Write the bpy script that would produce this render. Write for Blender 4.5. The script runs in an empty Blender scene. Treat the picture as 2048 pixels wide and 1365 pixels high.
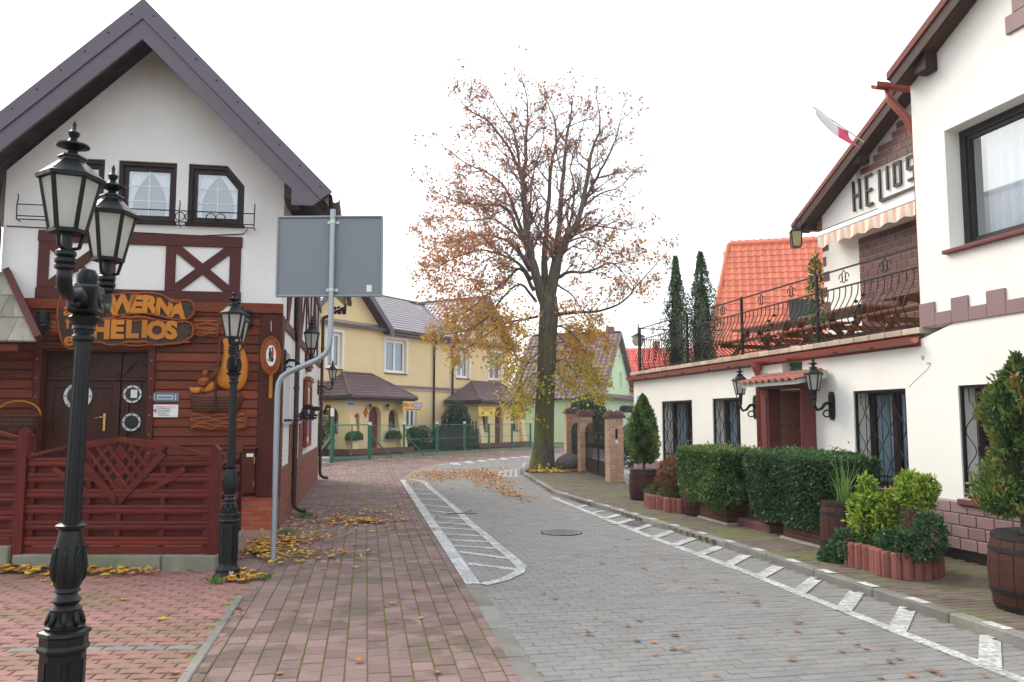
import bpy, math, random
import numpy as np
from mathutils import Vector, Matrix
R = math.radians
random.seed(7); np.random.seed(7)
sc = bpy.context.scene
col = sc.collection

# ---------------------------------------------------------------- camera, sky, sun, exposure
FPX, CX, CY, CAMH = 1653.0, 1024.0, 682.5, 1.65
PITCH = math.atan(156 / FPX)
cam = bpy.data.cameras.new('camera'); cam.sensor_width = 36; cam.lens = FPX / 2048 * 36
cam.clip_start = 0.05; cam.clip_end = 2000
camo = bpy.data.objects.new('camera', cam); col.objects.link(camo)
camo.location = (0, 0, CAMH); camo.rotation_euler = (math.pi / 2 + PITCH, 0, 0)
sc.camera = camo

SUN_AZ, SUN_EL = R(-48), R(40)          # azimuth from +Y towards +X
w = bpy.data.worlds.new('World'); sc.world = w; w.use_nodes = True
nt = w.node_tree; nt.nodes.clear()
out = nt.nodes.new('ShaderNodeOutputWorld'); bg = nt.nodes.new('ShaderNodeBackground')
sky = nt.nodes.new('ShaderNodeTexSky'); sky.sky_type = 'NISHITA'; sky.sun_disc = False
sky.sun_elevation = SUN_EL; sky.sun_rotation = SUN_AZ
sky.air_density = 1.6; sky.dust_density = 4.0; sky.ozone_density = 1.0
mixn = nt.nodes.new('ShaderNodeMix'); mixn.data_type = 'RGBA'; mixn.inputs[0].default_value = 0.6
cloud = nt.nodes.new('ShaderNodeTexNoise'); cloud.inputs['Scale'].default_value = 2.2; cloud.inputs['Detail'].default_value = 5
cr = nt.nodes.new('ShaderNodeValToRGB')
cr.color_ramp.elements[0].position = 0.3; cr.color_ramp.elements[0].color = (8.6, 9.0, 9.6, 1)
cr.color_ramp.elements[1].position = 0.7; cr.color_ramp.elements[1].color = (10.2, 10.3, 10.5, 1)
tcw = nt.nodes.new('ShaderNodeTexCoord')
nt.links.new(tcw.outputs['Generated'], cloud.inputs['Vector'])
nt.links.new(cloud.outputs['Fac'], cr.inputs[0])
nt.links.new(sky.outputs[0], mixn.inputs[6]); nt.links.new(cr.outputs[0], mixn.inputs[7])
nt.links.new(mixn.outputs[2], bg.inputs[0]); bg.inputs[1].default_value = 0.12
nt.links.new(bg.outputs[0], out.inputs[0])
sl = bpy.data.lights.new('sun', 'SUN'); sl.energy = 1.4; sl.angle = R(28); sl.color = (1, 0.93, 0.84)
so = bpy.data.objects.new('sun', sl); col.objects.link(so)
sd = Vector((math.sin(SUN_AZ) * math.cos(SUN_EL), math.cos(SUN_AZ) * math.cos(SUN_EL), math.sin(SUN_EL)))
so.rotation_euler = sd.to_track_quat('Z', 'Y').to_euler(); so.location = (0, 0, 30)
sc.view_settings.view_transform = 'Standard'; sc.view_settings.look = 'None'
sc.view_settings.gamma = 1; sc.view_settings.use_curve_mapping = False
sc.view_settings.exposure = 0.9
sc.render.engine = 'CYCLES'
sc.cycles.max_bounces = 6; sc.cycles.transparent_max_bounces = 24

# ---------------------------------------------------------------- pixel helpers (a pixel gives a direction; planes give the distance)
def ray(px, py):
    a = (px - CX) / FPX; b = -(py - CY) / FPX
    return Vector((a, math.cos(PITCH) - b * math.sin(PITCH), math.sin(PITCH) + b * math.cos(PITCH)))
def G(px, py, z=0.0):
    r = ray(px, py); t = (z - CAMH) / r.z
    return (r.x * t, r.y * t)
class Frame:
    """A facade: x to the right, y into the building, z up."""
    def __init__(s, o, deg):
        s.o = Vector((o[0], o[1], 0)); s.a = R(deg)
        s.x = Vector((math.cos(s.a), math.sin(s.a), 0)); s.y = Vector((-math.sin(s.a), math.cos(s.a), 0))
    def uz(s, px, py, y=0.0):
        r = ray(px, py); c = Vector((0, 0, CAMH))
        t = (y - (c - s.o).dot(s.y)) / r.dot(s.y)
        p = c + r * t - s.o
        return (p.dot(s.x), p.z)
    def yz(s, px, py, x=0.0):
        r = ray(px, py); c = Vector((0, 0, CAMH))
        t = (x - (c - s.o).dot(s.x)) / r.dot(s.x)
        p = c + r * t - s.o
        return (p.dot(s.y), p.z)
    def W(s, x, y, z=0.0):
        return s.o + s.x * x + s.y * y + Vector((0, 0, z))
    def L(s, p):
        q = Vector((p[0], p[1], 0)) - s.o
        return (q.dot(s.x), q.dot(s.y))

# ---------------------------------------------------------------- object helpers
def tag(o, label=None, cat=None, group=None, kind=None):
    if label: o['label'] = label
    if cat: o['category'] = cat
    if group: o['group'] = group
    if kind: o['kind'] = kind
    return o
def empty(name, loc=(0, 0, 0), rz=0.0, label=None, cat=None, group=None, kind=None):
    o = bpy.data.objects.new(name, None); col.objects.link(o); o.empty_display_size = 0.2
    o.location = loc; o.rotation_euler = (0, 0, rz)
    return tag(o, label, cat, group, kind)
def link(name, me, parent=None, loc=None, rot=None, scale=None):
    o = bpy.data.objects.new(name, me); col.objects.link(o)
    if parent is not None: o.parent = parent
    if loc is not None: o.location = loc
    if rot is not None: o.rotation_euler = rot
    if scale is not None: o.scale = scale
    return o
def kids(o): return [c for c in bpy.data.objects if c.parent == o]
def copy_tree(o, parent=None, cm=None):
    c = o.copy(); col.objects.link(c); c.parent = parent
    for ch in list(o.children): copy_tree(ch, c)
    return c

class MB:
    def __init__(s): s.v = []; s.f = []; s.att = []
    def add(s, vs, fs):
        n = len(s.v); s.v.extend([tuple(v) for v in vs]); s.f.extend([tuple(i + n for i in f) for f in fs]); return s
    def box(s, x0, x1, y0, y1, z0, z1):
        if x0 > x1: x0, x1 = x1, x0
        if y0 > y1: y0, y1 = y1, y0
        if z0 > z1: z0, z1 = z1, z0
        return s.add([(x0,y0,z0),(x1,y0,z0),(x1,y1,z0),(x0,y1,z0),(x0,y0,z1),(x1,y0,z1),(x1,y1,z1),(x0,y1,z1)],
              [(0,3,2,1),(4,5,6,7),(0,1,5,4),(1,2,6,5),(2,3,7,6),(3,0,4,7)])
    def bbox(s, x0, x1, y0, y1, z0, z1, b=0.006):
        """box with chamfered edges"""
        if x0 > x1: x0, x1 = x1, x0
        if y0 > y1: y0, y1 = y1, y0
        if z0 > z1: z0, z1 = z1, z0
        b = min(b, (x1-x0)*.3, (y1-y0)*.3, (z1-z0)*.3)
        X = (x0, x1); Y = (y0, y1); Z = (z0, z1); sg = (1, -1)
        vs = []; ix = {}
        for i in (0,1):
            for j in (0,1):
                for k in (0,1):
                    for a in range(3):
                        p = [X[i]+sg[i]*b, Y[j]+sg[j]*b, Z[k]+sg[k]*b]
                        p[a] = (X[i], Y[j], Z[k])[a]
                        ix[(i,j,k,a)] = len(vs); vs.append(p)
        fs = []
        def q(*t): fs.append(tuple(ix[u] for u in t))
        for i in (0,1):
            o = (lambda l: l if i else l[::-1])
            q(*o([(i,0,0,0),(i,1,0,0),(i,1,1,0),(i,0,1,0)]))
            q(*o([(1,i,0,1),(0,i,0,1),(0,i,1,1),(1,i,1,1)]))
            q(*o([(0,0,i,2),(1,0,i,2),(1,1,i,2),(0,1,i,2)]))
        for i in (0,1):
            for j in (0,1):
                e = (i == j)
                for l in ([(i,j,0,0),(i,j,0,1),(i,j,1,1),(i,j,1,0)], [(i,0,j,2),(i,0,j,0),(i,1,j,0),(i,1,j,2)], [(0,i,j,1),(0,i,j,2),(1,i,j,2),(1,i,j,1)]):
                    fs.append(tuple(ix[u] for u in (l if not e else l[::-1])))
                for k in (0,1):
                    l = [(i,j,k,0),(i,j,k,1),(i,j,k,2)]
                    fs.append(tuple(ix[u] for u in (l if (i+j+k) % 2 else l[::-1])))
        return s.add(vs, fs)
    def bar(s, a, b, wd, dp, up=(0,-1,0)):
        """rectangular bar from a to b, width wd (in the plane), depth dp along up"""
        a = Vector(a); b = Vector(b); d = (b-a).normalized(); u = Vector(up); u = (u - d*u.dot(d)).normalized(); sd_ = d.cross(u)
        vs = []
        for p in (a, b):
            for (i, j) in ((-1,-1),(1,-1),(1,1),(-1,1)): vs.append(p + sd_*(i*wd/2) + u*(j*dp/2))
        return s.add(vs, [(0,1,2,3),(7,6,5,4),(0,4,5,1),(1,5,6,2),(2,6,7,3),(3,7,4,0)])
    def prism(s, poly, axis, a, b):
        """2D polygon extruded along an axis: 'x' poly=(y,z); 'y' poly=(x,z); 'z' poly=(x,y)"""
        def P(p, t): return {'x': (t, p[0], p[1]), 'y': (p[0], t, p[1]), 'z': (p[0], p[1], t)}[axis]
        n = len(poly)
        ar = sum(poly[i][0]*poly[(i+1)%n][1]-poly[(i+1)%n][0]*poly[i][1] for i in range(n))
        if ar < 0: poly = poly[::-1]
        if a > b: a, b = b, a
        vs = [P(p, a) for p in poly] + [P(p, b) for p in poly]
        fs = [tuple(range(n))[::-1], tuple(range(n, 2*n))] + [(i, (i+1)%n, (i+1)%n+n, i+n) for i in range(n)]
        if axis == 'y': fs = [f[::-1] for f in fs]
        return s.add(vs, fs)
    def frame(s, outer, inner, y0, y1):
        """ring between two (x,z) polygons of equal count, extruded in y"""
        n = len(outer)
        vs = [(p[0], y0, p[1]) for p in outer]+[(p[0], y0, p[1]) for p in inner]+[(p[0], y1, p[1]) for p in outer]+[(p[0], y1, p[1]) for p in inner]
        fs = []
        for i in range(n):
            j = (i+1) % n
            fs += [(i,j,j+n,i+n),(j+2*n,i+2*n,i+3*n,j+3*n),(j,i,i+2*n,j+2*n),(i+n,j+n,j+3*n,i+3*n)]
        return s.add(vs, fs)
    def tube(s, pts, r, n=6, r1=None, cap=True, closed=False):
        pts = [Vector(p) for p in pts]; m = len(pts)
        base = len(s.v); prev = None
        rs = r if isinstance(r, (list, tuple)) else [r + ((r1 if r1 is not None else r) - r)*i/max(1, m-1) for i in range(m)]
        for i, p in enumerate(pts):
            if closed: d = pts[(i+1) % m]-pts[i-1]
            else: d = (pts[min(i+1, m-1)]-pts[max(i-1, 0)])
            if d.length < 1e-9: d = Vector((0,0,1))
            d.normalize()
            if prev is None:
                u = d.cross(Vector((0,0,1)))
                if u.length < 1e-3: u = d.cross(Vector((1,0,0)))
            else: u = prev - d*prev.dot(d)
            u.normalize(); prev = u; v = d.cross(u)
            for k in range(n):
                t = 2*math.pi*k/n; q = p + (u*math.cos(t)+v*math.sin(t))*rs[i]; s.v.append((q.x, q.y, q.z))
        for i in range(m if closed else m-1):
            for k in range(n):
                a = base+i*n+k; b = base+i*n+(k+1)%n; j = (i+1) % m
                s.f.append((a, b, base+j*n+(k+1)%n, base+j*n+k))
        if cap and not closed:
            s.f.append(tuple(base+k for k in range(n))[::-1]); s.f.append(tuple(base+(m-1)*n+k for k in range(n)))
        return s
    def lathe(s, prof, n=16, c=(0,0,0), rot=0.0, flute=0, fd=0.0, sq=(1,1)):
        base = len(s.v)
        for (r, z) in prof:
            for k in range(n):
                t = 2*math.pi*k/n + rot
                rr = r*(1-(fd if (flute and k % 2) else 0))
                s.v.append((c[0]+rr*math.cos(t)*sq[0], c[1]+rr*math.sin(t)*sq[1], c[2]+z))
        for i in range(len(prof)-1):
            for k in range(n):
                s.f.append((base+i*n+k, base+i*n+(k+1)%n, base+(i+1)*n+(k+1)%n, base+(i+1)*n+k))
        if prof[0][0] > 1e-4: s.f.append(tuple(base+k for k in range(n))[::-1])
        if prof[-1][0] > 1e-4: s.f.append(tuple(base+(len(prof)-1)*n+k for k in range(n)))
        return s
    def quad(s, a, b, c, d): return s.add([a,b,c,d], [(0,1,2,3)])
    def mesh(s, name, mat, smooth=False):
        me = bpy.data.meshes.new(name); me.from_pydata(s.v, [], s.f)
        if mat: me.materials.append(mat)
        if smooth is True: me.polygons.foreach_set('use_smooth', [True]*len(me.polygons))
        elif smooth:
            me.polygons.foreach_set('use_smooth', [True]*len(me.polygons)); me.set_sharp_from_angle(angle=smooth)
        if s.att:
            a = me.attributes.new('rnd', 'FLOAT', 'FACE'); a.data.foreach_set('value', s.att)
        me.update(); return me
    def build(s, name, mat, parent=None, smooth=False, **k):
        return link(name, s.mesh(name, mat, smooth), parent, **k)

def B(name, mat, parent, x0, x1, y0, y1, z0, z1, b=0.0):
    m = MB(); (m.bbox(x0,x1,y0,y1,z0,z1,b) if b else m.box(x0,x1,y0,y1,z0,z1)); return m.build(name, mat, parent)

def wall_grid(mb, x0, x1, z0, z1, holes, yo, yi, topf=None):
    """solid wall x0..x1, z0..z1, thickness yo..yi, with rectangular holes [(a,b,c,d)]"""
    xs = sorted({x0, x1, *[h[0] for h in holes], *[h[1] for h in holes]}); zs = sorted({z0, z1, *[h[2] for h in holes], *[h[3] for h in holes]})
    xs = [x for x in xs if x0 <= x <= x1]; zs = [z for z in zs if z0 <= z <= z1]
    solid = [[not any(h[0] <= (xs[i]+xs[i+1])/2 <= h[1] and h[2] <= (zs[j]+zs[j+1])/2 <= h[3] for h in holes) for j in range(len(zs)-1)] for i in range(len(xs)-1)]
    nx, nz = len(xs)-1, len(zs)-1
    for i in range(nx):
        for j in range(nz):
            if not solid[i][j]: continue
            a, b, c, d = xs[i], xs[i+1], zs[j], zs[j+1]
            mb.quad((a,yo,c),(b,yo,c),(b,yo,d),(a,yo,d)); mb.quad((b,yi,c),(a,yi,c),(a,yi,d),(b,yi,d))
            if i == 0 or not solid[i-1][j]: mb.quad((a,yi,c),(a,yo,c),(a,yo,d),(a,yi,d))
            if i == nx-1 or not solid[i+1][j]: mb.quad((b,yo,c),(b,yi,c),(b,yi,d),(b,yo,d))
            if j == 0 or not solid[i][j-1]: mb.quad((a,yi,c),(b,yi,c),(b,yo,c),(a,yo,c))
            if j == nz-1 or not solid[i][j+1]: mb.quad((a,yo,d),(b,yo,d),(b,yi,d),(a,yi,d))
    return mb

def text_mesh(body, size, extrude, mat, bold=0.0, align='CENTER', shear=0.0, spacing=1.0, line=1.0, res=3):
    c = bpy.data.curves.new('lettering', 'FONT'); c.body = body; c.size = size; c.extrude = extrude; c.offset = bold
    c.align_x = align; c.align_y = 'CENTER'; c.shear = shear; c.space_character = spacing; c.space_line = line; c.resolution_u = res
    o = bpy.data.objects.new('lettering', c); col.objects.link(o)
    dg = bpy.context.evaluated_depsgraph_get(); dg.update()
    me = bpy.data.meshes.new_from_object(o.evaluated_get(dg)); me.name = 'lettering'
    bpy.data.objects.remove(o); me.materials.clear(); me.materials.append(mat)
    return me

# ---------------------------------------------------------------- materials
class NT:
    def __init__(s, name):
        s.m = bpy.data.materials.new(name); s.m.use_nodes = True; s.t = s.m.node_tree; s.n = s.t.nodes
        s.b = s.n['Principled BSDF']; s.out = s.n['Material Output']
        s.geo = None; s._co = None
    def co(s):
        if s._co is None:
            t = s.n.new('ShaderNodeTexCoord'); s._co = t.outputs['Object']
        return s._co
    def pos(s):
        if s.geo is None: s.geo = s.n.new('ShaderNodeNewGeometry')
        return s.geo.outputs['Position']
    def noise(s, scale, detail=4, co=None, rough=.55, stretch=None, dim='3D'):
        n = s.n.new('ShaderNodeTexNoise'); n.inputs['Scale'].default_value = scale; n.inputs['Detail'].default_value = detail; n.inputs['Roughness'].default_value = rough
        c = co if co is not None else s.pos()
        if stretch:
            mp = s.n.new('ShaderNodeMapping'); mp.inputs['Scale'].default_value = stretch; s.t.links.new(c, mp.inputs[0]); c = mp.outputs[0]
        s.t.links.new(c, n.inputs['Vector']); return n.outputs['Fac']
    def ramp(s, fac, stops):
        r = s.n.new('ShaderNodeValToRGB'); e = r.color_ramp.elements
        while len(e) < len(stops): e.new(0.5)
        for k, (p, c) in enumerate(stops):
            e[k].position = p; e[k].color = (c, c, c, 1) if isinstance(c, (int, float)) else (*c, 1)
        s.t.links.new(fac, r.inputs[0]); return r.outputs[0]
    def mix(s, fac, a, b, mode='MIX'):
        m = s.n.new('ShaderNodeMix'); m.data_type = 'RGBA'; m.blend_type = mode
        for sock, v in ((m.inputs[0], fac), (m.inputs[6], a), (m.inputs[7], b)):
            if isinstance(v, (int, float)): sock.default_value = v
            elif isinstance(v, tuple): sock.default_value = (*v, 1)
            else: s.t.links.new(v, sock)
        return m.outputs[2]
    def math(s, op, a, b=0.0, clamp=False):
        m = s.n.new('ShaderNodeMath'); m.operation = op; m.use_clamp = clamp
        for sock, v in ((m.inputs[0], a), (m.inputs[1], b)):
            if isinstance(v, (int, float)): sock.default_value = v
            else: s.t.links.new(v, sock)
        return m.outputs[0]
    def rnd(s):
        """random value: per object, plus the per-face number of joined pieces"""
        o = s.n.new('ShaderNodeObjectInfo'); a = s.n.new('ShaderNodeAttribute'); a.attribute_name = 'rnd'
        return s.math('FRACT', s.math('ADD', o.outputs['Random'], a.outputs['Fac']))
    def bump(s, h, strength=0.3, dist=0.02):
        b = s.n.new('ShaderNodeBump'); b.inputs['Strength'].default_value = strength; b.inputs['Distance'].default_value = dist
        s.t.links.new(h, b.inputs['Height']); s.t.links.new(b.outputs[0], s.b.inputs['Normal'])
    def done(s, color=None, rough=.6, metal=0.0, spec=.4):
        if color is not None:
            if isinstance(color, tuple): s.b.inputs['Base Color'].default_value = (*color, 1)
            else: s.t.links.new(color, s.b.inputs['Base Color'])
        if isinstance(rough, (int, float)): s.b.inputs['Roughness'].default_value = rough
        else: s.t.links.new(rough, s.b.inputs['Roughness'])
        s.b.inputs['Metallic'].default_value = metal; s.b.inputs['Specular IOR Level'].default_value = spec
        return s.m
def sc3(c, k): return tuple(min(1, max(0, x*k)) for x in c)
def rough_mat(name, c, var=.18, scale=6, fine=60, rough=.75, bump=.25, bd=.004, metal=0, spec=.35, stain=None, stainf=.35, rv=0.0):
    n = NT(name); a = n.noise(scale, 5); f = n.noise(fine, 3)
    cc = n.mix(n.ramp(a, [(.3, 0.0), (.7, 1.0)]), sc3(c, 1-var), sc3(c, 1+var))
    cc = n.mix(.35, cc, n.ramp(f, [(.3, sc3(c, 1-var*1.3)), (.7, sc3(c, 1+var*1.3))]))
    if rv: cc = n.mix(1.0, cc, n.ramp(n.rnd(), [(0, 1-rv), (1, 1+rv*.6)]), 'MULTIPLY')
    if stain:
        st = n.ramp(n.noise(.9, 7, stretch=(1, 1, .3), rough=.7), [(.52, 0.0), (.82, 1.0)])
        cc = n.mix(n.math('MULTIPLY', st, stainf), cc, stain)
    n.bump(f, bump, bd)
    return n.done(cc, rough, metal, spec)
def plain(name, c, rough=.5, metal=0, spec=.4, var=.08):
    n = NT(name); f = n.noise(25, 4)
    cc = n.mix(f, sc3(c, 1-var*2), sc3(c, 1+var*2))
    return n.done(cc, n.ramp(f, [(.3, max(0, rough-.1)), (.7, min(1, rough+.1))]), metal, spec)
def wood(name, c, var=.35, rough=.5, axis=0, rv=.25):
    n = NT(name); st = [(1, 14, 14), (14, 1, 14), (14, 14, 1)][axis]
    g = n.noise(3.2, 6, co=n.co(), stretch=st, rough=.65); a = n.noise(1.1, 3)
    cc = n.ramp(g, [(.28, sc3(c, 1-var)), (.5, c), (.75, sc3(c, 1+var))])
    cc = n.mix(n.ramp(a, [(.45, 0.0), (.8, .45)]), cc, sc3(c, .55))
    if rv: cc = n.mix(1.0, cc, n.ramp(n.rnd(), [(0, 1-rv), (1, 1+rv*.5)]), 'MULTIPLY')
    n.bump(g, .45, .004); return n.done(cc, n.ramp(g, [(.3, max(0, rough-.12)), (.7, min(1, rough+.12))]), 0, .22)
def leafmat(name, cols, trans=.35, rough=.55, attr='rnd'):
    n = NT(name); a = n.n.new('ShaderNodeAttribute'); a.attribute_name = attr
    st = [(i/(max(1, len(cols)-1)), c) for i, c in enumerate(cols)]
    cc = n.ramp(a.outputs['Fac'], st)
    n.done(cc, rough, 0, .3)
    tr = n.n.new('ShaderNodeBsdfTranslucent'); n.t.links.new(cc, tr.inputs[0])
    mx = n.n.new('ShaderNodeMixShader'); mx.inputs[0].default_value = trans
    n.t.links.new(n.b.outputs[0], mx.inputs[1]); n.t.links.new(tr.outputs[0], mx.inputs[2]); n.t.links.new(mx.outputs[0], n.out.inputs[0])
    return n.m
def glass(name, tint=(.75, .82, .88), rough=.02, alpha=.6):
    """window pane: a glossy coat over partial transparency"""
    n = NT(name); n.done((.02, .025, .03), rough, 0, .5)
    gl = n.n.new('ShaderNodeBsdfGlossy'); gl.inputs['Roughness'].default_value = rough; gl.inputs[0].default_value = (.9, .95, 1, 1)
    tr = n.n.new('ShaderNodeBsdfTransparent'); tr.inputs[0].default_value = (*tint, 1)
    fr = n.n.new('ShaderNodeFresnel'); fr.inputs[0].default_value = 1.6
    ge = n.n.new('ShaderNodeNewGeometry')
    f = n.math('MULTIPLY', n.math('ADD', fr.outputs[0], 1-alpha, True), n.math('SUBTRACT', 1.0, ge.outputs['Backfacing']))
    mx = n.n.new('ShaderNodeMixShader'); n.t.links.new(f, mx.inputs[0]); n.t.links.new(tr.outputs[0], mx.inputs[1]); n.t.links.new(gl.outputs[0], mx.inputs[2])
    n.t.links.new(mx.outputs[0], n.out.inputs[0]); return n.m

M = {}
M['white'] = rough_mat('white_render', (.78, .77, .75), .05, 2.0, 90, .85, .35, .004, stain=(.5, .47, .41), stainf=.3)
M['white2'] = rough_mat('cream_white_render', (.83, .81, .76), .035, 1.5, 110, .85, .4, .004, stain=(.55, .52, .44), stainf=.3)
M['yellow'] = rough_mat('yellow_render', (.76, .6, .33), .06, 1.2, 80, .85, .3, .004, stain=(.5, .42, .27), stainf=.18)
M['mint'] = rough_mat('mint_render', (.6, .8, .53), .06, 1.2, 80, .85, .3, .004)
M['maroon'] = wood('maroon_timber', (.085, .02, .016), .25, .5, 0, .15)
M['plank'] = wood('red_brown_plank', (.185, .038, .014), .5, .55, 0, .4)
M['plank_v'] = wood('red_brown_upright', (.09, .016, .009), .35, .55, 2, .2)
M['fence'] = wood('red_fence_wood', (.12, .014, .008), .55, .5, 0, .3)
M['fence_v'] = wood('red_fence_upright', (.115, .013, .008), .55, .5, 2, .25)
M['door'] = wood('dark_door_wood', (.05, .012, .007), .35, .35, 2, .1)
M['soffit'] = wood('soffit_board', (.06, .03, .026), .35, .6, 1, .4)
M['carve'] = wood('carved_wood', (.28, .072, .018), .3, .35, 0, .12)
M['carve_dark'] = rough_mat('carved_dark_ground', (.055, .032, .024), .3, 20, 90, .6, .8, .01)
M['carve_gold'] = wood('golden_carved_wood', (.56, .2, .02), .2, .4, 2, .1)
M['ship'] = wood('carved_ship_brown', (.13, .04, .018), .3, .4, 0, .1)
M['shingle'] = rough_mat('weathered_shingle', (.27, .25, .2), .3, 3, 40, .85, .5, .006, rv=.3)
M['purple_metal'] = plain('plum_roof_metal', (.115, .095, .12), .4, .2, .45)
M['purple_tile'] = rough_mat('plum_roof_tile', (.135, .085, .09), .15, 2, 30, .5, .15, rv=.15)
M['grey_tile'] = rough_mat('grey_plum_tile', (.2, .165, .18), .15, 2, 30, .28, .1, spec=.6, rv=.12)
M['orange_tile'] = rough_mat('orange_roof_tile', (.66, .17, .09), .1, 2, 40, .5, .15, rv=.12)
M['red_tile'] = rough_mat('red_roof_tile', (.6, .085, .06), .1, 2, 40, .5, .15, rv=.12)
M['brick_o'] = rough_mat('orange_brick', (.46, .1, .045), .2, 9, 70, .8, .4, rv=.2)
M['brick_clad'] = rough_mat('brown_brick_slip', (.26, .085, .055), .15, 9, 70, .75, .3, rv=.15)
M['brick_pil'] = rough_mat('buff_brick', (.5, .32, .22), .15, 9, 70, .8, .3, rv=.2)
M['mortar'] = rough_mat('mortar', (.42, .39, .35), .1, 8, 80, .9, .3)
M['mortar_d'] = rough_mat('dark_mortar', (.2, .13, .11), .1, 8, 80, .9, .3)
M['tile_pink'] = rough_mat('mauve_plinth_tile', (.29, .185, .19), .15, 7, 40, .45, .1, rv=.28)
M['tile_dark'] = rough_mat('oxblood_wall_tile', (.13, .048, .044), .2, 7, 40, .4, .1, rv=.35)
M['trim_mauve'] = rough_mat('mauve_trim', (.24, .155, .155), .08, 3, 60, .55, .15)
M['maroon_plaster'] = rough_mat('maroon_plaster', (.15, .035, .035), .1, 3, 60, .5, .15)
M['iron'] = plain('black_wrought_iron', (.009, .009, .01), .45, .15, .35)
M['lamp_black'] = plain('black_lamp_paint', (.006, .008, .009), .38, .1, .35)
M['brown_metal'] = plain('brown_pipe_paint', (.05, .018, .014), .35, .1, .5)
M['red_metal'] = plain('brick_red_gutter_paint', (.26, .055, .035), .38, .05, .5)
M['galv'] = plain('galvanised_steel', (.36, .41, .45), .42, .55, .5)
M['sign_grey'] = plain('grey_sign_back', (.2, .225, .25), .5, .2, .4, .03)
M['sign_rim'] = plain('grey_sign_rim', (.26, .3, .33), .45, .3, .4, .03)
M['pvc'] = plain('white_window_frame', (.8, .8, .8), .35, 0, .5, .02)
M['dark_frame'] = wood('dark_brown_window_frame', (.032, .015, .017), .2, .4, 2, 0)
M['black_frame'] = plain('black_window_frame', (.018, .016, .018), .4)
M['curtain'] = None
M['green_metal'] = plain('green_fence_paint', (.01, .15, .085), .4, .1, .5)
M['cap_white'] = plain('white_plastic', (.75, .75, .75), .4)
M['concrete'] = rough_mat('concrete', (.3, .29, .26), .2, 5, 60, .9, .4, stain=(.12, .14, .06), stainf=.5)
M['kerb'] = rough_mat('dirty_kerb_concrete', (.21, .2, .18), .28, 4, 50, .9, .45, stain=(.09, .095, .05), stainf=.8, rv=.2)
M['concrete_moss'] = rough_mat('mossy_concrete', (.22, .22, .17), .25, 5, 60, .95, .5, stain=(.07, .12, .02), stainf=.9)
M['red_conc'] = rough_mat('red_concrete', (.24, .085, .068), .2, 8, 80, .9, .5, stain=(.14, .09, .06), stainf=.4, rv=.15)
M['barrel'] = wood('barrel_stave', (.068, .024, .018), .3, .5, 2, .2)
M['hoop'] = plain('black_barrel_hoop', (.018, .017, .018), .5, .4)
M['soil'] = rough_mat('soil', (.06, .045, .03), .3, 15, 90, .95, .8, .02)
M['bark'] = None
M['brass'] = plain('brass', (.6, .42, .15), .3, .9)
M['alu'] = plain('brushed_metal', (.55, .55, .52), .38, .7)
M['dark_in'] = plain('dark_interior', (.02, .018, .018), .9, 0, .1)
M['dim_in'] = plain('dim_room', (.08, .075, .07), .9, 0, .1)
M['glass'] = glass('window_glass', (.7, .76, .8), .02, .93)
M['black_glass'] = plain('dark_porthole_glass', (.012, .014, .015), .12, 0, .3)
M['glass_sky'] = glass('bright_window_glass', (.85, .89, .92), .02, .78)
M['paper'] = plain('paper', (.8, .8, .78), .6)
M['slab'] = rough_mat('maroon_step_tile', (.14, .055, .05), .2, 6, 60, .7, .2)
M['cream_tile'] = rough_mat('cream_coping_tile', (.5, .41, .31), .2, 5, 50, .7, .25, stain=(.2, .17, .12), stainf=.5, rv=.2)
M['picnic'] = wood('brown_picnic_wood', (.22, .075, .03), .3, .5, 0, .2)

def frosted():
    n = NT('frosted_lamp_glass'); f = n.noise(6, 4)
    n.done(n.mix(f, (.55, .54, .5), (.72, .71, .67)), .35, 0, .5)
    tr = n.n.new('ShaderNodeBsdfTranslucent'); tr.inputs[0].default_value = (.85, .85, .82, 1)
    mx = n.n.new('ShaderNodeMixShader'); mx.inputs[0].default_value = .6
    n.t.links.new(n.b.outputs[0], mx.inputs[1]); n.t.links.new(tr.outputs[0], mx.inputs[2]); n.t.links.new(mx.outputs[0], n.out.inputs[0]); return n.m
M['frost'] = frosted()
def curtain():
    n = NT('lace_curtain'); n.done((.88, .89, .9), .8, 0, .1)
    tr = n.n.new('ShaderNodeBsdfTranslucent'); tr.inputs[0].default_value = (.9, .9, .9, 1)
    mx = n.n.new('ShaderNodeMixShader'); mx.inputs[0].default_value = .25
    n.t.links.new(n.b.outputs[0], mx.inputs[1]); n.t.links.new(tr.outputs[0], mx.inputs[2]); n.t.links.new(mx.outputs[0], n.out.inputs[0]); return n.m
M['curtain'] = curtain()
M['curtain_grey'] = plain('grey_net_curtain', (.8, .85, .86), .9, 0, .1, .06)
def barkm():
    n = NT('mossy_bark'); f = n.noise(5, 6, stretch=(3, 3, .5)); g = n.noise(1.6, 5)
    c = n.ramp(f, [(.3, (.04, .035, .03)), (.7, (.13, .115, .095))])
    sep = n.n.new('ShaderNodeSeparateXYZ'); n.t.links.new(n.pos(), sep.inputs[0])
    lo = n.ramp(n.math('MULTIPLY', sep.outputs[2], .1), [(.1, 1.0), (.75, .15)])
    ms = n.math('MULTIPLY', n.ramp(g, [(.4, 0.0), (.6, 1.0)]), lo)
    c = n.mix(n.ramp(n.math('MULTIPLY', sep.outputs[2], .1), [(.45, 0.0), (.9, .75)]), c, n.ramp(f, [(.3, (.11, .085, .075)), (.7, (.24, .19, .16))]))
    c = n.mix(n.math('MULTIPLY', ms, .8), c, (.1, .12, .022)); n.bump(f, .9, .03); return n.done(c, .9, 0, .2)
M['bark'] = barkm()
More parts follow.
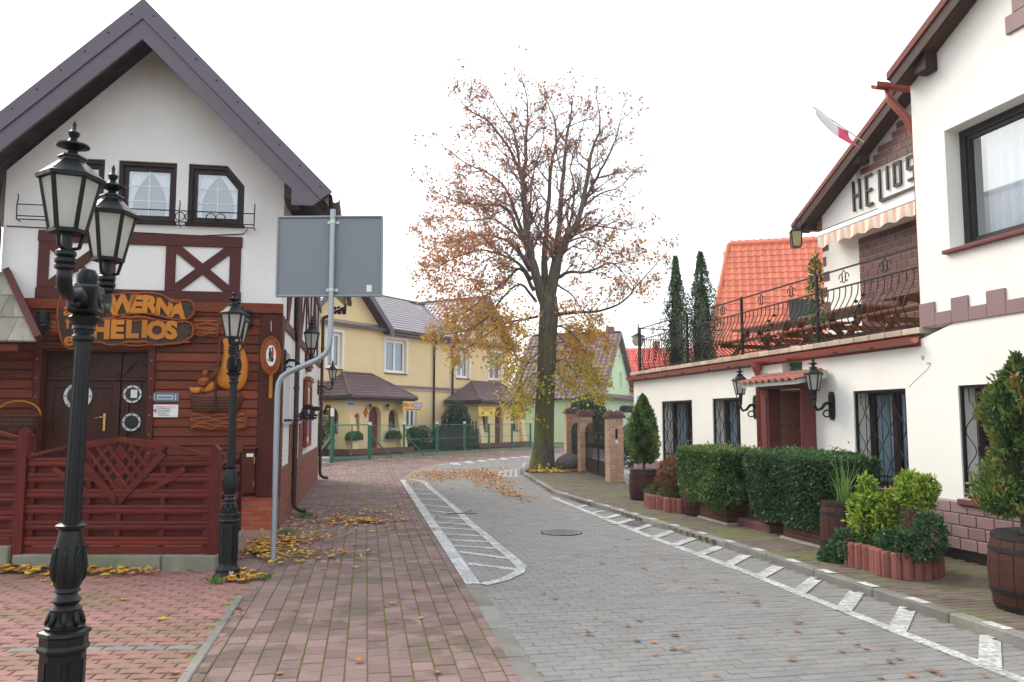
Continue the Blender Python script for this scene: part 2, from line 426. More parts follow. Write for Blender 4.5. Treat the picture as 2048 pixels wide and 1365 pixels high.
# ================================================================ GROUND, PAVING, KERBS, MARKINGS
def project(x, y, z):
    d = Vector((x, y, z-CAMH)); f = Vector((0, math.cos(PITCH), math.sin(PITCH))); u = Vector((0, -math.sin(PITCH), math.cos(PITCH)))
    dz = d.dot(f)
    if dz < .1: return None
    return (CX+FPX*d.x/dz, CY-FPX*d.dot(u)/dz, dz)
def inside(p, poly):
    x, y = p; c = False; n = len(poly); j = n-1
    for i in range(n):
        xi, yi = poly[i]; xj, yj = poly[j]
        if (yi > y) != (yj > y) and x < (xj-xi)*(y-yi)/(yj-yi)+xi: c = not c
        j = i
    return c
def clip(sub, cl):
    """Sutherland-Hodgman, convex clip polygon counter-clockwise"""
    o = sub
    n = len(cl)
    for i in range(n):
        a, b = cl[i], cl[(i+1) % n]; inp = o; o = []
        if not inp: break
        def sd_(p): return (b[0]-a[0])*(p[1]-a[1])-(b[1]-a[1])*(p[0]-a[0])
        s = inp[-1]
        for e in inp:
            de, ds = sd_(e), sd_(s)
            if de >= 0:
                if ds < 0: t = ds/(ds-de); o.append((s[0]+(e[0]-s[0])*t, s[1]+(e[1]-s[1])*t))
                o.append(e)
            elif ds >= 0: t = ds/(ds-de); o.append((s[0]+(e[0]-s[0])*t, s[1]+(e[1]-s[1])*t))
            s = e
    return o
def ccw(p):
    a = sum(p[i][0]*p[(i+1)%len(p)][1]-p[(i+1)%len(p)][0]*p[i][1] for i in range(len(p)))
    return p if a > 0 else p[::-1]

def joint_mat(name, sand, moss, mossamt):
    n = NT(name); a = n.noise(.9, 4); f = n.noise(40, 3)
    c = n.mix(n.ramp(f, [(.3, 0.0), (.7, 1.0)]), sc3(sand, .7), sc3(sand, 1.3))
    g = n.mix(f, sc3(moss, .6), sc3(moss, 1.4))
    c = n.mix(n.ramp(a, [(.62-mossamt*.5, 0.0), (.78-mossamt*.5, 1.0)]), c, g); n.bump(f, .6, .01); return n.done(c, .95, 0, .1)
def paver_mat(name, c, dark, blot=.5, moss=None, mossf=0.0, rv=.2, bl=(.48, .6)):
    n = NT(name); f = n.noise(90, 3); a = n.noise(2.6, 5); b = n.noise(.55, 4)
    cc = n.mix(n.ramp(f, [(.3, 0.0), (.7, 1.0)]), sc3(c, .86), sc3(c, 1.12))
    cc = n.mix(1.0, cc, n.ramp(n.rnd(), [(0, 1-rv), (.5, 1.0), (1, 1+rv*.7)]), 'MULTIPLY')
    st = n.math('MULTIPLY', n.ramp(a, [(bl[0], 0.0), (bl[1], 1.0)]), n.ramp(b, [(.4, .25), (.62, 1.0)]))
    cc = n.mix(n.math('MULTIPLY', st, blot), cc, dark)
    if moss:
        ms = n.math('MULTIPLY', n.ramp(n.noise(1.1, 6), [(.47, 0.0), (.66, 1.0)]), n.ramp(n.noise(28, 3), [(.3, .25), (.6, 1.0)]))
        cc = n.mix(n.math('MULTIPLY', ms, mossf), cc, moss)
    n.bump(f, .4, .004); return n.done(cc, n.ramp(a, [(.4, .85), (.7, .62)]), 0, .3)
M['pv_red'] = paver_mat('red_brown_paver', (.225, .15, .135), (.1, .06, .054), .85, (.1, .12, .035), .3, .24, (.46, .53))
M['pv_pink'] = paver_mat('pink_paver', (.3, .155, .135), (.19, .11, .09), .5, (.12, .14, .04), .55, .14)
M['pv_grey'] = paver_mat('grey_paver', (.225, .22, .21), (.165, .16, .155), .6, None, 0, .09)
M['pv_right'] = paver_mat('mossy_brown_paver', (.14, .112, .088), (.08, .07, .052), .6, (.12, .15, .03), .95, .2)
M['pv_band'] = paver_mat('grey_band_paver', (.2, .2, .19), (.13, .13, .12), .5, None, 0, .1)
M['jt_red'] = joint_mat('mossy_joint_sand', (.1, .085, .06), (.15, .19, .03), .72)
M['jt_pink'] = joint_mat('green_joint_moss', (.11, .09, .065), (.16, .2, .045), .7)
M['jt_grey'] = joint_mat('grey_joint_sand', (.17, .16, .14), (.14, .155, .08), .2)
M['jt_right'] = joint_mat('moss_joint', (.09, .08, .055), (.13, .17, .03), .6)
def painted():
    n = NT('worn_white_road_paint'); f = n.noise(30, 5); g = n.noise(3, 4)
    c = n.mix(n.ramp(f, [(.42, 0.0), (.62, 1.0)]), (.36, .36, .35), (.68, .68, .66))
    c = n.mix(n.math('MULTIPLY', n.ramp(g, [(.42, 0.0), (.62, 1.0)]), .65), c, (.27, .27, .26))
    n.bump(f, .3, .003); return n.done(c, .75, 0, .3)
M['paint'] = painted()

LB = [(.72, 2), (.13, 5.38), (-.39, 8.46), (-2.99, 22.8), (-3.05, 25.5), (-3.0, 28.7), (-2.5, 31.2), (-.8, 34.8), (1.4, 38.8), (5, 43), (12, 49)]
RB = [(4.55, 2), (3.72, 6.18), (2.91, 10.29), (.94, 18.32), (.44, 23.78), (.33, 24.7), (.36, 26.6), (.75, 28.7), (1.7, 31), (4.5, 35), (12, 41.5)]
KA = [(-1.44, 2), (-2.07, 5.38), (-2.66, 8.58), (-2.93, 9.5)]
Z_R = .07
road_poly = LB + RB[::-1]
red_poly = KA + [(-3.3, 9.5), (-3.75, 11.4), (-3.55, 12.4), (-5.4, 23.1), (-9, 26), (-9, 31), (-6.9, 32), (-5.9, 34.8), (1.0, 46.2), (8, 53)] + LB[::-1]
pink_poly = [(-1.44, 2), (-2.07, 5.38), (-2.66, 8.58), (-2.8, 9.2), (-14, 9.2), (-14, 2)]
right_poly = RB[:9] + [(2.2, 31), (2.3, 25), (2.9, 19.74), (5.13, 9.22), (6.66, 2)]

gnd = MB(); gnd.quad((-600, -300, -.06), (600, -300, -.06), (600, 900, -.06), (-600, 900, -.06))
gm = NT('far_ground'); gf = gm.noise(.5, 5); M['ground'] = gm.done(gm.ramp(gf, [(.35, (.09, .085, .07)), (.65, (.12, .125, .08))]), .95, 0, .1)
tag(gnd.build('ground', M['ground']), kind='structure')

def sheet(poly, z):
    m = MB(); m.add([(p[0], p[1], z) for p in poly], [tuple(range(len(poly)))])
    me = m.mesh('joint_bed', None)
    import bmesh
    bm = bmesh.new(); bm.from_mesh(me); bmesh.ops.triangulate(bm, faces=bm.faces[:])
    for f in bm.faces:
        if f.normal.z < 0: f.normal_flip()
    bm.to_mesh(me); bm.free(); return me
def paver_shape(l, wd, ch, wave=0.0, h=.03):
    """outline, top ring inset by ch, bottom ring; centred at the origin, top at z=0"""
    if wave:
        ks = [(-.5, 0), (-.375, 0), (-.125, 1), (.125, 1), (.375, -1), (.5, 0)]
        lo = [(k*l, -wd/2+wave*s) for k, s in ks]; hi = [(k*l, wd/2+wave*s) for k, s in ks][::-1]
        o = lo+hi
    else: o = [(-l/2, -wd/2), (l/2, -wd/2), (l/2, wd/2), (-l/2, wd/2)]
    n = len(o)
    if ch:
        k = [((abs(x)-ch)*(1 if x > 0 else -1) if abs(x) > ch else x, y-ch if y > 0 else y+ch) for x, y in o]
        vs = [(x, y, 0) for x, y in k]+[(x, y, -ch*.8) for x, y in o]+[(x, y, -h) for x, y in o]; rings = 3
    else: vs = [(x, y, 0) for x, y in o]+[(x, y, -h) for x, y in o]; rings = 2
    fs = [tuple(range(n))]
    for r in range(rings-1):
        for i in range(n):
            j = (i+1) % n; fs.append((r*n+i, (r+1)*n+i, (r+1)*n+j, r*n+j))
    return vs, fs
PAVED = {}
def pave(struct, poly, deg, l, wd, gap, mat, jmat, z, wave=0.0, lod=13, ymax=48, shift=.5, odd=None, oddmat=None, jz=-.011, zj=.0032):
    st = link(struct, sheet(poly, z+jz)); st.data.materials.append(jmat); tag(st, kind='structure')
    a = R(deg); ca, sa = math.cos(a), math.sin(a)
    rot = [(p[0]*ca+p[1]*sa, -p[0]*sa+p[1]*ca) for p in poly]
    x0 = min(p[0] for p in rot); x1 = max(p[0] for p in rot); y0 = min(p[1] for p in rot); y1 = max(p[1] for p in rot)
    near = paver_shape(l-gap, wd-gap, .005, wave); far = paver_shape(l-gap, wd-gap, 0, 0, .02)
    ps = []
    for j in range(int((y1-y0)/wd)+1):
        off = (j % 2)*shift*l
        for i in range(int((x1-x0)/l)+2):
            u = x0+i*l-off; v = y0+(j+.5)*wd
            x = u*ca-v*sa; y = u*sa+v*ca
            if y > ymax or not inside((x, y), poly): continue
            ps.append((x, y, j, z+random.uniform(-zj, zj*.4), a+random.uniform(-.008, .008), random.uniform(-.012, .012), random.uniform(-.012, .012)))
    vis = []
    for k, p in enumerate(ps):
        q = project(p[0], p[1], z)
        if q and 0 <= q[0] <= 2048 and 0 <= q[1] <= 1365: vis.append((p[1], k))
    ind = {k for _, k in sorted(vis)[:300]}
    mm = MB(); mm.add(*near); me = mm.mesh('paver', mat); me2 = None
    rest = MB(); cells = []
    for k, (x, y, j, zz, aa, tx, ty) in enumerate(ps):
        isodd = odd is not None and odd(x, y, j, wd)
        if k in ind:
            if isodd and me2 is None: me2 = mm.mesh('paver', oddmat)
            link('paver', me2 if isodd else me, st, (x, y, zz), (tx, ty, aa))
        else:
            vs, fs = near if y < lod else far
            c, s = math.cos(aa), math.sin(aa); n = len(fs)
            rest.add([(x+p[0]*c-p[1]*s, y+p[0]*s+p[1]*c, zz+p[2]+p[0]*ty+p[1]*tx) for p in vs], fs); rest.att += [random.random()]*n
        if -12 < x < 6 and y < 45:
            c, s = ca, sa; hx, hy = (l-gap)/2, (wd-gap)/2
            cells.append((x, y, [(x+px*c-py*s, y+px*s+py*c) for px, py in ((-hx, -hy), (hx, -hy), (hx, hy), (-hx, hy))]))
    tag(rest.build('paver_field', mat, st), kind='stuff')
    PAVED[struct] = cells
    return st
pave('road', road_poly, 11.5, .2, .1, .007, M['pv_grey'], M['jt_grey'], 0.0, jz=-.0055)
pave('red_pavement', red_poly, 100, .2, .147, .009, M['pv_red'], M['jt_red'], 0.0)
pave('pink_forecourt', pink_poly, 3, .225, .1125, .011, M['pv_pink'], M['jt_pink'], 0.004, wave=.012,
     odd=lambda x, y, j, wd: abs((y*math.cos(R(3))-x*math.sin(R(3)))-6.32) < wd*.5, oddmat=M['pv_band'])
pave('right_pavement', right_poly, 11.5, .2, .1, .008, M['pv_right'], M['jt_right'], Z_R)
# skirts so the raised pavement is solid below its kerb
def along(poly, step):
    """equally spaced stations along a polyline -> (x, y, heading)"""
    out = []; d = 0.0; nxt = 0.0
    for a, b in zip(poly[:-1], poly[1:]):
        L = math.dist(a, b)
        while nxt <= d+L:
            t = (nxt-d)/L; out.append((a[0]+(b[0]-a[0])*t, a[1]+(b[1]-a[1])*t, math.atan2(b[1]-a[1], b[0]-a[0]))); nxt += step
        d += L
    return out
def kerb_run(name, poly, step, wd, z0, z1, mat, gap=.008, paint=None, b=.012, side=0.0):
    k = tag(empty(name), kind='structure')
    st = along(poly, step); cache = {}
    for (ax, ay, _), (bx, by, _) in zip(st[:-1], st[1:]):
        h = math.atan2(by-ay, bx-ax); L = math.dist((ax, ay), (bx, by)); key = round(L, 2)
        if key not in cache:
            mm = MB().bbox(-L/2+gap/2, L/2-gap/2, -wd/2, wd/2, z0, z1, b); cache[key] = mm.mesh('kerb_stone', mat)
        ox, oy = -math.sin(h)*side, math.cos(h)*side
        link('kerb_stone', cache[key], k, ((ax+bx)/2+ox, (ay+by)/2+oy, random.uniform(-.004, .002)), (0, 0, h+random.uniform(-.004, .004)))
    return k
rk = kerb_run('right_kerb', RB[:8], 1.0, .12, -.1, Z_R+.012, M['kerb'], side=-.03)
lk = kerb_run('road_edging', LB[:9], .8, .15, -.1, .006, M['kerb'], gap=.01, b=.006)
fk = kerb_run('forecourt_edging', KA[:3], 1.0, .07, -.1, .014, M['kerb'], b=.008)

# ---- painted markings, broken by the joints between the pavers
def stripes(name, quads, cells, z, cond=None):
    m = MB(); z_ = z
    for qi, q in enumerate(quads):
        z = z_+(qi % 4)*.0007; q = ccw(q); xs = [p[0] for p in q]; ys = [p[1] for p in q]
        for (x, y, c) in cells:
            if x < min(xs)-.2 or x > max(xs)+.2 or y < min(ys)-.2 or y > max(ys)+.2: continue
            r = clip(c, q)
            if len(r) >= 3:
                n = len(r); m.add([(p[0], p[1], z) for p in r]+[(p[0], p[1], z-.004) for p in r], [tuple(range(n))]+[(i, i+n, (i+1)%n+n, (i+1)%n) for i in range(n)])
    return tag(m.build(name, M['paint']), kind='structure')
def seg(a, b, wd):
    dx, dy = b[0]-a[0], b[1]-a[1]; L = math.hypot(dx, dy); nx, ny = -dy/L*wd/2, dx/L*wd/2
    return [(a[0]+nx, a[1]+ny), (b[0]+nx, b[1]+ny), (b[0]-nx, b[1]-ny), (a[0]-nx, a[1]-ny)]
rc = PAVED['road']
c4 = lambda x, y: G(340+x/2.695, 880+y/2.695)
isl_out = [c4(*p) for p in ((1285,212),(1365,225),(1410,268),(1510,350),(1570,405),(1620,455),(1690,510),(1770,580),(1850,645),(1895,688),(1880,718),(1800,757),(1690,783))]
stripes('road_marking', [seg(a, b, .12) for a, b in zip(isl_out[:-1], isl_out[1:])], rc, .0085)
qs = []
for a, b in (((1290,265),(1415,272)),((1310,290),(1430,297)),((1325,318),(1480,327)),((1350,350),(1525,368)),((1375,380),(1560,400)),((1400,412),(1590,428)),((1425,445),(1630,460)),((1450,475),(1680,490)),((1480,508),(1710,520)),((1505,540),(1750,552)),((1530,572),(1790,588)),((1560,605),(1850,645)),((1610,668),(1870,700))):
    qs.append(seg(c4(*a), c4(*b), .1))
stripes('road_marking', qs, rc, .0045)
# white paint on the flush edging beside the hatched island
pm = MB()
for a, b in zip(along([(-.39, 8.46), (-2.99, 22.8)], .4)[:-1], along([(-.39, 8.46), (-2.99, 22.8)], .4)[1:]):
    q = seg((a[0], a[1]), (a[0]+(b[0]-a[0])*.97, a[1]+(b[1]-a[1])*.97), .15); pm.add([(p[0], p[1], .0105) for p in q][::-1], [(0, 1, 2, 3)])
tag(pm.build('edging_paint', M['paint']), kind='structure')
c3 = lambda x, y, z=0: G(1000+x/1.954, 900+y/1.954, z)
line = [G(2120, 1394), G(2048, 1363), G(1760, 1250), c3(1165, 560), G(1480, 1140), c3(600, 345), c3(410, 270), c3(205, 187)]
line.sort(key=lambda p: p[1])
stripes('road_marking', [seg(a, b, .105) for a, b in zip(line[:-1], line[1:])], rc, .0045)
qs = []
bars = [((1915,735),(1915,850)),((1590,630),(1550,712)),((1390,565),(1340,632)),((1230,510),(1165,562)),((1075,465),(1010,500)),((950,420),(890,452)),((850,385),(775,412)),((750,350),(680,375)),((680,318),(600,345)),((600,292),(520,316)),((530,270),(450,293)),((480,252),(410,270)),((430,236),(350,249)),((350,215),(300,228)),((290,186),(215,191))]
hb = []
for a, b in bars:
    A_, B_ = Vector(c3(*a)), Vector(c3(*b)); A_ = A_+(A_-B_).normalized()*.13; qs.append(seg(tuple(A_), tuple(B_), .14)); hb.append(c3(*a))
stripes('road_marking', qs, rc, .0085)
pm = MB()      # white patches on the kerb at every bar
for p in hb:
    best = min(along(RB[:8], .05), key=lambda s: math.dist(s[:2], p)); h = best[2]
    ox, oy = best[0]+math.sin(h)*.03, best[1]-math.cos(h)*.03; ca, sa = math.cos(h), math.sin(h); r = []
    for u, v in ((-.12, -.05), (.12, -.05), (.12, .05), (-.12, .05)): r.append((ox+u*ca-v*sa, oy+u*sa+v*ca, Z_R+.0165))
    pm.add(r, [(0, 1, 2, 3)])
tag(pm.build('kerb_paint', M['paint']), kind='structure')
qs = [seg(G(863, 931), G(905, 928), .14)]
for a, b in (((904,925),(915,930)),((929,922),(942,927)),((954,919),(967,924)),((976,917),(989,921)),((999,915),(1012,920)),((1020,914),(1033,917)),((1044,913),(1058,916)),((1066,911),(1080,914))):
    qs.append(seg(G(*a), G(*b), .3))
stripes('road_marking', qs, rc, .0045)
qs = []
arc = [(.3, 23.9), (-.1, 23.95), (-.36, 24.6), (-.42, 25.4), (-.3, 26.3), (.0, 27.2), (.3, 27.7)]
qs += [seg(a, b, .13) for a, b in zip(arc[:-1], arc[1:])]
for k in range(1, 6): qs.append(seg((-.4+abs(k-2.5)*.03, 24+k*.55), (.27, 24+k*.55), .08))
for k in range(3): qs.append(seg((-.2+k*.16, 24.1+(.25 if k == 0 else 0)), (-.2+k*.16, 26.8+k*.3), .05))
stripes('road_marking', qs, rc, .0045)
# drain covers
def cover(x, y, z, r, rz, label):
    c = empty('drain_cover', (x, y, z), rz, label, 'drain cover')
    MB().lathe([(r, -.03), (r, .006), (r*.93, .006), (r*.93, .002)], 24).build('rim', M['iron'], c)
    MB().lathe([(r*.925, -.03), (r*.925, .003)], 24).build('cover_plate', M['kerb'], c)
    m = MB()
    for k in range(-3, 4): wv = math.sqrt(max(0, (.8*r)**2-(k*r*.23)**2)); m.bbox(-wv, wv, k*r*.23-.008, k*r*.23+.008, -.02, .0055, .002)
    m.build('grate', M['iron'], c)
p = c3(240, 325); cover(p[0], p[1], .003, .3, .2, 'round iron drain cover set in the middle of the grey road')
p = c3(560, 292); cover(p[0], p[1], .003, .26, .2, 'round iron drain cover between hatch bars beside the kerb')

# ---- fallen leaves
LEAF_O = [(0, -.5), (.12, -.28), (.42, -.34), (.34, -.08), (.56, .12), (.27, .16), (.2, .4), (.04, .3), (0, .58), (-.06, .3), (-.22, .4), (-.26, .15), (-.55, .14), (-.33, -.06), (-.4, -.32), (-.11, -.27)]
def leaf_mesh(size, curl, mat, seed):
    rr = random.Random(seed); m = MB(); vs = [(0, 0, .012*curl)]
    for x, y in LEAF_O:
        k = rr.uniform(.85, 1.15); vs.append((x*size*k, y*size*k, size*curl*(abs(x)*.45+abs(y)*.2)*rr.uniform(.3, 1.3)+.004))
    n = len(LEAF_O); m.add(vs, [(0, 1+i, 1+(i+1) % n) for i in range(n)])
    m.tube([(0, -size*.45, .006), (size*.05, -size*.95, .01+.02*curl)], .0025, 3)
    return m.mesh('fallen_leaf', mat)
def leaf_solid(name, c):
    n = NT(name); f = n.noise(30, 4); r = n.rnd()
    cc = n.mix(n.ramp(f, [(.35, 0.0), (.65, 1.0)]), sc3(c, .7), sc3(c, 1.15)); cc = n.mix(1.0, cc, n.ramp(r, [(0, .65), (1, 1.15)]), 'MULTIPLY')
    return n.done(cc, .6, 0, .3)
M['lf_o'] = leaf_solid('orange_brown_leaf', (.42, .17, .055)); M['lf_y'] = leaf_solid('yellow_leaf', (.55, .33, .035)); M['lf_b'] = leaf_solid('dark_brown_leaf', (.12, .05, .03))
LM = {k: [leaf_mesh(random.uniform(.075, .1), c, M['lf_'+k], i+ord(k)) for i, c in enumerate((.5, .9, .25, 1.1))] for k in 'oyb'}
def put_leaf(p, kind, z, label, group, s=1.0):
    o = link('fallen_leaf', random.choice(LM[kind]), None, (p[0], p[1], z), (random.uniform(-.15, .15), random.uniform(-.15, .15), random.uniform(0, 6.28)), (s, s, s))
    tag(o, label, 'leaf', group)
road_l = [(355,555),(170,565),(215,585),(260,605),(345,725),(375,660),(500,693),(545,670),(600,755),(605,805),(535,750),(675,783),(725,788),(685,728),(720,462),(565,467),(250,483),(890,582),(865,555),(925,560),(975,567),(995,598),(1010,612),(800,550),(845,512),(1175,675),(1160,680),(1160,713),(1090,715),(935,735),(1330,715),(1400,770),(1335,790),(1530,785),(1430,780),(1140,825),(1485,893),(1605,888),(1690,870),(1560,820),(1525,833),(1720,885),(845,888),(1895,888),(400,445),(620,500),(680,515),(740,540),(450,380),(500,350),(560,400),(300,420),(640,430)]
for k, p in enumerate(road_l):
    put_leaf(c3(*p), 'b' if k % 9 == 4 else 'o', .008, 'single dry brown leaf lying flat on the grey road', 'single leaves on the grey road', random.uniform(.5, .9))
red_l = [(1015,820),(1325,812),(1200,890),(1355,965),(675,920),(370,915),(375,950),(590,1265),(1020,1200),(1440,1260),(820,700),(795,645),(1100,648),(1240,637),(940,595),(1005,690),(675,735),(1475,700),(1405,655),(855,597),(1190,675),(1170,588),(1230,570),(1205,485),(1270,455),(1145,290),(900,300),(1290,355),(870,455),(1340,460),(1000,570),(760,560),(700,600)]
for k, p in enumerate(red_l):
    put_leaf(c4(*p), 'y' if k % 3 == 0 else ('b' if k % 7 == 5 else 'o'), .008, 'single fallen leaf lying on the red-brown pavement', 'single leaves on the red-brown pavement', random.uniform(.6, 1.0))
cl = lambda x, y: G(x/2.6, 840+y/2.6)
for k, p in enumerate([(640,940),(738,957),(740,862),(840,1043),(985,790),(705,808),(612,772),(680,775),(510,860),(470,850),(930,840),(35,987),(230,845),(200,830),(905,1325),(495,825),(80,872),(130,825),(280,865)]):
    put_leaf(cl(*p), 'yoo'[k % 3] if k != 11 else 'b', .012, 'single fallen leaf lying on the pink forecourt paving', 'single leaves on the pink forecourt', random.uniform(.7, 1.1))

M['leafpile'] = leafmat('drifted_leaves', [(.24, .09, .04), (.5, .21, .07), (.62, .33, .05), (.68, .48, .05)], .15)
LT = np.array([(0, 0, .12)]+[(x, y, .25*abs(x)) for x, y in LEAF_O[::2]]); LTF = [(0, 1+i, 1+(i+1) % 8) for i in range(8)]
def leaf_pile(name, pts, z, size, hue, label, pile=.03):
    """pts: array (n,2); loose leaves heaped on the ground as one mass"""
    n = len(pts); rng = np.random.default_rng(n); a = rng.uniform(0, 6.28, n); s = size*rng.uniform(.6, 1.1, n)
    tx = rng.normal(0, .3, n); ty = rng.normal(0, .3, n)
    x = LT[None, :, 0]*s[:, None]; y = LT[None, :, 1]*s[:, None]; h = LT[None, :, 2]*s[:, None]
    X = pts[:, 0, None]+x*np.cos(a)[:, None]-y*np.sin(a)[:, None]; Y = pts[:, 1, None]+x*np.sin(a)[:, None]+y*np.cos(a)[:, None]
    Z = z+.012+h+np.abs(x*tx[:, None]+y*ty[:, None])+rng.uniform(0, pile, n)[:, None]
    V = np.stack([X, Y, Z], 2).reshape(-1, 3); nf = len(LT)
    Fc = (np.array(LTF)[None]+(np.arange(n)*nf)[:, None, None]).reshape(-1, 3)
    me = tri_mesh('leaf_pile', V, Fc, M['leafpile'], np.repeat(np.clip(rng.normal(hue, .3, n), 0, 1), 8))
    return tag(link(name, me), label, 'leaves', kind='stuff')
def tri_mesh(name, V, Fc, mat, rnd=None, smooth=False):
    me = bpy.data.meshes.new(name); k = Fc.shape[1]
    me.vertices.add(len(V)); me.vertices.foreach_set('co', V.astype(np.float32).ravel())
    me.loops.add(Fc.size); me.loops.foreach_set('vertex_index', Fc.astype(np.int32).ravel())
    me.polygons.add(len(Fc)); me.polygons.foreach_set('loop_start', np.arange(0, Fc.size, k, dtype=np.int32)); me.polygons.foreach_set('loop_total', np.full(len(Fc), k, dtype=np.int32))
    if rnd is not None:
        a = me.attributes.new('rnd', 'FLOAT', 'FACE'); a.data.foreach_set('value', np.asarray(rnd, dtype=np.float32))
    if smooth: me.polygons.foreach_set('use_smooth', np.ones(len(Fc), dtype=bool))
    me.materials.append(mat); me.update(calc_edges=True); return me
def blob(cx, cy, sx, sy, n, deg=0):
    rng = np.random.default_rng(int(abs(cx*1000+cy*77))+n); p = rng.normal(0, 1, (n, 2))*(sx, sy); a = R(deg)
    return np.stack([cx+p[:, 0]*np.cos(a)-p[:, 1]*np.sin(a), cy+p[:, 0]*np.sin(a)+p[:, 1]*np.cos(a)], 1)
q = G(520, 1100); q2 = G(560, 1085); q3 = G(590, 1115); q4 = G(480, 1160)
pts_ = np.concatenate([blob(*q, .15, .3, 230, 10), blob(*q2, .24, .3, 150, 0), blob(*q3, .35, .3, 60), blob(*q4, .1, .1, 40)])
pts_ = pts_[(pts_[:, 0] > -3.15-(pts_[:, 1]-9.4)*.2)]
leaf_pile('leaf_pile', pts_, 0, .09, .55, 'yellow and brown leaves heaped around the foot of the bent sign pole')
q = G(720, 1045); q2 = G(640, 1060); leaf_pile('leaf_pile', np.concatenate([blob(*q, .42, .25, 170), blob(*G(690, 1030), .6, .5, 70), blob(*q2, .6, .5, 60)]), 0, .085, .52, 'loose drift of yellow leaves on the red-brown pavement')
q = G(872, 951); q2 = G(970, 955); q3 = G(1010, 985)
rd = lambda P: P[[inside(tuple(p), road_poly) for p in P]]
leaf_pile('leaf_pile', rd(np.concatenate([blob(*q, .42, 1.3, 620, 5), blob(*G(830, 970), .3, .5, 60)])), 0, .075, .36, 'orange leaf drift on the road beyond the hatched island')
leaf_pile('leaf_pile', rd(np.concatenate([blob(*q2, .34, 1.9, 700, 9), blob(*q3, .18, 1.4, 200, 14), blob(*G(955, 945), .42, 1.2, 240)])), 0, .075, .36, 'long orange leaf drift on the road beside the old tree')
q = G(70, 1133); pl = np.concatenate([blob(-4.9, 9.12, .5, .07, 90), blob(-4.6, 9.0, .45, .1, 50), blob(-5.6, 9.1, .4, .06, 40)]); pl = pl[pl[:, 1] < 9.15]
leaf_pile('leaf_pile', pl, .004, .11, .7, 'yellow leaves gathered along the mossy kerb under the red fence')
pl = np.concatenate([blob(.75, 25.0, .35, .3, 130), blob(1.3, 24.9, .4, .3, 110), blob(.6, 26.3, .2, .4, 70), blob(1.7, 26, .3, .6, 60)]); pl = pl[(pl[:, 0] > .5) & (pl[:, 0] < 2.2)]
leaf_pile('leaf_pile', pl, Z_R, .12, .7, 'yellow leaves scattered round the foot of the old tree')
pl = np.concatenate([blob(-5+1.4*k, 33.9+2.2*k, .6, .35, 26, 58) for k in range(4)])
leaf_pile('leaf_pile', pl, .0, .11, .55, 'thin row of fallen leaves along the green wire fence')
# ================================================================ TAVERN
TL = Frame((-3.52, 12.52), 10)
tav = empty('tavern_building', TL.o, TL.a, 'white tavern with dark red plank ground floor, half-timbering and plum metal gable', 'building')
T = lambda px, py, y=0.0: TL.uz(px, py, y)
XL, XR, XA, ZA = -3.95, 0.0, -1.97, 7.3
topz = lambda x: ZA-abs(x-XA)*1.02
def strip_wall(x0, x1, z0, top, holes, y0, y1, extra=()):
    m = MB(); xs = sorted({x0, x1, *extra, *[v for h in holes for v in h[:2]]})
    for a, b in zip(xs[:-1], xs[1:]):
        hs = sorted([h for h in holes if h[0] <= (a+b)/2 <= h[1]], key=lambda h: h[2]); z = z0
        for h in hs:
            if h[2] > z+1e-6: m.prism([(a, z), (b, z), (b, h[2]), (a, h[2])], 'y', y0, y1)
            z = h[3]
        m.prism([(a, z), (b, z), (b, top(b)), (a, top(a))], 'y', y0, y1)
    return m
W1 = (-3.36, -2.61, 4.6, 5.52); W2 = (-2.417, -1.587, 4.6, 5.52); W3 = (-1.419, -.596, 4.6, 5.52)
gm_ = strip_wall(XL, XR, 3.3, topz, [W1, W2, W3], 0, .28, (XA,))
gm_.prism([(W3[1], 5.52), (W3[1]-.26, 5.52), (W3[1], 5.21)], 'y', 0, .28)
gm_.prism([(W1[0], 5.52), (W1[0]+.26, 5.52), (W1[0], 5.21)], 'y', 0, .28)
gm_.build('gable_wall', M['white'], tav)
# lower front wall behind the planks, with the door opening
DX0, DX1, DZ = T(88, 700)[0], T(300, 700)[0], 2.66
strip_wall(XL-.0, XR, 0, lambda x: 3.3, [(DX0, DX1, .12, DZ)], .02, .28).build('lower_wall', M['plank'], tav)
# side walls and back
SWH = [(.5, 1.75, 1.6, 2.75), (2.75, 3.85, 1.6, 2.75)]
m = MB(); wall_grid(m, .28, 10.6, 0, 5.1, SWH, 0, .25)
for i, v in enumerate(m.v): m.v[i] = (-v[1], v[0], v[2])
o = m.build('side_wall', M['white'], tav); o.data.flip_normals()
B('side_wall', M['white'], tav, XL, XL+.25, .28, 10.6, 0, 5.1)
strip_wall(XL+.25, XR-.25, 0, topz, [], 10.35, 10.6, (XA,)).build('back_wall', M['white'], tav)
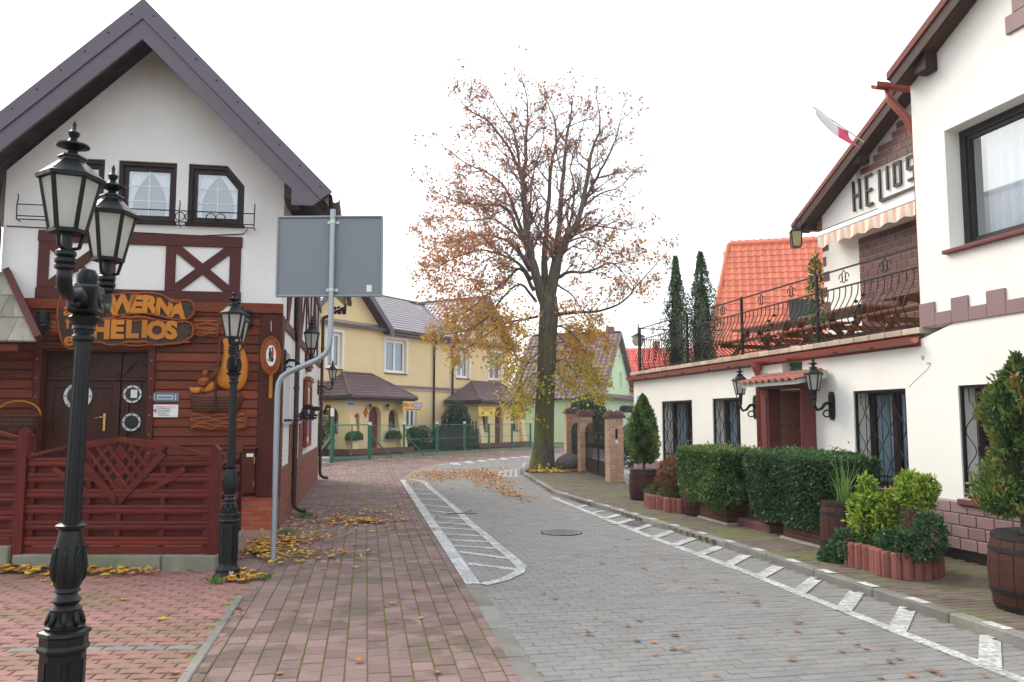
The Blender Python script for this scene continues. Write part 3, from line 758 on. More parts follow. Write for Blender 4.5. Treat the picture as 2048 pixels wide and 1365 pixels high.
# roof slabs
YO = -.7
for s in (1, -1):
    def X(d): return XA+s*d
    m = MB(); m.prism([(X(0), 7.66), (X(2.67), 4.96), (X(2.67), 4.80), (X(0), 7.5)], 'y', YO+.05, 10.95); m.build('roof', M['purple_metal'], tav)
    # seamed covering, one sheet after another
    for k in range(14):
        y0 = YO+.1+k*.775; m = MB(); m.add([(X(.02), y0, 7.672), (X(2.72), y0, 4.942), (X(2.72), y0+.76, 4.942), (X(.02), y0+.76, 7.672), (X(.02), y0+.0, 7.692), (X(2.72), y0, 4.962), (X(2.72), y0+.76, 4.962), (X(.02), y0+.76, 7.692)], [(4,5,6,7),(0,4,7,3),(1,2,6,5),(0,1,5,4),(3,7,6,2)])
        o = m.build('roof_sheet', M['purple_metal'], tav)
        if s < 0: o.data.flip_normals()
    # double bargeboard
    m = MB(); m.prism([(X(0), 7.71), (X(2.72), 4.985), (X(2.56), 4.86), (X(0), 7.41)], 'y', YO-.06, YO); m.build('bargeboard', M['purple_metal'], tav)
    m = MB(); m.prism([(X(0), 7.41), (X(2.56), 4.86), (X(2.44), 4.77), (X(2.14), 4.77), (X(2.14), 5.0), (X(0), 7.11)], 'y', YO-.03, YO+.02); m.build('bargeboard', M['purple_metal'], tav)
    for k in range(9):
        d = .15+k*.3; m = MB(); m.lathe([(0, .012), (.012, .008), (.014, 0)], 6); link('rivet', m.mesh('rivet', M['iron']), tav, (X(d), YO-.061, 7.6-d*1.0), (math.pi/2, 0, 0))
    # soffit boards
    for k in range(20):
        d = .05+k*.128; zz = 7.47-d*1.012; e = random.uniform(-.012, .012)
        m = MB(); m.prism([(X(d), zz), (X(d+.122), zz-.1235), (X(d+.122), zz-.15+e), (X(d), zz-.027+e)], 'y', YO+.02, random.uniform(-.02, .0)); m.build('soffit_board', M['soffit'], tav)
    for d in (2.12,):
        m = MB(); m.bbox(X(d)-.09, X(d)+.09, YO+.02, -.001, 4.86, 5.1, .01); m.build('purlin_end', M['soffit'], tav)
    # eaves gutter
    m = MB(); prof = [(-.07, 0), (-.06, -.05), (0, -.075), (.06, -.05), (.07, 0), (.062, 0), (.05, -.042), (0, -.064), (-.05, -.042), (-.062, 0)]
    m.prism([(X(2.76)+a*s, 4.92+b) for a, b in prof], 'y', YO+.1, 10.9); m.build('gutter', M['brown_metal'], tav)
# ridge cap
m = MB(); m.prism([(XA-.16, 7.56), (XA, 7.74), (XA+.16, 7.56), (XA+.16, 7.535), (XA, 7.71), (XA-.16, 7.535)], 'y', YO+.08, 10.9); m.build('ridge_cap', M['purple_metal'], tav)
# roof-end tail piece above the sign
for k in range(3):
    m = MB(); m.bbox(.3+k*.14, .42+k*.14, 10.6, 10.95, 4.62, 4.8, .01); m.build('rafter_end', M['soffit'], tav)

# windows
def gable_window(w, cham=0):
    a, b, c, d = w; wn = MB(); y0, y1 = .1, .17
    def ring(t):
        p = [(a+t, c+t), (b-t, c+t), (b-t, d-t), (a+t, d-t)]
        if cham == 1: p = [(a+t, c+t), (b-t, c+t), (b-t, d-.31-t*.3), (b-.26-t*.4, d-t), (a+t, d-t)]
        if cham == -1: p = [(a+t, c+t), (b-t, c+t), (b-t, d-t), (a+.26+t*.4, d-t), (a+t, d-.31-t*.3)]
        return p
    wn.frame(ring(-.004 if not cham else 0), ring(.055), y0-.05, y1); f = wn.build('window', M['dark_frame'], tav)
    MB().frame(ring(.057), ring(.115), y0, y1-.01).build('sash', M['dark_frame'], f)
    i = ring(.112); pm_ = MB(); pm_.add([(x, .135, z) for x, z in i], [tuple(range(len(i)))]); pm_.build('pane', M['glass_sky'], f)
    g = MB(); xa, xb, za, zb = a+.115, b-.115, c+.115, d-.115
    xm = (xa+xb)/2
    top_m = zb
    g.box(xm-.008, xm+.008, .128, .142, za, top_m)
    for t in (.33, .66):
        zz = za+(zb-za)*t; lim = xb if cham != 1 or zz < d-.33 else b-.12-(zz-(d-.36))*.84
        g.box(xa, lim, .127, .143, zz-.008, zz+.008)
    g.build('glazing_bar', M['pvc'], f)
    for s in (1, -1):
        cm = MB(); n = 18; rows = 8
        for r in range(rows+1):
            t = r/rows; z = d-.06-(d-c-.1)*t
            for k in range(n+1):
                u = k/n; edge = (a+.06) if s > 0 else (b-.06); wdt = (b-a)*.5*(1-.72*math.sin(t*math.pi*.72)**.8)
                cm.v.append((edge+s*u*wdt, .2+.018*math.sin(u*28+t*2), z))
        for r in range(rows):
            for k in range(n): q = r*(n+1)+k; cm.f.append((q, q+1, q+n+2, q+n+1))
        cm.build('curtain', M['curtain'], f, smooth=True)
    B('sill', M['dark_frame'], f, a-.02, b+.02, -.05, .1, c-.045, c-.005, .006)
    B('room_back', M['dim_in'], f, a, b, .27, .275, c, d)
gable_window(W1, -1); gable_window(W2); gable_window(W3, 1)
# iron rail below the windows
m = MB(); z0, z1 = 4.53, 4.75; xa, xb = -3.73, -.42
br = empty('balcony_rail'); br.parent = tav
for z in (z0, z0+.05, z1): MB().tube([(xa, -.14, z), (xb, -.14, z)], .009, 5).build('rail_bar', M['iron'], br)
for x in (xa, -2.5, -1.5, xb):
    MB().tube([(x, .0, z0), (x, -.14, z0), (x, -.145, z1), (x, -.11, z1+.1), (x, -.13, z1+.16)], .009, 5).build('bracket', M['iron'], br)
for cx in (-3.2, -2.5, -1.42, -.98):
    for dx in (-.07, .07): MB().tube([(cx+dx+.066*math.cos(t*.524), -.14, (z0+.05+z1)/2+.066*math.sin(t*.524)) for t in range(12)], .007, 4, closed=True).build('scroll', M['iron'], br)
MB().tube([(XL+.05, -.012, 4.45), (-2.6, -.012, 4.43), (-1.2, -.012, 4.41), (-.6, -.012, 4.46), (-.52, -.05, 4.53)], .008, 5).build('cable', M['dark_frame'], tav)

# half timbering
def beam(name, x0, x1, z0, z1, y=-.035): B(name, M['maroon'], tav, x0, x1, y, .01, z0, z1, .006)
beam('timber', -3.47, -.6, 4.24, 4.41)
beam('timber', -3.47, -.6, 3.4, 3.56)
posts = [(77, 99), (209, 232), (332, 352), (460, 482)]; pz = []
for p0, p1 in posts:
    x0, x1 = T(p0, 520)[0], T(p1, 520)[0]; pz.append((x0, x1)); beam('timber', x0, x1, 3.561, 4.239, -.033)
for i in (0, 2):
    x0, x1 = pz[i][1], pz[i+1][0]
    MB().bar((x0, -.012, 3.58), (x1, -.012, 4.22), .13, .036).build('brace', M['maroon'], tav)
    MB().bar((x0, -.009, 4.22), (x1, -.009, 3.58), .13, .036).build('brace', M['maroon'], tav)
# ledge beam and planks
B('ledge_beam', M['plank'], tav, -3.66, .03, -.11, .02, 3.24, 3.39, .008)
PH = .138
z = .56; nrow = 0
plank_mesh = {}
def plank_row(x0, x1, z):
    m = MB(); m.prism([(.015, z+.004), (-.05, z+.004), (-.058, z+.018), (-.046, z+PH-.02), (-.036, z+PH-.002), (.015, z+PH-.002)], 'x', x0, x1); m.build('plank', M['plank'], tav)
xc = T(516, 800)[0]
while z < 3.2:
    if z+PH*.5 > DZ: plank_row(XL, xc, z)
    else:
        plank_row(XL, DX0-.1, z); plank_row(DX1+.1, xc, z)
    z += PH
B('corner_board', M['plank_v'], tav, xc+.002, .03, -.07, .02, .5, 3.238, .008)
B('corner_board', M['plank_v'], tav, .001, .03, .022, .3, .5, 3.24, .006)
for x, s in ((DX0-.1, 1), (DX1, 1)): B('door_jamb', M['plank_v'], tav, x, x+.1, -.09, .24, .1, DZ, .008)
B('door_head', M['plank'], tav, DX0-.1, DX1+.1, -.092, .24, DZ+.001, DZ+.1, .008)
for k in range(9):
    for x in (DX0-.05, DX1+.05): link('nail', MB().lathe([(0, .006), (.008, .003), (.009, 0)], 6).mesh('nail', M['alu']), tav, (x, -.0905, .35+k*.27), (math.pi/2, 0, 0))
# double door with portholes
dr = empty('door'); dr.parent = tav
MB().box(DX0-.0, DX1+.0, .23, .27, .12, DZ).build('door_back', M['dark_in'], dr)
xs_ = [DX0, T(236, 800)[0], DX1]
holes_ = {0: [(T(157, 793, .12), .2)], 1: [(T(266, 789, .12), .135), (T(264, 845, .12), .135)]}
for i in (0, 1):
    a, b = xs_[i]+.008, xs_[i+1]-.008
    lf = B('door_leaf', M['door'], dr, a, b, .14, .2, .14, DZ-.01, .004)
    for (x0, x1) in ((a, a+.11), (b-.11, b)): B('stile', M['door'], lf, x0, x1, .115, .139, .14, 2.2, .006)
    B('rail', M['door'], lf, a+.112, b-.112, .118, .139, 2.1, 2.2, .006); B('rail', M['door'], lf, a, b, .105, .139, 2.21, 2.27, .01)
    B('rail', M['door'], lf, a+.112, b-.112, .118, .139, .14, .34, .006); B('panel', M['door'], lf, a+.16, b-.16, .128, .139, .42, 1.0, .01)
    xm = (a+b)/2
    for s in (1, -1): MB().bar((xm, .122, 2.56), (xm+s*(b-a)*.46, .122, 2.31), .05, .03).build('pediment', M['door'], lf)
    for (px_, r) in holes_[i]:
        MB().lathe([(r, -.02), (r, .015), (r*.96, .03), (r*.78, .03), (r*.76, .015), (r*.74, .015), (r*.74, -.02)], 32).build('porthole', M['alu'], lf, smooth=R(40), loc=(px_[0], .115, px_[1]), rot=(math.pi/2, 0, 0))
        link('porthole_glass', MB().lathe([(r*.75, 0), (r*.75, .004)], 28).mesh('porthole_glass', M['black_glass'] if 'black_glass' in M else M['glass']), lf, (px_[0], .112, px_[1]), (math.pi/2, 0, 0))
        for k in range(8):
            t = k*.785; link('bolt', MB().lathe([(.012, 0), (.01, .006), (0, .008)], 6).mesh('bolt', M['iron']), lf, (px_[0]+r*.87*math.cos(t), .085, px_[1]+r*.87*math.sin(t)), (math.pi/2, 0, 0))
hx, hz = T(208, 845, .1); hd = B('handle_plate', M['brass'], dr, hx-.018, hx+.018, .104, .114, hz-.13, hz+.13, .004)
MB().tube([(hx, .1, hz+.07), (hx, .06, hz+.07), (hx-.05, .055, hz+.075), (hx-.12, .06, hz+.06)], .009, 6).build('handle', M['brass'], dr)
p = T(268, 788, .1); B('notice', M['paper'], dr, p[0]-.045, p[0]+.045, .1, .104, p[1]-.06, p[1]+.06)

# brick plinth
B('plinth_core', M['mortar'], tav, XL, .0, -.02, .2, .0, .5)
bl_, bh_ = .25, .0715
bmesh_ = MB().bbox(0, bl_-.012, -.036, .0, 0, bh_-.011, .004).mesh('brick', M['brick_o']); bhalf = MB().bbox(0, bl_/2-.012, -.036, .0, 0, bh_-.011, .004).mesh('brick', M['brick_o'])
for r in range(7):
    x = XR+.012-bl_-(r % 2)*bl_/2; z = .005+r*bh_
    if r % 2: link('brick', bhalf, tav, (XR-bl_/2+.012, 0, z))
    while x > -3.9: link('brick', bmesh_, tav, (x, random.uniform(-.003, .002), z)); x -= bl_
# side wall: brick slips, windows, timber, posters
sp = MB()
def slips(y0, y1, z0, z1):
    r = 0; z = z0
    while z < z1-.03:
        y = y0-(r % 2)*.125
        while y < y1:
            a, b = max(y, y0), min(y+.238, y1)
            if b-a > .02: sp.box(0, .022, a, b, z, min(z+.062, z1)); sp.att += [random.random()]*6
            y += .25
        z += .0725; r += 1
B('slip_bed', M['mortar_d'], tav, .0, .012, .31, 10.6, .0, .9); slips(.31, 10.6, 0, .9)
for y0, y1 in ((.31, .48), (1.78, 2.7), (3.88, 4.7)): B('slip_bed', M['mortar_d'], tav, .0, .012, y0, y1, .9, 1.6); slips(y0, y1, .905, 1.6)
tag(sp.build('brick_slip', M['brick_clad'], tav), kind='stuff')
for (y0, y1, z0, z1) in SWH:
    f = B('window', M['pvc'], tav, -.19, -.15, y0, y1, z0, z1)
    for (a, b, c, d) in ((y0, y0+.07, z0, z1), (y1-.07, y1, z0, z1), (y0+.07, y1-.07, z0, z0+.07), (y0+.07, y1-.07, z1-.07, z1), ((y0+y1)/2-.04, (y0+y1)/2+.04, z0+.07, z1-.07)): B('window_frame', M['pvc'], f, -.149, -.09, a, b, c, d, .005)
    B('pane', M['glass'], f, -.125, -.12, y0+.07, y1-.07, z0+.07, z1-.07); B('sill', M['pvc'], f, -.08, .04, y0-.03, y1+.03, z0-.04, z0-.005, .005)
ys = [.9, 2.3, 3.7, 5.1, 6.5, 7.9, 9.3]
for y in ys: B('timber', M['maroon'], tav, -.01, .03, y-.08, y+.08, 3.22, 4.6, .006)
for a, b, s in zip(ys[:-1], ys[1:], (1, -1, 1, -1, 1, -1)):
    MB().bar((.01, a+.08, 3.25 if s > 0 else 4.55), (.01, b-.08, 4.55 if s > 0 else 3.25), .13, .034, (1, 0, 0)).build('brace', M['maroon'], tav)
B('timber', M['maroon'], tav, -.01, .034, .32, 10.6, 3.06, 3.219, .006); B('timber', M['maroon'], tav, -.01, .034, .32, 10.6, 4.6, 4.74, .006)
# downpipes
def downpipe(x, y, ztop, mat, parent, shoe=.22, off=0.6, r=.045, dirx=1):
    d = empty('downpipe'); d.parent = parent
    MB().tube([(x+off*dirx, y, ztop), (x+off*dirx, y, ztop-.1), (x+off*.5*dirx, y, ztop-.25), (x, y, ztop-.42), (x, y, ztop-.5), (x, y, .22), (x+.02*dirx, y, .12), (x+shoe*.5*dirx, y, .06), (x+shoe*dirx, y, .05)], r, 10, cap=False).build('pipe', mat, d, smooth=True)
    for z in (.7, 2.2, 3.6):
        if z < ztop-.6: MB().lathe([(r+.004, -.025), (r+.01, -.02), (r+.01, .02), (r+.004, .025)], 12, (x, y, z)).build('clip', mat, d)
    return d
downpipe(.075, 2.2, 4.86, M['brown_metal'], tav); downpipe(.085, 10.45, 4.86, M['brown_metal'], tav)
downpipe(XL-.02, -.12, 4.86, M['brown_metal'], tav, off=.55, dirx=-1)
# ---- shingled porch roof on the left
pr = empty('porch_roof'); pr.parent = tav
A_ = (-3.88, -.02, 3.76); Bp = (T(75, 678, -1.0)[0], -1.0, T(75, 678, -1.0)[1]); C_ = (-7.2, -1.0, Bp[2]); D_ = (-7.2, -.02, 3.76)
MB().add([A_, Bp, C_, D_], [(0, 3, 2, 1)]).add([(A_[0], A_[1], A_[2]-.06), (Bp[0], Bp[1], Bp[2]-.06), (C_[0], C_[1], C_[2]-.06), (D_[0], D_[1], D_[2]-.06)], [(0, 1, 2, 3)]).build('roof_deck', M['soffit'], pr)
for r in range(3):
    t0, t1 = r/3, (r+1)/3+.06
    y0, z0 = A_[1]+(Bp[1]-A_[1])*t0, A_[2]+(Bp[2]-A_[2])*t0; y1, z1 = A_[1]+(Bp[1]-A_[1])*t1, A_[2]+(Bp[2]-A_[2])*t1
    xr0 = A_[0]+(Bp[0]-A_[0])*t0; xr1 = A_[0]+(Bp[0]-A_[0])*min(1, t1); x = xr1
    k = 0
    while x > -7:
        wd = random.uniform(.16, .24); e = random.uniform(0, .012)
        xa0 = min(x, xr0+.02)
        m = MB(); v = [(min(x-wd+.006, xa0-.01), y0, z0+.012), (xa0, y0, z0+.012), (x, y1, z1+.03+e), (x-wd+.006, y1, z1+.03+e)]
        m.add(v+[(p_[0], p_[1]+.012, p_[2]-.02) for p_ in v], [(0,3,2,1),(4,5,6,7),(3,7,6,2),(0,4,7,3),(1,2,6,5)]); m.build('shingle', M['shingle'], pr); x -= wd; k += 1
MB().bar((A_[0]+.02, A_[1], A_[2]+.03), (Bp[0]+.03, Bp[1]-.03, Bp[2]+.0), .1, .09, (1, 0, .3)).build('verge_board', M['maroon'], pr)
B('porch_post', M['plank_v'], pr, -3.99, -3.91, -.98, -.9, 0, Bp[2]-.06, .008)
B('eaves_beam', M['plank'], pr, -7, -3.3, -.97, -.89, Bp[2]-.17, Bp[2]-.07, .008)
B('porch_wall', M['plank'], tav, -7.2, XL-.003, .05, .25, 0, 3.3)
z = .3
while z < 3.2: B('plank', M['plank'], tav, -7.1, XL-.08, .01, .049, z, z+PH-.006, .006); z += PH

# ================================================================ THINGS ON THE TAVERN WALL
def wpos(x, y, z): return TL.W(x, y, z)
def relief(m, poly, y0, depth, rings=((1, 0), (1, .5), (.93, .85), (.7, 1.0))):
    poly = ccw(poly); cx = sum(p[0] for p in poly)/len(poly); cz = sum(p[1] for p in poly)/len(poly); n = len(poly); b = len(m.v)
    for s, d in rings:
        for p in poly: m.v.append((cx+(p[0]-cx)*s, y0-depth*d, cz+(p[1]-cz)*s))
    for r in range(len(rings)-1):
        for i in range(n): j = (i+1) % n; m.f.append((b+r*n+i, b+r*n+j, b+(r+1)*n+j, b+(r+1)*n+i))
    k = b+(len(rings)-1)*n; m.f.append(tuple(k+i for i in range(n))); m.f.append(tuple(b+i for i in range(n))[::-1]); return m
def smoothpoly(p, it=2):
    for _ in range(it): p = [q for i in range(len(p)) for q in ((p[i][0]*.75+p[(i+1)%len(p)][0]*.25, p[i][1]*.75+p[(i+1)%len(p)][1]*.25), (p[i][0]*.25+p[(i+1)%len(p)][0]*.75, p[i][1]*.25+p[(i+1)%len(p)][1]*.75))]
    return p
YB = -.075
cs = lambda x, y: T(100+x/4.014, 560+y/4.014, -.1)
sgn = empty('carved_sign', TL.o, TL.a, 'large carved wooden sign with golden tavern lettering above the dark door', 'sign')
b_caf = [(200,95),(160,72),(110,95),(80,160),(64,230),(60,320),(70,400),(88,470),(108,520),(150,556),(195,552),(225,530),(330,505),(340,330),(330,200)]
b_top = [(300,190),(420,170),(500,140),(560,115),(650,105),(700,116),(760,105),(850,112),(920,130),(980,165),(1050,175),(1110,160),(1150,190),(1168,240),(1150,290),(1110,318),(1050,325),(980,318),(900,295),(820,280),(740,268),(680,274),(600,280),(520,300),(440,318),(320,325)]
b_bot = [(300,350),(420,330),(500,316),(580,324),(680,332),(760,326),(850,326),(960,340),(1050,346),(1110,336),(1150,365),(1158,420),(1145,460),(1090,490),(1060,512),(950,518),(880,530),(800,522),(740,532),(640,530),(560,520),(470,530),(420,502),(310,508)]
for poly, off in ((b_caf, 0), (b_top, .012), (b_bot, .024)):
    P = smoothpoly([cs(*p) for p in poly], 2); m = MB(); m.prism(P, 'y', YB-.03-off, YB); o = m.build('board', M['carve_dark'], sgn)
    MB().tube([(x, YB-.035-off, z) for x, z in P], .019, 6, closed=True).build('carved_rim', M['carve'], o, smooth=True)
def letter(ch, cx, cy, hgt, parent, y, rot=0.0, bold=.02, mat='carve_gold', wide=1.0):
    p = cs(cx, cy); me = text_mesh(ch, hgt/4.014/1653*12.3/.72, .012, M[mat], bold)
    o = link('letter', me, parent, (p[0], y, p[1]), (math.pi/2, rot, 0), (wide, 1, 1)); return o
for ch, x, y, h_, r in (('T', 375, 242, 125, -.1), ('A', 470, 222, 130, -.06), ('W', 588, 200, 130, 0), ('E', 697, 204, 128, 0), ('R', 803, 206, 128, .05), ('N', 922, 228, 122, .1), ('A', 1030, 252, 115, .13)): letter(ch, x, y, h_, sgn, YB-.055, r)
for ch, x, y, h_ in (('H', 415, 410, 138), ('E', 545, 408, 136), ('L', 665, 405, 132), ('I', 765, 404, 130), ('O', 865, 415, 134), ('S', 980, 414, 134)): letter(ch, x, y, h_, sgn, YB-.067)
for ch, x, y, h_ in (('C', 165, 125, 95), ('a', 150, 240, 108), ('f', 150, 350, 95), ('e', 155, 482, 108)): letter(ch, x, y, h_, sgn, YB-.043, 0, .006)
for pts in ([(540,325),(600,300),(660,312),(705,300),(740,305),(800,312),(860,325)], [(560,520),(640,500),(700,508),(760,498),(830,520)], [(930,140),(990,180),(1040,190)], [(1060,505),(1130,500),(1090,475)]):
    MB().tube([(cs(*p)[0], YB-.07, cs(*p)[1]) for p in pts], [.012]+[.028]*(len(pts)-2)+[.012], 6).build('carved_scroll', M['carve'], sgn, smooth=True)
for p in ((1135,222),(1128,385),(1122,442)): link('bolt', MB().lathe([(.02, 0), (.018, .012), (0, .018)], 8).mesh('bolt', M['iron']), sgn, (cs(*p)[0], YB-.06, cs(*p)[1]), (math.pi/2, 0, 0))
def wave_board(name, poly, label, rows, seed):
    P = smoothpoly(poly, 2); w_ = empty(name, TL.o, TL.a, label, 'carving')
    o = relief(MB(), P, YB+.02, .05).build('board', M['carve'], w_, smooth=R(60)); rr = random.Random(seed)
    x0 = min(p[0] for p in P)+.03; x1 = max(p[0] for p in P)-.03; z0 = min(p[1] for p in P)+.03; z1 = max(p[1] for p in P)-.035
    for k in range(rows):
        z = z0+(z1-z0)*k/(rows-1); ph = rr.uniform(0, 6); n = max(12, int((x1-x0)/.025)); pts = []
        for i in range(n+1):
            x = x0+(x1-x0)*i/n; w0 = abs(math.sin((x*9.5)+ph)); pts.append((x, YB-.03-.02*w0, min(z1+.01, z+.05*w0-.015)))
        MB().tube(pts, [.006+.014*abs(math.sin(x_[0]*9.5+ph)) for x_ in pts], 6).build('wave', M['carve'], w_, smooth=True)
    return w_
wave_board('wave_carving', [cs(1140, 330), cs(1240, 315), cs(1350, 325), cs(1365, 400), cs(1345, 472), cs(1250, 455), cs(1140, 445)], 'small carved wooden wave panel butting the right end of the carved sign', 4, 3)
wave_board('wave_carving', [cs(-70, 300), cs(0, 290), cs(75, 320), cs(85, 400), cs(70, 450), cs(-20, 440), cs(-70, 420)], 'small carved wooden wave panel butting the vertical lettering of the sign', 4, 5)
sh = lambda x, y: T(270+x/5.686, 640+y/5.686, -.1)
wave_board('wave_carving', [sh(615, 1075), sh(700, 1060), sh(900, 1050), sh(1100, 1050), sh(1240, 1062), sh(1278, 1130), sh(1272, 1220), sh(1230, 1262), sh(900, 1262), sh(660, 1258), sh(612, 1210)], 'wide carved wooden wave panel below the carved ship', 6, 9)
ship = empty('ship_carving', TL.o, TL.a, 'carved wooden sailing boat with golden sail and an oarsman on the plank wall', 'carving')
S = lambda *l: [sh(*p) for p in l]
relief(MB(), smoothpoly(S((985,200),(1010,330),(990,500),(940,620),(918,700),(950,770),(1080,800),(1180,808),(1255,745),(1290,600),(1285,450),(1235,330),(1180,262),(1090,215)), 2), YB+.02, .07).build('sail', M['carve_gold'], ship, smooth=R(60))
hull = relief(MB(), smoothpoly(S((625,835),(700,852),(790,830),(920,800),(1050,800),(1130,818),(1215,840),(1222,890),(1185,1000),(1140,1065),(900,1070),(650,1060),(632,950)), 1), YB+.02, .11).build('hull', M['ship'], ship, smooth=R(60))
for k in range(6):
    z = 880+k*30; MB().tube([(sh(640+k*3, z-6)[0], YB-.08, sh(640, z-6)[1]), (sh(780, z+8)[0], YB-.098, sh(780, z+8)[1]), (sh(925, z)[0], YB-.1, sh(925, z)[1]), (sh(1080, z+6)[0], YB-.098, sh(1080, z+6)[1]), (sh(1205-k*6, z-4)[0], YB-.08, sh(1205, z-4)[1])], .006, 4).build('strake', M['carve_dark'], hull)
MB().tube([(sh(970, 190)[0], YB-.06, sh(970, 190)[1]), (sh(955, 500)[0], YB-.07, sh(955, 500)[1]), (sh(925, 680)[0], YB-.08, sh(925, 680)[1]), (sh(928, 1050)[0], YB-.11, sh(928, 1050)[1])], .016, 7).build('mast', M['ship'], ship, smooth=True)
relief(MB(), smoothpoly(S((618,755),(660,775),(730,760),(800,770),(810,800),(760,838),(690,845),(630,825)), 1), YB+.02, .1).build('prow_ornament', M['carve_gold'], ship, smooth=R(60))
relief(MB(), smoothpoly(S((780,830),(800,770),(850,720),(900,690),(918,740),(910,800),(850,825)), 1), YB+.02, .12).build('shell_ornament', M['carve_gold'], ship, smooth=R(60))
fg = MB(); relief(fg, smoothpoly(S((770,648),(840,648),(880,700),(860,745),(800,760),(725,735),(712,690)), 2), YB+.02, .13)
p = sh(806, 612); fg.lathe([(0, -.052), (.03, -.04), (.04, -.01), (.04, .015), (.028, .042), (0, .052)], 12, (p[0], YB-.07, p[1]))
fg.tube([(sh(730, 690)[0], YB-.09, sh(730, 690)[1]), (sh(745, 735)[0], YB-.12, sh(745, 735)[1]), (sh(815, 742)[0], YB-.135, sh(815, 742)[1])], .016, 6)
fg.build('oarsman_figure', M['carve'], ship, smooth=R(60))
MB().tube([(sh(740, 838)[0], YB-.13, sh(740, 838)[1]), (sh(870, 670)[0], YB-.14, sh(870, 670)[1])], .009, 6).build('oar', M['ship'], ship)
relief(MB(), S((845,695),(925,560),(945,535),(978,560),(965,590),(885,680)), YB-.115, .03).build('oar_blade', M['ship'], ship)

# plaques
def plaque(px0, py0, px1, py1, mat, label, y=-.064):
    a, b = T(px0, py1), T(px1, py0); o = empty('plaque', wpos((a[0]+b[0])/2, y, (a[1]+b[1])/2), TL.a, label, 'plaque'); wv, hv = abs(b[0]-a[0])/2, abs(b[1]-a[1])/2
    B('plate', mat, o, -wv, wv, -.012, 0, -hv, hv, .003); return o, wv, hv
M['plq'] = rough_mat('blue_grey_metal', (.13, .17, .24), .3, 25, 80, .4, .3)
M['plq_l'] = plain('pale_relief', (.45, .5, .58), .4, .3)
o, wv, hv = plaque(303, 786, 361, 804, M['plq'], 'blue-grey metal relief plaque on the planks above the white notice')
B('relief_panel', M['plq_l'], o, -wv*.55, wv*.6, -.02, -.0125, -hv*.55, hv*.5, .005); B('relief_bar', M['plq'], o, -wv*.45, wv*.5, -.024, -.0205, -hv*.2, hv*.15, .003)
for s in (-1, 1): B('relief_column', M['plq_l'], o, s*wv*.75-.012, s*wv*.75+.012, -.02, -.0125, -hv*.7, hv*.7, .004)
o, wv, hv = plaque(301, 810, 359, 835, M['paper'], 'white printed notice with red text on the planks beside the door')
M['ink'] = plain('grey_print', (.25, .25, .25), .7); M['ink_r'] = plain('red_print', (.5, .04, .03), .6); M['ink_g'] = plain('olive_print', (.25, .3, .1), .6); M['ink_b'] = plain('blue_print', (.06, .1, .45), .5)
def printed(body, size, x, z, mat, parent, y=-.0135, bold=0.0, spacing=1.0):
    return link('print', text_mesh(body, size, .0004, mat, bold, spacing=spacing, res=1), parent, (x, y, z), (math.pi/2, 0, 0))
printed('TAWERNA HELIOS', .034, .02, hv*.62, M['ink_r'], o)
for k in range(4): B('print', M['ink'], o, -wv*.45, wv*(.45 if k < 3 else .2), -.0135, -.0122, hv*(.3-.25*k), hv*(.42-.25*k))
B('print', M['ink_g'], o, -wv*.4, wv*.4, -.0135, -.0122, -hv*.72, -hv*.6)
B('print', M['ink_r'], o, -wv*.62, -wv*.52, -.0135, -.0122, -hv*.3, hv*.35); MB().bar((-wv*.85, -.013, -hv*.2), (-wv*.62, -.013, hv*.15), .018, .0014).build('print', M['ink_b'], o)

# small dark ship lanterns
def ship_lantern(px, py, label):
    x, z = T(px, py, -.15); o = empty('bulkhead_lantern', wpos(x, -.19, z), TL.a, label, 'wall lamp')
    MB().lathe([(.0, .15), (.085, .14), (.095, .11), (.09, .1)], 16).build('cap', M['iron'], o); MB().lathe([(.05, -.14), (.085, -.1), (.088, .1)], 16).build('lamp_glass', M['black_frame'], o)
    for k in range(4): MB().lathe([(.093, -.012), (.1, 0), (.093, .012)], 16, (0, 0, -.08+k*.055)).build('guard_ring', M['iron'], o)
    for k in range(6): t = k*1.047; MB().tube([(.098*math.cos(t), .098*math.sin(t), .1), (.098*math.cos(t), .098*math.sin(t), -.1), (.04*math.cos(t), .04*math.sin(t), -.15)], .006, 4).build('guard_bar', M['iron'], o)
    B('mount', M['iron'], o, -.04, .04, .09, .17, -.05, .12, .005)
ship_lantern(87, 643, 'dark caged lantern on the planks between shingled porch roof and carved sign'); ship_lantern(492, 640, 'dark caged lantern on the planks high above the carved ship sail')
# oval hanging sign with bracket
p = TL.uz(541, 712, -.32)
ov = empty('oval_sign', wpos(p[0], -.32, p[1]), TL.a+R(22), 'oval hanging wooden sign with white medallion at the tavern corner', 'sign')
def oval(a, b, n=28): return [(a*math.cos(2*math.pi*k/n), b*math.sin(2*math.pi*k/n)) for k in range(n)]
relief(MB(), oval(.15, .285), .02, .04, ((1, 0), (1, .6), (.97, .9), (.95, 1))).build('board', M['carve'], ov, smooth=R(50))
MB().tube([(x, -.02, z) for x, z in oval(.138, .272)], .016, 6, closed=True).build('carved_rim', M['carve'], ov, smooth=True)
MB().prism(oval(.072, .155), 'y', -.03, -.021).build('medallion', M['paper'], ov)
for (x, z, a, b, mt) in ((-.016, .02, .022, .07, 'black_frame'), (.022, .035, .018, .075, 'ink_r'), (-.018, .095, .016, .02, 'black_frame'), (.018, .11, .014, .018, 'black_frame'), (-.02, -.06, .03, .03, 'ink_g'), (.014, -.055, .026, .04, 'black_frame')):
    MB().prism([(x+u, z+v) for u, v in oval(a, b, 10)], 'y', -.0325, -.0301).build('print', M[mt], ov)
for z in (.3, .34): MB().tube([(.012*math.cos(t*.785), 0, z+.022*math.sin(t*.785)) for t in range(8)], .005, 4, closed=True).build('chain_link', M['iron'], ov)
MB().tube([(0, 0, .36), (0, .02, .52)], .004, 4).build('chain_link', M['alu'], ov)
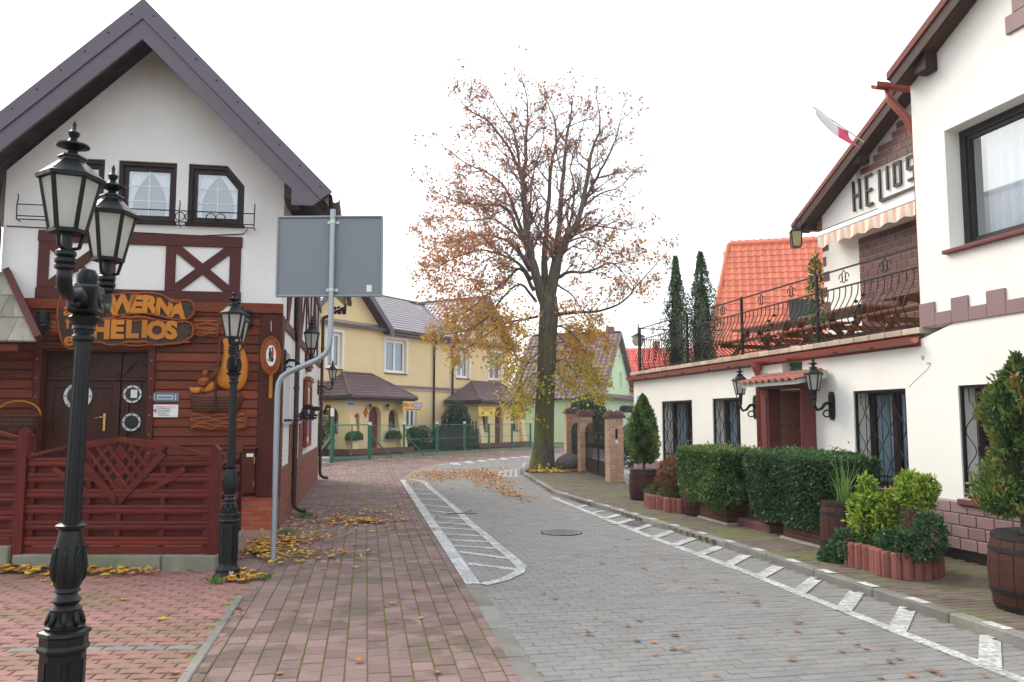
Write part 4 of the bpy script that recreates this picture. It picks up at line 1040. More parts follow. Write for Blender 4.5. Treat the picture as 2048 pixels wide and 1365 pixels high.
x_, z_ = p[0], p[1]
MB().bar((x_-.01, -.09, z_-.62), (x_-.01, -.09, z_+.0), .05, .03).build('mount_board', M['carve_gold'], tav)

# ---- lantern and lamp builders, shared by wall lamps and posts
def lantern(parent, k=1.0, z=0.0, name_parent=None):
    """six-sided glass lantern, foot at z, about 0.62 high"""
    L6 = lambda prof: [(r*k, h*k+z) for r, h in prof]
    g = empty('lantern'); g.parent = parent
    MB().lathe(L6([(.028, -.01), (.028, .09)]), 10).build('stem', M['lamp_black'], g)
    for q in range(6):
        t = q*math.pi/3
        c, s = math.cos(t), math.sin(t)
        if q % 2 == 0: MB().tube([(.02*k*c, .02*k*s, z+.0*k), (.06*k*c, .06*k*s, z+.012*k), (.078*k*c, .078*k*s, z+.085*k)], .011*k, 5).build('bracket', M['lamp_black'], g)
        MB().bar((.086*k*c, .086*k*s, z+.095*k), (.143*k*c, .143*k*s, z+.375*k), .018*k, .016*k, (c, s, 0)).build('glazing_bar', M['lamp_black'], g)
        c2, s2 = math.cos(t+math.pi/3), math.sin(t+math.pi/3)
        gp = MB(); gp.add([(.084*k*c, .084*k*s, z+.1*k), (.084*k*c2, .084*k*s2, z+.1*k), (.14*k*c2, .14*k*s2, z+.372*k), (.14*k*c, .14*k*s, z+.372*k)], [(0, 1, 2, 3)]); gp.build('glass_panel', M['frost'], g)
    MB().lathe(L6([(.05, .085), (.095, .085), (.097, .105), (.085, .108), (.05, .105)]), 6).build('bottom_ring', M['lamp_black'], g)
    MB().lathe(L6([(.14, .365), (.165, .368), (.168, .388), (.155, .395), (.062, .475), (.062, .487), (.075, .49), (.07, .5), (.03, .512)]), 6).build('hood', M['lamp_black'], g)
    MB().lathe(L6([(.03, .505), (.024, .53), (.05, .545), (.082, .553), (.082, .562), (.05, .572), (.026, .585), (.018, .6), (.028, .615), (.03, .63), (.014, .642), (.008, .66), (.012, .67), (.006, .69), (0, .7)]), 14).build('finial', M['lamp_black'], g, smooth=R(40))
    return g
def wall_lamp(W, rz, label, arm, k=1.0):
    """wall plate at the origin, arm reaching along -y, lantern at the end"""
    o = empty('wall_lamp', W, rz, label, 'wall lamp', None)
    MB().prism(smoothpoly([(-.05, -.2), (.05, -.2), (.065, 0), (.05, .2), (-.05, .2), (-.065, 0)], 1), 'y', -.035, 0).build('wall_plate', M['lamp_black'], o)
    a = arm
    MB().tube([(0, -.02, -.02), (0, -.2*a, .04), (0, -.42*a, .03), (0, -.62*a, -.04), (0, -.85*a, -.06), (0, -1.0*a, .0), (0, -1.0*a, .07)], [.03, .027, .025, .022, .02, .022, .026], 7).build('arm', M['lamp_black'], o, smooth=True)
    MB().tube([(0, -.03-.09*(1-math.cos(t*.5))*(1-.05*t), -.1-.07*math.sin(t*.5)*(1-.05*t)) for t in range(13)], .012, 5).build('scroll', M['lamp_black'], o, smooth=True)
    MB().lathe([(.02, .05), (.034, .06), (.034, .075), (.026, .085), (.036, .1), (.036, .14), (.022, .15)], 10, (0, -a, 0)).build('cup', M['lamp_black'], o)
    g = lantern(o, k, .14); g.location = (0, -a, 0)
    return o
wl = TL.W(.012, .42, 1.65+(838-705)/1653*12.6-.13)
wall_lamp(wl, TL.a+R(90), 'black lantern on a scroll arm at the corner of the tavern side wall', .42, .86)
wall_lamp(TL.W(.036, 9.3, 2.48), TL.a+R(90), 'black lantern on a scroll arm by the far downpipe of the tavern', .38, .86)
# iron flower baskets on the side wall
def basket(y0, y1, z, label):
    o = empty('flower_basket_rail', TL.W(0, 0, 0), TL.a, label, 'window basket')
    for zz, x in ((z, .05), (z, .27), (z+.16, .3)): MB().tube([(x, y0, zz), (x, y1, zz)], .009, 5).build('rail_bar', M['iron'], o)
    n = 6
    for k in range(n+1):
        y = y0+(y1-y0)*k/n; MB().tube([(.03, y, z), (.27, y, z), (.3, y, z+.16), (.34, y, z+.24), (.39, y, z+.25), (.4, y, z+.2), (.36, y, z+.18)], .008, 5).build('scroll', M['iron'], o)
        MB().tube([(.3+.05*math.cos(t*.6), y+.02, z+.07+.05*math.sin(t*.6)) for t in range(11)], .007, 4).build('scroll', M['iron'], o)
    B('mount', M['iron'], o, .03, .05, y0, y1, z-.02, z+.02)
basket(.5, 1.75, 1.63, 'scrolled iron flower rail below the first side window of the tavern'); basket(2.75, 3.85, 1.63, 'scrolled iron flower rail below the second side window of the tavern')
basket(8.0, 8.9, 1.75, 'short scrolled iron rail near the far downpipe of the tavern')
pf = empty('poster_case', TL.W(.0, 5.5, 1.76), TL.a, 'wooden framed notice case on the white tavern side wall', 'notice case')
for (a, b, c, d) in ((-.75, .75, -.7, -.6), (-.75, .75, .6, .7), (-.75, -.64, -.6, .6), (.64, .75, -.6, .6)): B('frame', M['carve'], pf, .03, .1, a, b, c, d, .008)
B('back_board', M['paper'], pf, .03, .05, -.639, .639, -.599, .599); MB().prism([(-.8, .7), (.8, .7), (.6, .78), (-.6, .78)], 'x', .03, .14).build('hood', M['carve'], pf)
for (a, b, c, d, mt) in ((-.5, -.1, -.4, .45, 'ink'), (.05, .5, 0, .5, 'plq_l'), (.05, .5, -.5, -.08, 'ink_b')): B('poster', M[mt], pf, .0505, .054, a, b, c, d)
cv = empty('carved_plaque', TL.W(.0, 5.6, 2.95), TL.a, 'carved wooden plaque hung above the notice case on the side wall', 'carving')
m = relief(MB(), smoothpoly([(-.5, -.25), (.3, -.3), (.55, 0), (.4, .3), (-.3, .28), (-.6, .05)], 2), 0, .08); m.v = [(-v[1]+.035, v[0], v[2]) for v in m.v]; o = m.build('board', M['carve'], cv, smooth=R(60))
for k in range(3): MB().tube([(.125, -.4+.08*t, -.15+.13*k+.03*math.sin(t*1.3+k)) for t in range(10)], .014, 5).build('carved_scroll', M['carve_gold'], cv)
# meter cabinet, wicker basket, shrub by the porch
a, b = T(488, 985), T(513, 893); mc = empty('meter_cabinet', TL.W(0, 0, 0), TL.a, 'red-brown wooden meter cabinet on the planks beside the corner', 'cabinet')
B('body', M['plank_v'], mc, a[0]-.25, b[0], -.16, -.06, a[1], b[1]-.04, .006); B('lid', M['plank'], mc, a[0]-.3, b[0]+.04, -.2, -.05, b[1]-.039, b[1], .01)
for z in (a[1]+.12, b[1]-.2): B('hinge', M['brass'], mc, b[0]-.012, b[0]+.004, -.166, -.158, z-.05, z+.05)
B('door_label', M['paper'], mc, b[0]-.12, b[0]-.02, -.164, -.161, b[1]-.15, b[1]-.1)
x, z = T(38, 828, -.2); wb = empty('wicker_basket', wpos(x, -.22, z-.12), TL.a, 'round wicker basket with a hoop handle hung beside the tavern door', 'basket')
M['wicker'] = wood('wicker', (.1, .045, .03), .4, .6, 2, .1)
MB().lathe([(.1, -.18), (.2, -.14), (.27, -.02), (.3, .1), (.29, .1), (.25, -.02), (.18, -.12), (.0, -.15)], 24, flute=1, fd=.03, sq=(1, .6)).build('bowl', M['wicker'], wb)
MB().tube([(.29*math.cos(t*.262), 0, .1+.2*math.sin(t*.262)) for t in range(13)], .013, 6).build('handle', M['carve_gold'], wb, smooth=True)
for k in range(3): MB().lathe([(.305-.02*k, -.014), (.315-.02*k, 0), (.305-.02*k, .014)], 24, (0, 0, .09-k*.06), sq=(1, .6)).build('woven_band', M['wicker'], wb)
# ================================================================ FENCE, LAMP POSTS, TRAFFIC SIGN
FX1, FY = -3.22, 9.28
fx = lambda px: (px-CX)/1653*FY
def fence_panel(parent, x0, x1, zb, h, peak, lattice, sc_y=1):
    """panel in the local xz plane: boards hit-and-miss, arched cap, optional lattice"""
    n = 6; w_ = x1-x0; xm = (x0+x1)/2
    capz = lambda x: zb+h+peak*(1-min(1, abs(x-xm)/(w_/2))**1.6)
    for x in (x0+.04, x0+w_*.33, xm, x0+w_*.74, x1-.04): B('upright', M['fence_v'], parent, x-.03, x+.03, .004, .03, zb, capz(x)-.02, .004)
    for k in range(n):
        z = zb+.06+k*(h-.08)/(n-.4)
        pr_ = [(0, z), (-.018, z+.004), (-.022, z+.03), (-.016, z+.046), (-.016, z+.054), (-.022, z+.07), (-.018, z+.096), (0, z+.1)]
        spans = [(x0+.005, x1-.005)]
        if lattice:
            t = (z+.05-(zb+h*.62))/(h*.5)
            if t > 0: hw = min(.52, .1+.62*t)*w_*.42; spans = [(x0+.005, xm-hw), (xm+hw, x1-.005)]
        for a, b in spans: MB().prism(pr_, 'x', a, b).build('slat', M['fence'], parent)
        zb2 = z+.115
        if k < n-1:
            for a, b in spans:
                MB().prism([(.06, zb2-.03), (.078, zb2-.03), (.078, zb2+.09), (.06, zb2+.09), (.055, zb2+.06), (.06, zb2+.03)], 'x', a+.03, b-.03).build('back_slat', M['fence'], parent)
    B('slat', M['fence'], parent, x0+.005, x1-.005, .0, .02, zb-.03, zb+.05, .004)
    N = 8
    for i in range(N):
        a, b = x0+w_*i/N, x0+w_*(i+1)/N
        MB().add([(a, -.045, capz(a)-.035), (b, -.045, capz(b)-.035), (b, .06, capz(b)-.035), (a, .06, capz(a)-.035), (a, -.045, capz(a)), (b, -.045, capz(b)), (b, .06, capz(b)), (a, .06, capz(a))], [(0,3,2,1),(4,5,6,7),(0,1,5,4),(1,2,6,5),(2,3,7,6),(3,0,4,7)]).build('cap_rail', M['fence'], parent)
    if lattice:
        A_, B_, C_ = (xm-w_*.235, zb+h+peak*.62), (xm+w_*.235, zb+h+peak*.62), (xm, zb+h*.55)
        for s in (-1, 1):
            MB().bar((xm+s*w_*.245, -.02, zb+h+.02), (xm+s*.01, -.02, zb+h*.52), .075, .03).build('lattice_frame', M['fence'], parent)
            MB().bar((xm+s*w_*.36, -.012, zb+h*.86), (xm+s*w_*.17, -.012, zb+h*.62), .06, .022).build('lattice_frame', M['fence'], parent)
        MB().bar((xm-w_*.25, -.025, zb+h+peak*.42), (xm+.0, -.025, zb+h+peak*.93), .06, .03).build('lattice_frame', M['fence'], parent); MB().bar((xm, -.024, zb+h+peak*.93), (xm+w_*.25, -.024, zb+h+peak*.42), .06, .03).build('lattice_frame', M['fence'], parent)
        for s in (-1, 1):
            for k in range(-3, 4):
                # strip x = xm + k*d + s*(z-zc), clipped to the triangle
                pts = []; zc = zb+h*.78
                for q in range(61):
                    z = zb+h*.55+(h*.45+peak*.6)*q/60; x = xm+k*.13+s*(z-zc)*.8
                    hw = (z-zb-h*.53)/(h*.47)*w_*.235
                    if abs(x-xm) < hw: pts.append((x, z))
                if len(pts) > 3: MB().bar((pts[0][0], .0+.008*s, pts[0][1]), (pts[-1][0], .0+.008*s, pts[-1][1]), .035, .012).build('lattice_strip', M['fence'], parent)
def fpost(parent, x, zb, zt, y=0.0):
    MB().prism([(x-.05, zb), (x+.05, zb), (x+.05, zt-.06), (x, zt), (x-.05, zt-.06)], 'y', y-.05, y+.05).build('post', M['fence_v'], parent)
xl, xr = fx(57), fx(437)
fn = empty('wooden_fence', (0, FY, 0), 0, 'dark red slatted garden fence with lattice heart in front of the tavern', 'fence')
fpost(fn, xl, .15, 1.56); fpost(fn, xr, .15, 1.37)
fence_panel(fn, xl+.055, xr-.055, .2, 1.05, .19, True)
zf = .28
fence_panel(fn, xl-2.1, xl-.055, zf, 1.17, .19, True); fpost(fn, xl-2.16, .1, 1.56)
fs = empty('wooden_fence', (xr+.02, FY+.06, 0), math.atan2(1.9, -.4), 'short dark red slatted fence panel running back from the lattice fence to the tavern', 'fence')
fence_panel(fs, .03, 1.85, .2, 1.05, .0, False); fpost(fs, 1.9, .15, 1.3)
kb = empty('garden_kerb', (0, 0, 0), 0); tag(kb, kind='structure')
for a, b in ((xl-.02, xl+.78), (xl+.79, xl+1.6), (xl+1.61, xr+.07)): B('kerb_stone', M['concrete_moss'], kb, a, b, FY-.1, FY+.09, -.1, .17+random.uniform(-.006, .006), .012)
B('kerb_stone', M['concrete_moss'], kb, xl-2.3, xl-.25, FY-.1, FY+.12, -.1, .27, .012); B('kerb_stone', M['concrete_moss'], kb, xl-.245, xl-.07, FY-.1, FY+.12, -.1, .265, .012)
o = B('kerb_stone', M['concrete_moss'], kb, .1, 2.0, -.08, .08, -.1, .17, .012); o.location = (xr+.02, FY+.06, 0); o.rotation_euler = (0, 0, math.atan2(1.9, -.4))
# garden soil and paving behind the fence
B('garden_bed', M['pv_pink'], kb, -9.5, xr-.05, FY+.12, 12.2, -.06, .05)

def lamp_post(W, rz, label):
    o = empty('lamp_post', W, rz, label, 'street lamp', 'black double lantern posts')
    MB().lathe([(.155, 0), (.155, .022), (.135, .035), (.128, .06), (.128, .085), (.108, .11), (.1, .13)], 8, rot=R(22.5)).build('base', M['lamp_black'], o)
    MB().lathe([(.1, .13), (.098, .14), (.098, .56), (.11, .57), (.114, .585), (.104, .6), (.104, .635), (.116, .645), (.112, .66), (.09, .668)], 8, rot=R(22.5)).build('pedestal', M['lamp_black'], o)
    for k in range(8):
        t = k*math.pi/4; c, s = math.cos(t), math.sin(t)
        MB().bar((.0925*c, .0925*s, .17), (.0925*c, .0925*s, .53), .045, .008, (c, s, 0)).build('pedestal_panel', M['lamp_black'], o)
    MB().lathe([(.085, .667), (.088, .68), (.07, .69), (.062, .72), (.07, .76), (.05, .78), (.06, .79), (.066, .8), (.05, .815), (.044, .83), (.06, .84), (.052, .855), (.06, .87), (.072, .91), (.074, .95), (.066, 1.03), (.054, 1.1), (.05, 1.12), (.068, 1.135), (.07, 1.145), (.05, 1.155)], 20).build('vase', M['lamp_black'], o, smooth=R(35))
    lm = MB().tube([(.054, 0, 0), (.066, 0, .03), (.071, 0, .08), (.067, 0, .14), (.072, 0, .17), (.077, 0, .16)], [.006, .014, .015, .011, .008, .004], 5).mesh('acanthus_leaf', M['lamp_black'], True)
    for k in range(8): link('acanthus_leaf', lm, o, (0, 0, .875), (0, 0, k*math.pi/4))
    lm2 = MB().tube([(.053, 0, .06), (.062, 0, .04), (.07, 0, .01), (.084, 0, -.012)], [.004, .013, .015, .006], 5).mesh('acanthus_leaf', M['lamp_black'], True)
    for k in range(8): link('acanthus_leaf', lm2, o, (0, 0, .7), (0, 0, k*math.pi/4+.2))
    MB().lathe([(.043, 1.15), (.038, 2.03)], 24, flute=1, fd=.1).build('fluted_shaft', M['lamp_black'], o)
    MB().lathe([(.044, 2.02), (.052, 2.03), (.052, 2.045), (.044, 2.055), (.046, 2.075), (.054, 2.08), (.05, 2.095), (.056, 2.11), (.075, 2.125), (.078, 2.135), (.06, 2.145), (.045, 2.17)], 20).build('capital', M['lamp_black'], o, smooth=R(35))
    hb_ = MB().bbox(-.068, .068, -.075, .075, 2.155, 2.295, .012).build('arm_box', M['lamp_black'], o)
    MB().lathe([(.058, 2.29), (.045, 2.3), (.048, 2.325), (.05, 2.345), (.035, 2.372), (0, 2.38)], 16).build('dome', M['lamp_black'], hb_, smooth=R(40))
    for s in (1, -1):
        MB().lathe([(.045, 0), (.04, .008), (.03, .008), (.02, .004), (0, .012)], 16).build('medallion', M['lamp_black'], hb_, loc=(.068*s, 0, 2.225), rot=(0, s*math.pi/2, 0))
        MB().tube([(0, s*.07, 2.2), (0, s*.12, 2.225), (0, s*.18, 2.24), (0, s*.23, 2.225), (0, s*.28, 2.215), (0, s*.325, 2.235), (0, s*.34, 2.275), (0, s*.34, 2.325)], [.04, .038, .036, .032, .032, .034, .034, .034], 10).build('arm', M['lamp_black'], o, smooth=True)
        MB().tube([(0, s*(.16+.045*math.cos(t*.55)), 2.225+.045*math.sin(t*.55)) for t in range(10)], .018, 6).build('scroll', M['lamp_black'], o, smooth=True)
        MB().lathe([(.03, 2.34), (.045, 2.35), (.045, 2.362), (.036, 2.368), (.046, 2.378), (.046, 2.392), (.034, 2.4), (.044, 2.41), (.044, 2.425), (.03, 2.435)], 14, (0, s*.34, -.03)).build('cup', M['lamp_black'], o)
        g = lantern(o, .86, 2.405); g.location = (0, s*.34, 0); g.rotation_euler = (0, 0, R(12))
    return o
lp1 = lamp_post((-2.11, 3.99, .004), R(12), 'tall black double-lantern post with a whole clean base on the pink forecourt')
lp1.rotation_euler = (0, .014, R(12))
l2 = lamp_post((-2.98, 8.85, .004), R(15), 'black double-lantern post with chipped paint on its base beside the red fence')
MB().prism([(.02, .04), (.05, .045), (.07, .06), (.06, .08), (.04, .07), (.025, .085)], 'y', -.1215, -.1195).build('chipped_paint', M['plq_l'], l2)

sp_ = empty('bent_sign_post', (-2.72, 9.6, 0), 0, 'grey metal road sign seen from behind on a bent galvanised pole', 'road sign')
MB().tube([(0, 0, -.05), (0, 0, 1.95), (.01, 0, 2.06), (.05, 0, 2.14), (.12, 0, 2.19), (.46, 0, 2.34), (.55, 0, 2.41), (.59, 0, 2.5), (.6, 0, 2.62), (.6, 0, 4.12)], .032, 14).build('pole', M['galv'], sp_, smooth=R(50))
pl_ = MB(); P = smoothpoly([(-.04, 3.09), (1.2, 3.09), (1.2, 4.04), (-.04, 4.04)], 0)
pl_.prism(P, 'y', .052, .056); plate = pl_.build('plate', M['sign_grey'], sp_)
for a, b in (((-.04, 3.09), (1.2, 3.09)), ((1.2, 3.09), (1.2, 4.04)), ((1.2, 4.04), (-.04, 4.04)), ((-.04, 4.04), (-.04, 3.09))): MB().tube([(a[0], .045, a[1]), (b[0], .045, b[1])], .014, 8).build('rim', M['sign_rim'], plate)
for z in (3.16, 3.97):
    MB().bbox(.53, .67, .034, .05, z-.02, z+.02, .004).build('clamp', M['alu'], sp_); MB().lathe([(.036, -.018), (.036, .018)], 14, (.6, 0, z)).build('clamp', M['alu'], sp_)
B('sticker', M['paper'], plate, 1.02, 1.08, .048, .0515, 3.14, 3.22)
plate.rotation_euler = (0, R(-.3), 0)
# ================================================================ TILED ROOF HELPER
def tile_shape(tw, th, kind='pan'):
    """one roof tile: u across 0..tw, v up 0..th, w out of the roof"""
    if kind == 'pan': pr = [(0, .010), (.12, .034), (.28, .046), (.42, .034), (.56, .012), (.8, .004), (1.02, .010)]
    else: pr = [(0, .008), (.25, .032), (.5, .040), (.75, .032), (1.0, .008)]
    vs = []
    for (u, h) in pr: vs.append((u*tw, -.02, h+.022))
    for (u, h) in pr: vs.append((u*tw, th, h-.002))
    for (u, h) in pr: vs.append((u*tw, -.02, h-.004))
    n = len(pr); fs = [(i, i+1, n+i+1, n+i) for i in range(n-1)]+[(2*n+i, 2*n+i+1, i+1, i) for i in range(n-1)]
    return vs, fs
def tile_roof(parent, O, U, V, Wd, Hh, tw, th, mat, indiv=False, poly=None, kind='pan', name='roof_tile', field='roof_tiles'):
    O = Vector(O); U = Vector(U).normalized(); V = Vector(V).normalized(); N = U.cross(V)
    vs, fs = tile_shape(tw, th, kind); me = None; m = MB(); cnt = 0
    rot = Matrix((U, V, N)).transposed().to_euler()
    for j in range(int(Hh/th)+1):
        for i in range(int(Wd/tw)+1):
            u, v = i*tw, j*th
            if poly and not inside((u+tw/2, v+th/2), poly): continue
            if not poly and (u+tw > Wd+.03 or v+th > Hh+.06): continue
            if indiv and cnt < 300:
                if me is None: me = MB().add(vs, fs).mesh(name, mat)
                link(name, me, parent, O+U*u+V*v, rot); cnt += 1
            else:
                m.add([tuple(O+U*(u+p[0])+V*(v+p[1])+N*p[2]) for p in vs], fs); m.att += [random.random()]*len(fs)
    if m.f: tag(m.build(field, mat, parent), kind='stuff')
def slab(parent, name, mat, pts, t=.12):
    """thin slab from a planar polygon, thickness downwards along its normal"""
    P = [Vector(p) for p in pts]; n = (P[1]-P[0]).cross(P[2]-P[0]).normalized()
    if n.z < 0: P = P[::-1]; n = -n
    k = len(P); m = MB(); m.add([tuple(p) for p in P]+[tuple(p-n*t) for p in P], [tuple(range(k)), tuple(range(k, 2*k))[::-1]]+[((i+1) % k, i, i+k, (i+1) % k+k) for i in range(k)])
    return m.build(name, mat, parent)

# ================================================================ YELLOW HOUSE
SET = 2.2
th_ = R(59); nx_, ny_ = math.sin(th_), -math.cos(th_)
YH = Frame((-7.43-nx_*SET, 39.19-ny_*SET), 59)
yel = empty('yellow_guest_house', YH.o, YH.a, 'long yellow rendered guest house with two arched porches and plum tiled roofs', 'house')
Yp = lambda px, py, y=0.0: YH.uz(px, py, y)
XP = Yp(866, 700)[0]                      # downpipe between the two halves
wins = []
for a, b in (((655,664),(683,739)), ((771.5,677),(812,749)), ((913,697.7),(938,757.8)), ((978,707),(1003,763))):
    p, q = Yp(*a), Yp(*b); wins.append((p[0], q[0], 4.15, 5.98))
gw = Yp(795, 822)[0]
low = (Yp(812, 880)[0], Yp(833, 880)[0], 1.1, 2.75)
G1C, G2C = 1.55, 14.4; EZ = 6.5; GR = .93
def ytop(x):
    z = EZ
    for c in (G1C, G2C):
        if abs(x-c) < 2.9: z = max(z, EZ+(2.9-abs(x-c))*GR)
    return z
strip_wall(-5, 17.6, 0, ytop, wins+[low], 0, .35, (G1C-2.9, G1C, G1C+2.9, G2C-2.9, G2C, G2C+2.9)).build('front_wall', M['yellow'], yel)
B('side_wall', M['yellow'], yel, -5, -4.65, .35, 9, 0, EZ); B('side_wall', M['yellow'], yel, 17.25, 17.6, .35, 9, 0, EZ); B('back_wall', M['yellow'], yel, -5, 17.6, 9, 9.3, 0, EZ)
B('plinth', M['maroon_plaster'], yel, -5.02, 17.62, -.05, -.002, 0, .3)
B('string_course', M['trim_mauve'], yel, -5.02, 17.62, -.1, -.002, 3.36, 3.5, .01); B('string_course', M['cream_tile'], yel, -5.02, 17.62, -.06, -.002, 3.24, 3.355, .01)
def pvc_window(parent, x0, x1, z0, z1, y=.2, two=True, curt=True):
    f = MB(); f.frame([(x0, z0), (x1, z0), (x1, z1), (x0, z1)], [(x0+.09, z0+.09), (x1-.09, z0+.09), (x1-.09, z1-.09), (x0+.09, z1-.09)], y-.06, y+.03); f = f.build('window', M['pvc'], parent)
    xs = [x0+.09, (x0+x1)/2, x1-.09] if two else [x0+.09, x1-.09]
    for a, b in zip(xs[:-1], xs[1:]):
        MB().frame([(a, z0+.09), (b, z0+.09), (b, z1-.09), (a, z1-.09)], [(a+.07, z0+.16), (b-.07, z0+.16), (b-.07, z1-.16), (a+.07, z1-.16)], y-.075, y).build('sash', M['pvc'], f)
        B('pane', M['glass'], f, a+.07, b-.07, y-.04, y-.036, z0+.16, z1-.16)
    if curt:
        m = MB(); n = 26
        for k in range(n+1):
            t = k/n; x = x0+.1+(x1-x0-.2)*t; yy = y+.07+.02*math.sin(t*40)
            m.v += [(x, yy, z0+.1), (x, yy, z1-.1)]
        m.f = [(2*k, 2*k+2, 2*k+3, 2*k+1) for k in range(n)]; m.build('curtain', M['curtain_grey'], f, smooth=True)
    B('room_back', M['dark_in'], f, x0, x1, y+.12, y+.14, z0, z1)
    B('sill', M['maroon_plaster'], f, x0-.06, x1+.06, -.08, y-.06, z0-.06, z0-.003, .008)
    return f
for w_ in wins:
    f = pvc_window(yel, *w_); x0, x1, z0, z1 = w_
    MB().frame([(x0-.14, z0-.0), (x1+.14, z0-.0), (x1+.14, z1+.14), (x0-.14, z1+.14)], [(x0, z0+.001), (x1, z0+.001), (x1, z1), (x0, z1)], -.035, -.001).build('surround', M['white'], f)
pvc_window(yel, *low)
# roofs: main roof behind, two cross gables
RZ, RY = 9.25, 4.6
slope = (RZ-EZ)/(RY+.35)
slab(yel, 'roof', M['grey_tile'], [(-5.4, -.35, EZ-.05), (18.0, -.35, EZ-.05), (18.0, RY, RZ), (-5.4, RY, RZ)], .14)
slab(yel, 'roof', M['grey_tile'], [(18.0, 9.6, EZ-.05), (-5.4, 9.6, EZ-.05), (-5.4, RY, RZ), (18.0, RY, RZ)], .14)
nv = Vector((0, RY+.35, RZ-EZ+.05)).normalized()
tile_roof(yel, (4.3, -.37, EZ-.02), (1, 0, 0), nv, 8.2, 5.7, .34, .38, M['grey_tile'], True, kind='wave')
MB().tube([(-5.4, RY, RZ+.04), (18.0, RY, RZ+.04)], .11, 8).build('ridge_cap', M['purple_tile'], yel)
for c in (G1C, G2C):
    az = EZ+2.9*GR+.18
    for s in (1, -1):
        ex = c+s*3.25; ez = EZ-.25*GR+.12
        ry2 = (az-EZ)/slope+.3
        slab(yel, 'gable_roof', M['purple_tile'], [(c, -.55, az), (ex, -.55, ez), (ex, -.1, ez), (c, ry2, az)], .1)
        sv = Vector((-s, 0, (az-ez)/3.25)).normalized()
        H_ = 3.25/abs(sv.x)
        O = (ex, -.55 if s > 0 else 1.2, ez+.03)
        # tiled cheek of the cross gable, cut along the valley
        dep = ry2+.55
        if s > 0: tile_roof(yel, (ex, -.5, ez+.02), (0, 1, 0), sv, dep, H_, .34, .38, M['grey_tile'], poly=[(0, 0), (.45, 0), (dep, H_), (0, H_)], kind='wave')
        else: tile_roof(yel, (ex, ry2, ez+.02), (0, -1, 0), sv, dep, H_, .34, .38, M['grey_tile'], poly=[(dep-.45, 0), (dep, 0), (dep, H_), (0, H_)], kind='wave')
        MB().prism([(c, az+.05), (ex, ez+.05), (ex, ez-.32), (ex-s*.3, ez-.32), (ex-s*.3, ez-.02), (c, az-.34)], 'y', -.62, -.55).build('bargeboard', M['purple_metal'], yel)
        MB().prism([(c, az-.14), (ex-s*.1, ez-.14), (ex-s*.1, ez-.2), (c, az-.2)], 'y', -.54, -.003).build('soffit', M['soffit'], yel)
    MB().tube([(c, -.6, az+.04), (c, ry2, az+.04)], .1, 8).build('ridge_cap', M['purple_tile'], yel)
for a, b in ((G1C+3.3, G2C-3.3),):
    B('fascia', M['purple_metal'], yel, a, b, -.38, -.33, EZ-.3, EZ-.12); B('soffit', M['soffit'], yel, a, b, -.33, -.002, EZ-.3, EZ-.27)
    MB().tube([(a, -.45, EZ-.13), (b, -.45, EZ-.13)], .075, 8).build('gutter', M['brown_metal'], yel)
def vpipe(x, y, z0, z1, mat, parent, r=.06):
    d = MB().tube([(x, y-.25, z1), (x, y-.2, z1-.15), (x, y, z1-.4), (x, y, z0)], r, 8).build('downpipe', mat, parent, smooth=True)
    return d
vpipe(XP, -.1, .05, EZ-.15, M['brown_metal'], yel); vpipe(Yp(903, 700)[0], -.1, 3.0, EZ-.15, M['brown_metal'], yel)
ch = B('chimney', M['brick_clad'], yel, 6.0, 6.55, 2.3, 2.9, 7.2, 9.15, .01); B('chimney_cap', M['concrete'], ch, 5.94, 6.61, 2.24, 2.96, 9.151, 9.22, .01); MB().tube([(6.28, 2.6, 9.22), (6.28, 2.6, 9.7)], .05, 6).build('flue', M['alu'], ch)
# porches
M['red_door'] = wood('red_brown_door', (.16, .03, .022), .3, .4, 2, .1)
def arch_holes(x0, x1, z0, zs, n=10):
    """arched opening cut in thin upright strips: springs at zs"""
    r = (x1-x0)/2; c = (x0+x1)/2; hs = []
    for k in range(n):
        a, b = x0+(x1-x0)*k/n, x0+(x1-x0)*(k+1)/n; m_ = (a+b)/2; hs.append((a, b, z0, zs+math.sqrt(max(0, r*r-(m_-c)**2))*1.15))
    return hs
def arch_poly(x0, x1, z0, zs, n=12):
    r = (x1-x0)/2; c = (x0+x1)/2
    return [(x0, z0), (x1, z0)]+[(c+r*math.cos(math.pi*k/n), zs+r*1.15*math.sin(math.pi*k/n)) for k in range(n+1)]
def arch_fill(parent, x0, x1, z0, zs, y, kind):
    P = arch_poly(x0, x1, z0, zs); c = ((x0+x1)/2, (z0+zs)/2); Q = [(c[0]+(p[0]-c[0])*.82, z0+.08+(p[1]-z0-.08)*.9) for p in P]
    if kind == 'door':
        d = MB().prism(P, 'y', y, y+.06).build('door', M['red_door'], parent)
        for t in (.25, .5, .75): x = x0+(x1-x0)*t; B('door_board', M['red_door'], d, x-.012, x+.012, y-.012, y-.001, z0+.05, zs+.1)
        MB().lathe([(.025, 0), (.03, .02), (0, .04)], 8).build('handle', M['brass'], d, loc=(x1-.1, y-.03, z0+1.0), rot=(math.pi/2, 0, 0))
    else:
        f = MB().frame(P, Q, y-.02, y+.04).build('window', M['red_door'], parent)
        MB().prism(Q, 'y', y+.01, y+.016).build('pane', M['glass'], f); B('glazing_bar', M['red_door'], f, c[0]-.025, c[0]+.025, y-.015, y+.008, z0+.08, zs+(x1-x0)*.42)
        B('glazing_bar', M['red_door'], f, x0+.05, x1-.05, y-.012, y+.006, zs-.03, zs+.03)
        B('curtain', M['curtain'], f, x0+.06, x1-.06, y+.1, y+.11, z0+.08, z0+.6)
        B('room_back', M['dim_in'], f, x0-.03, x1+.03, y+.13, y+.14, z0, zs+(x1-x0)*.6)
        B('sill', M['maroon_plaster'], f, x0-.05, x1+.05, -SET-.07, y-.03, z0-.05, z0-.002)
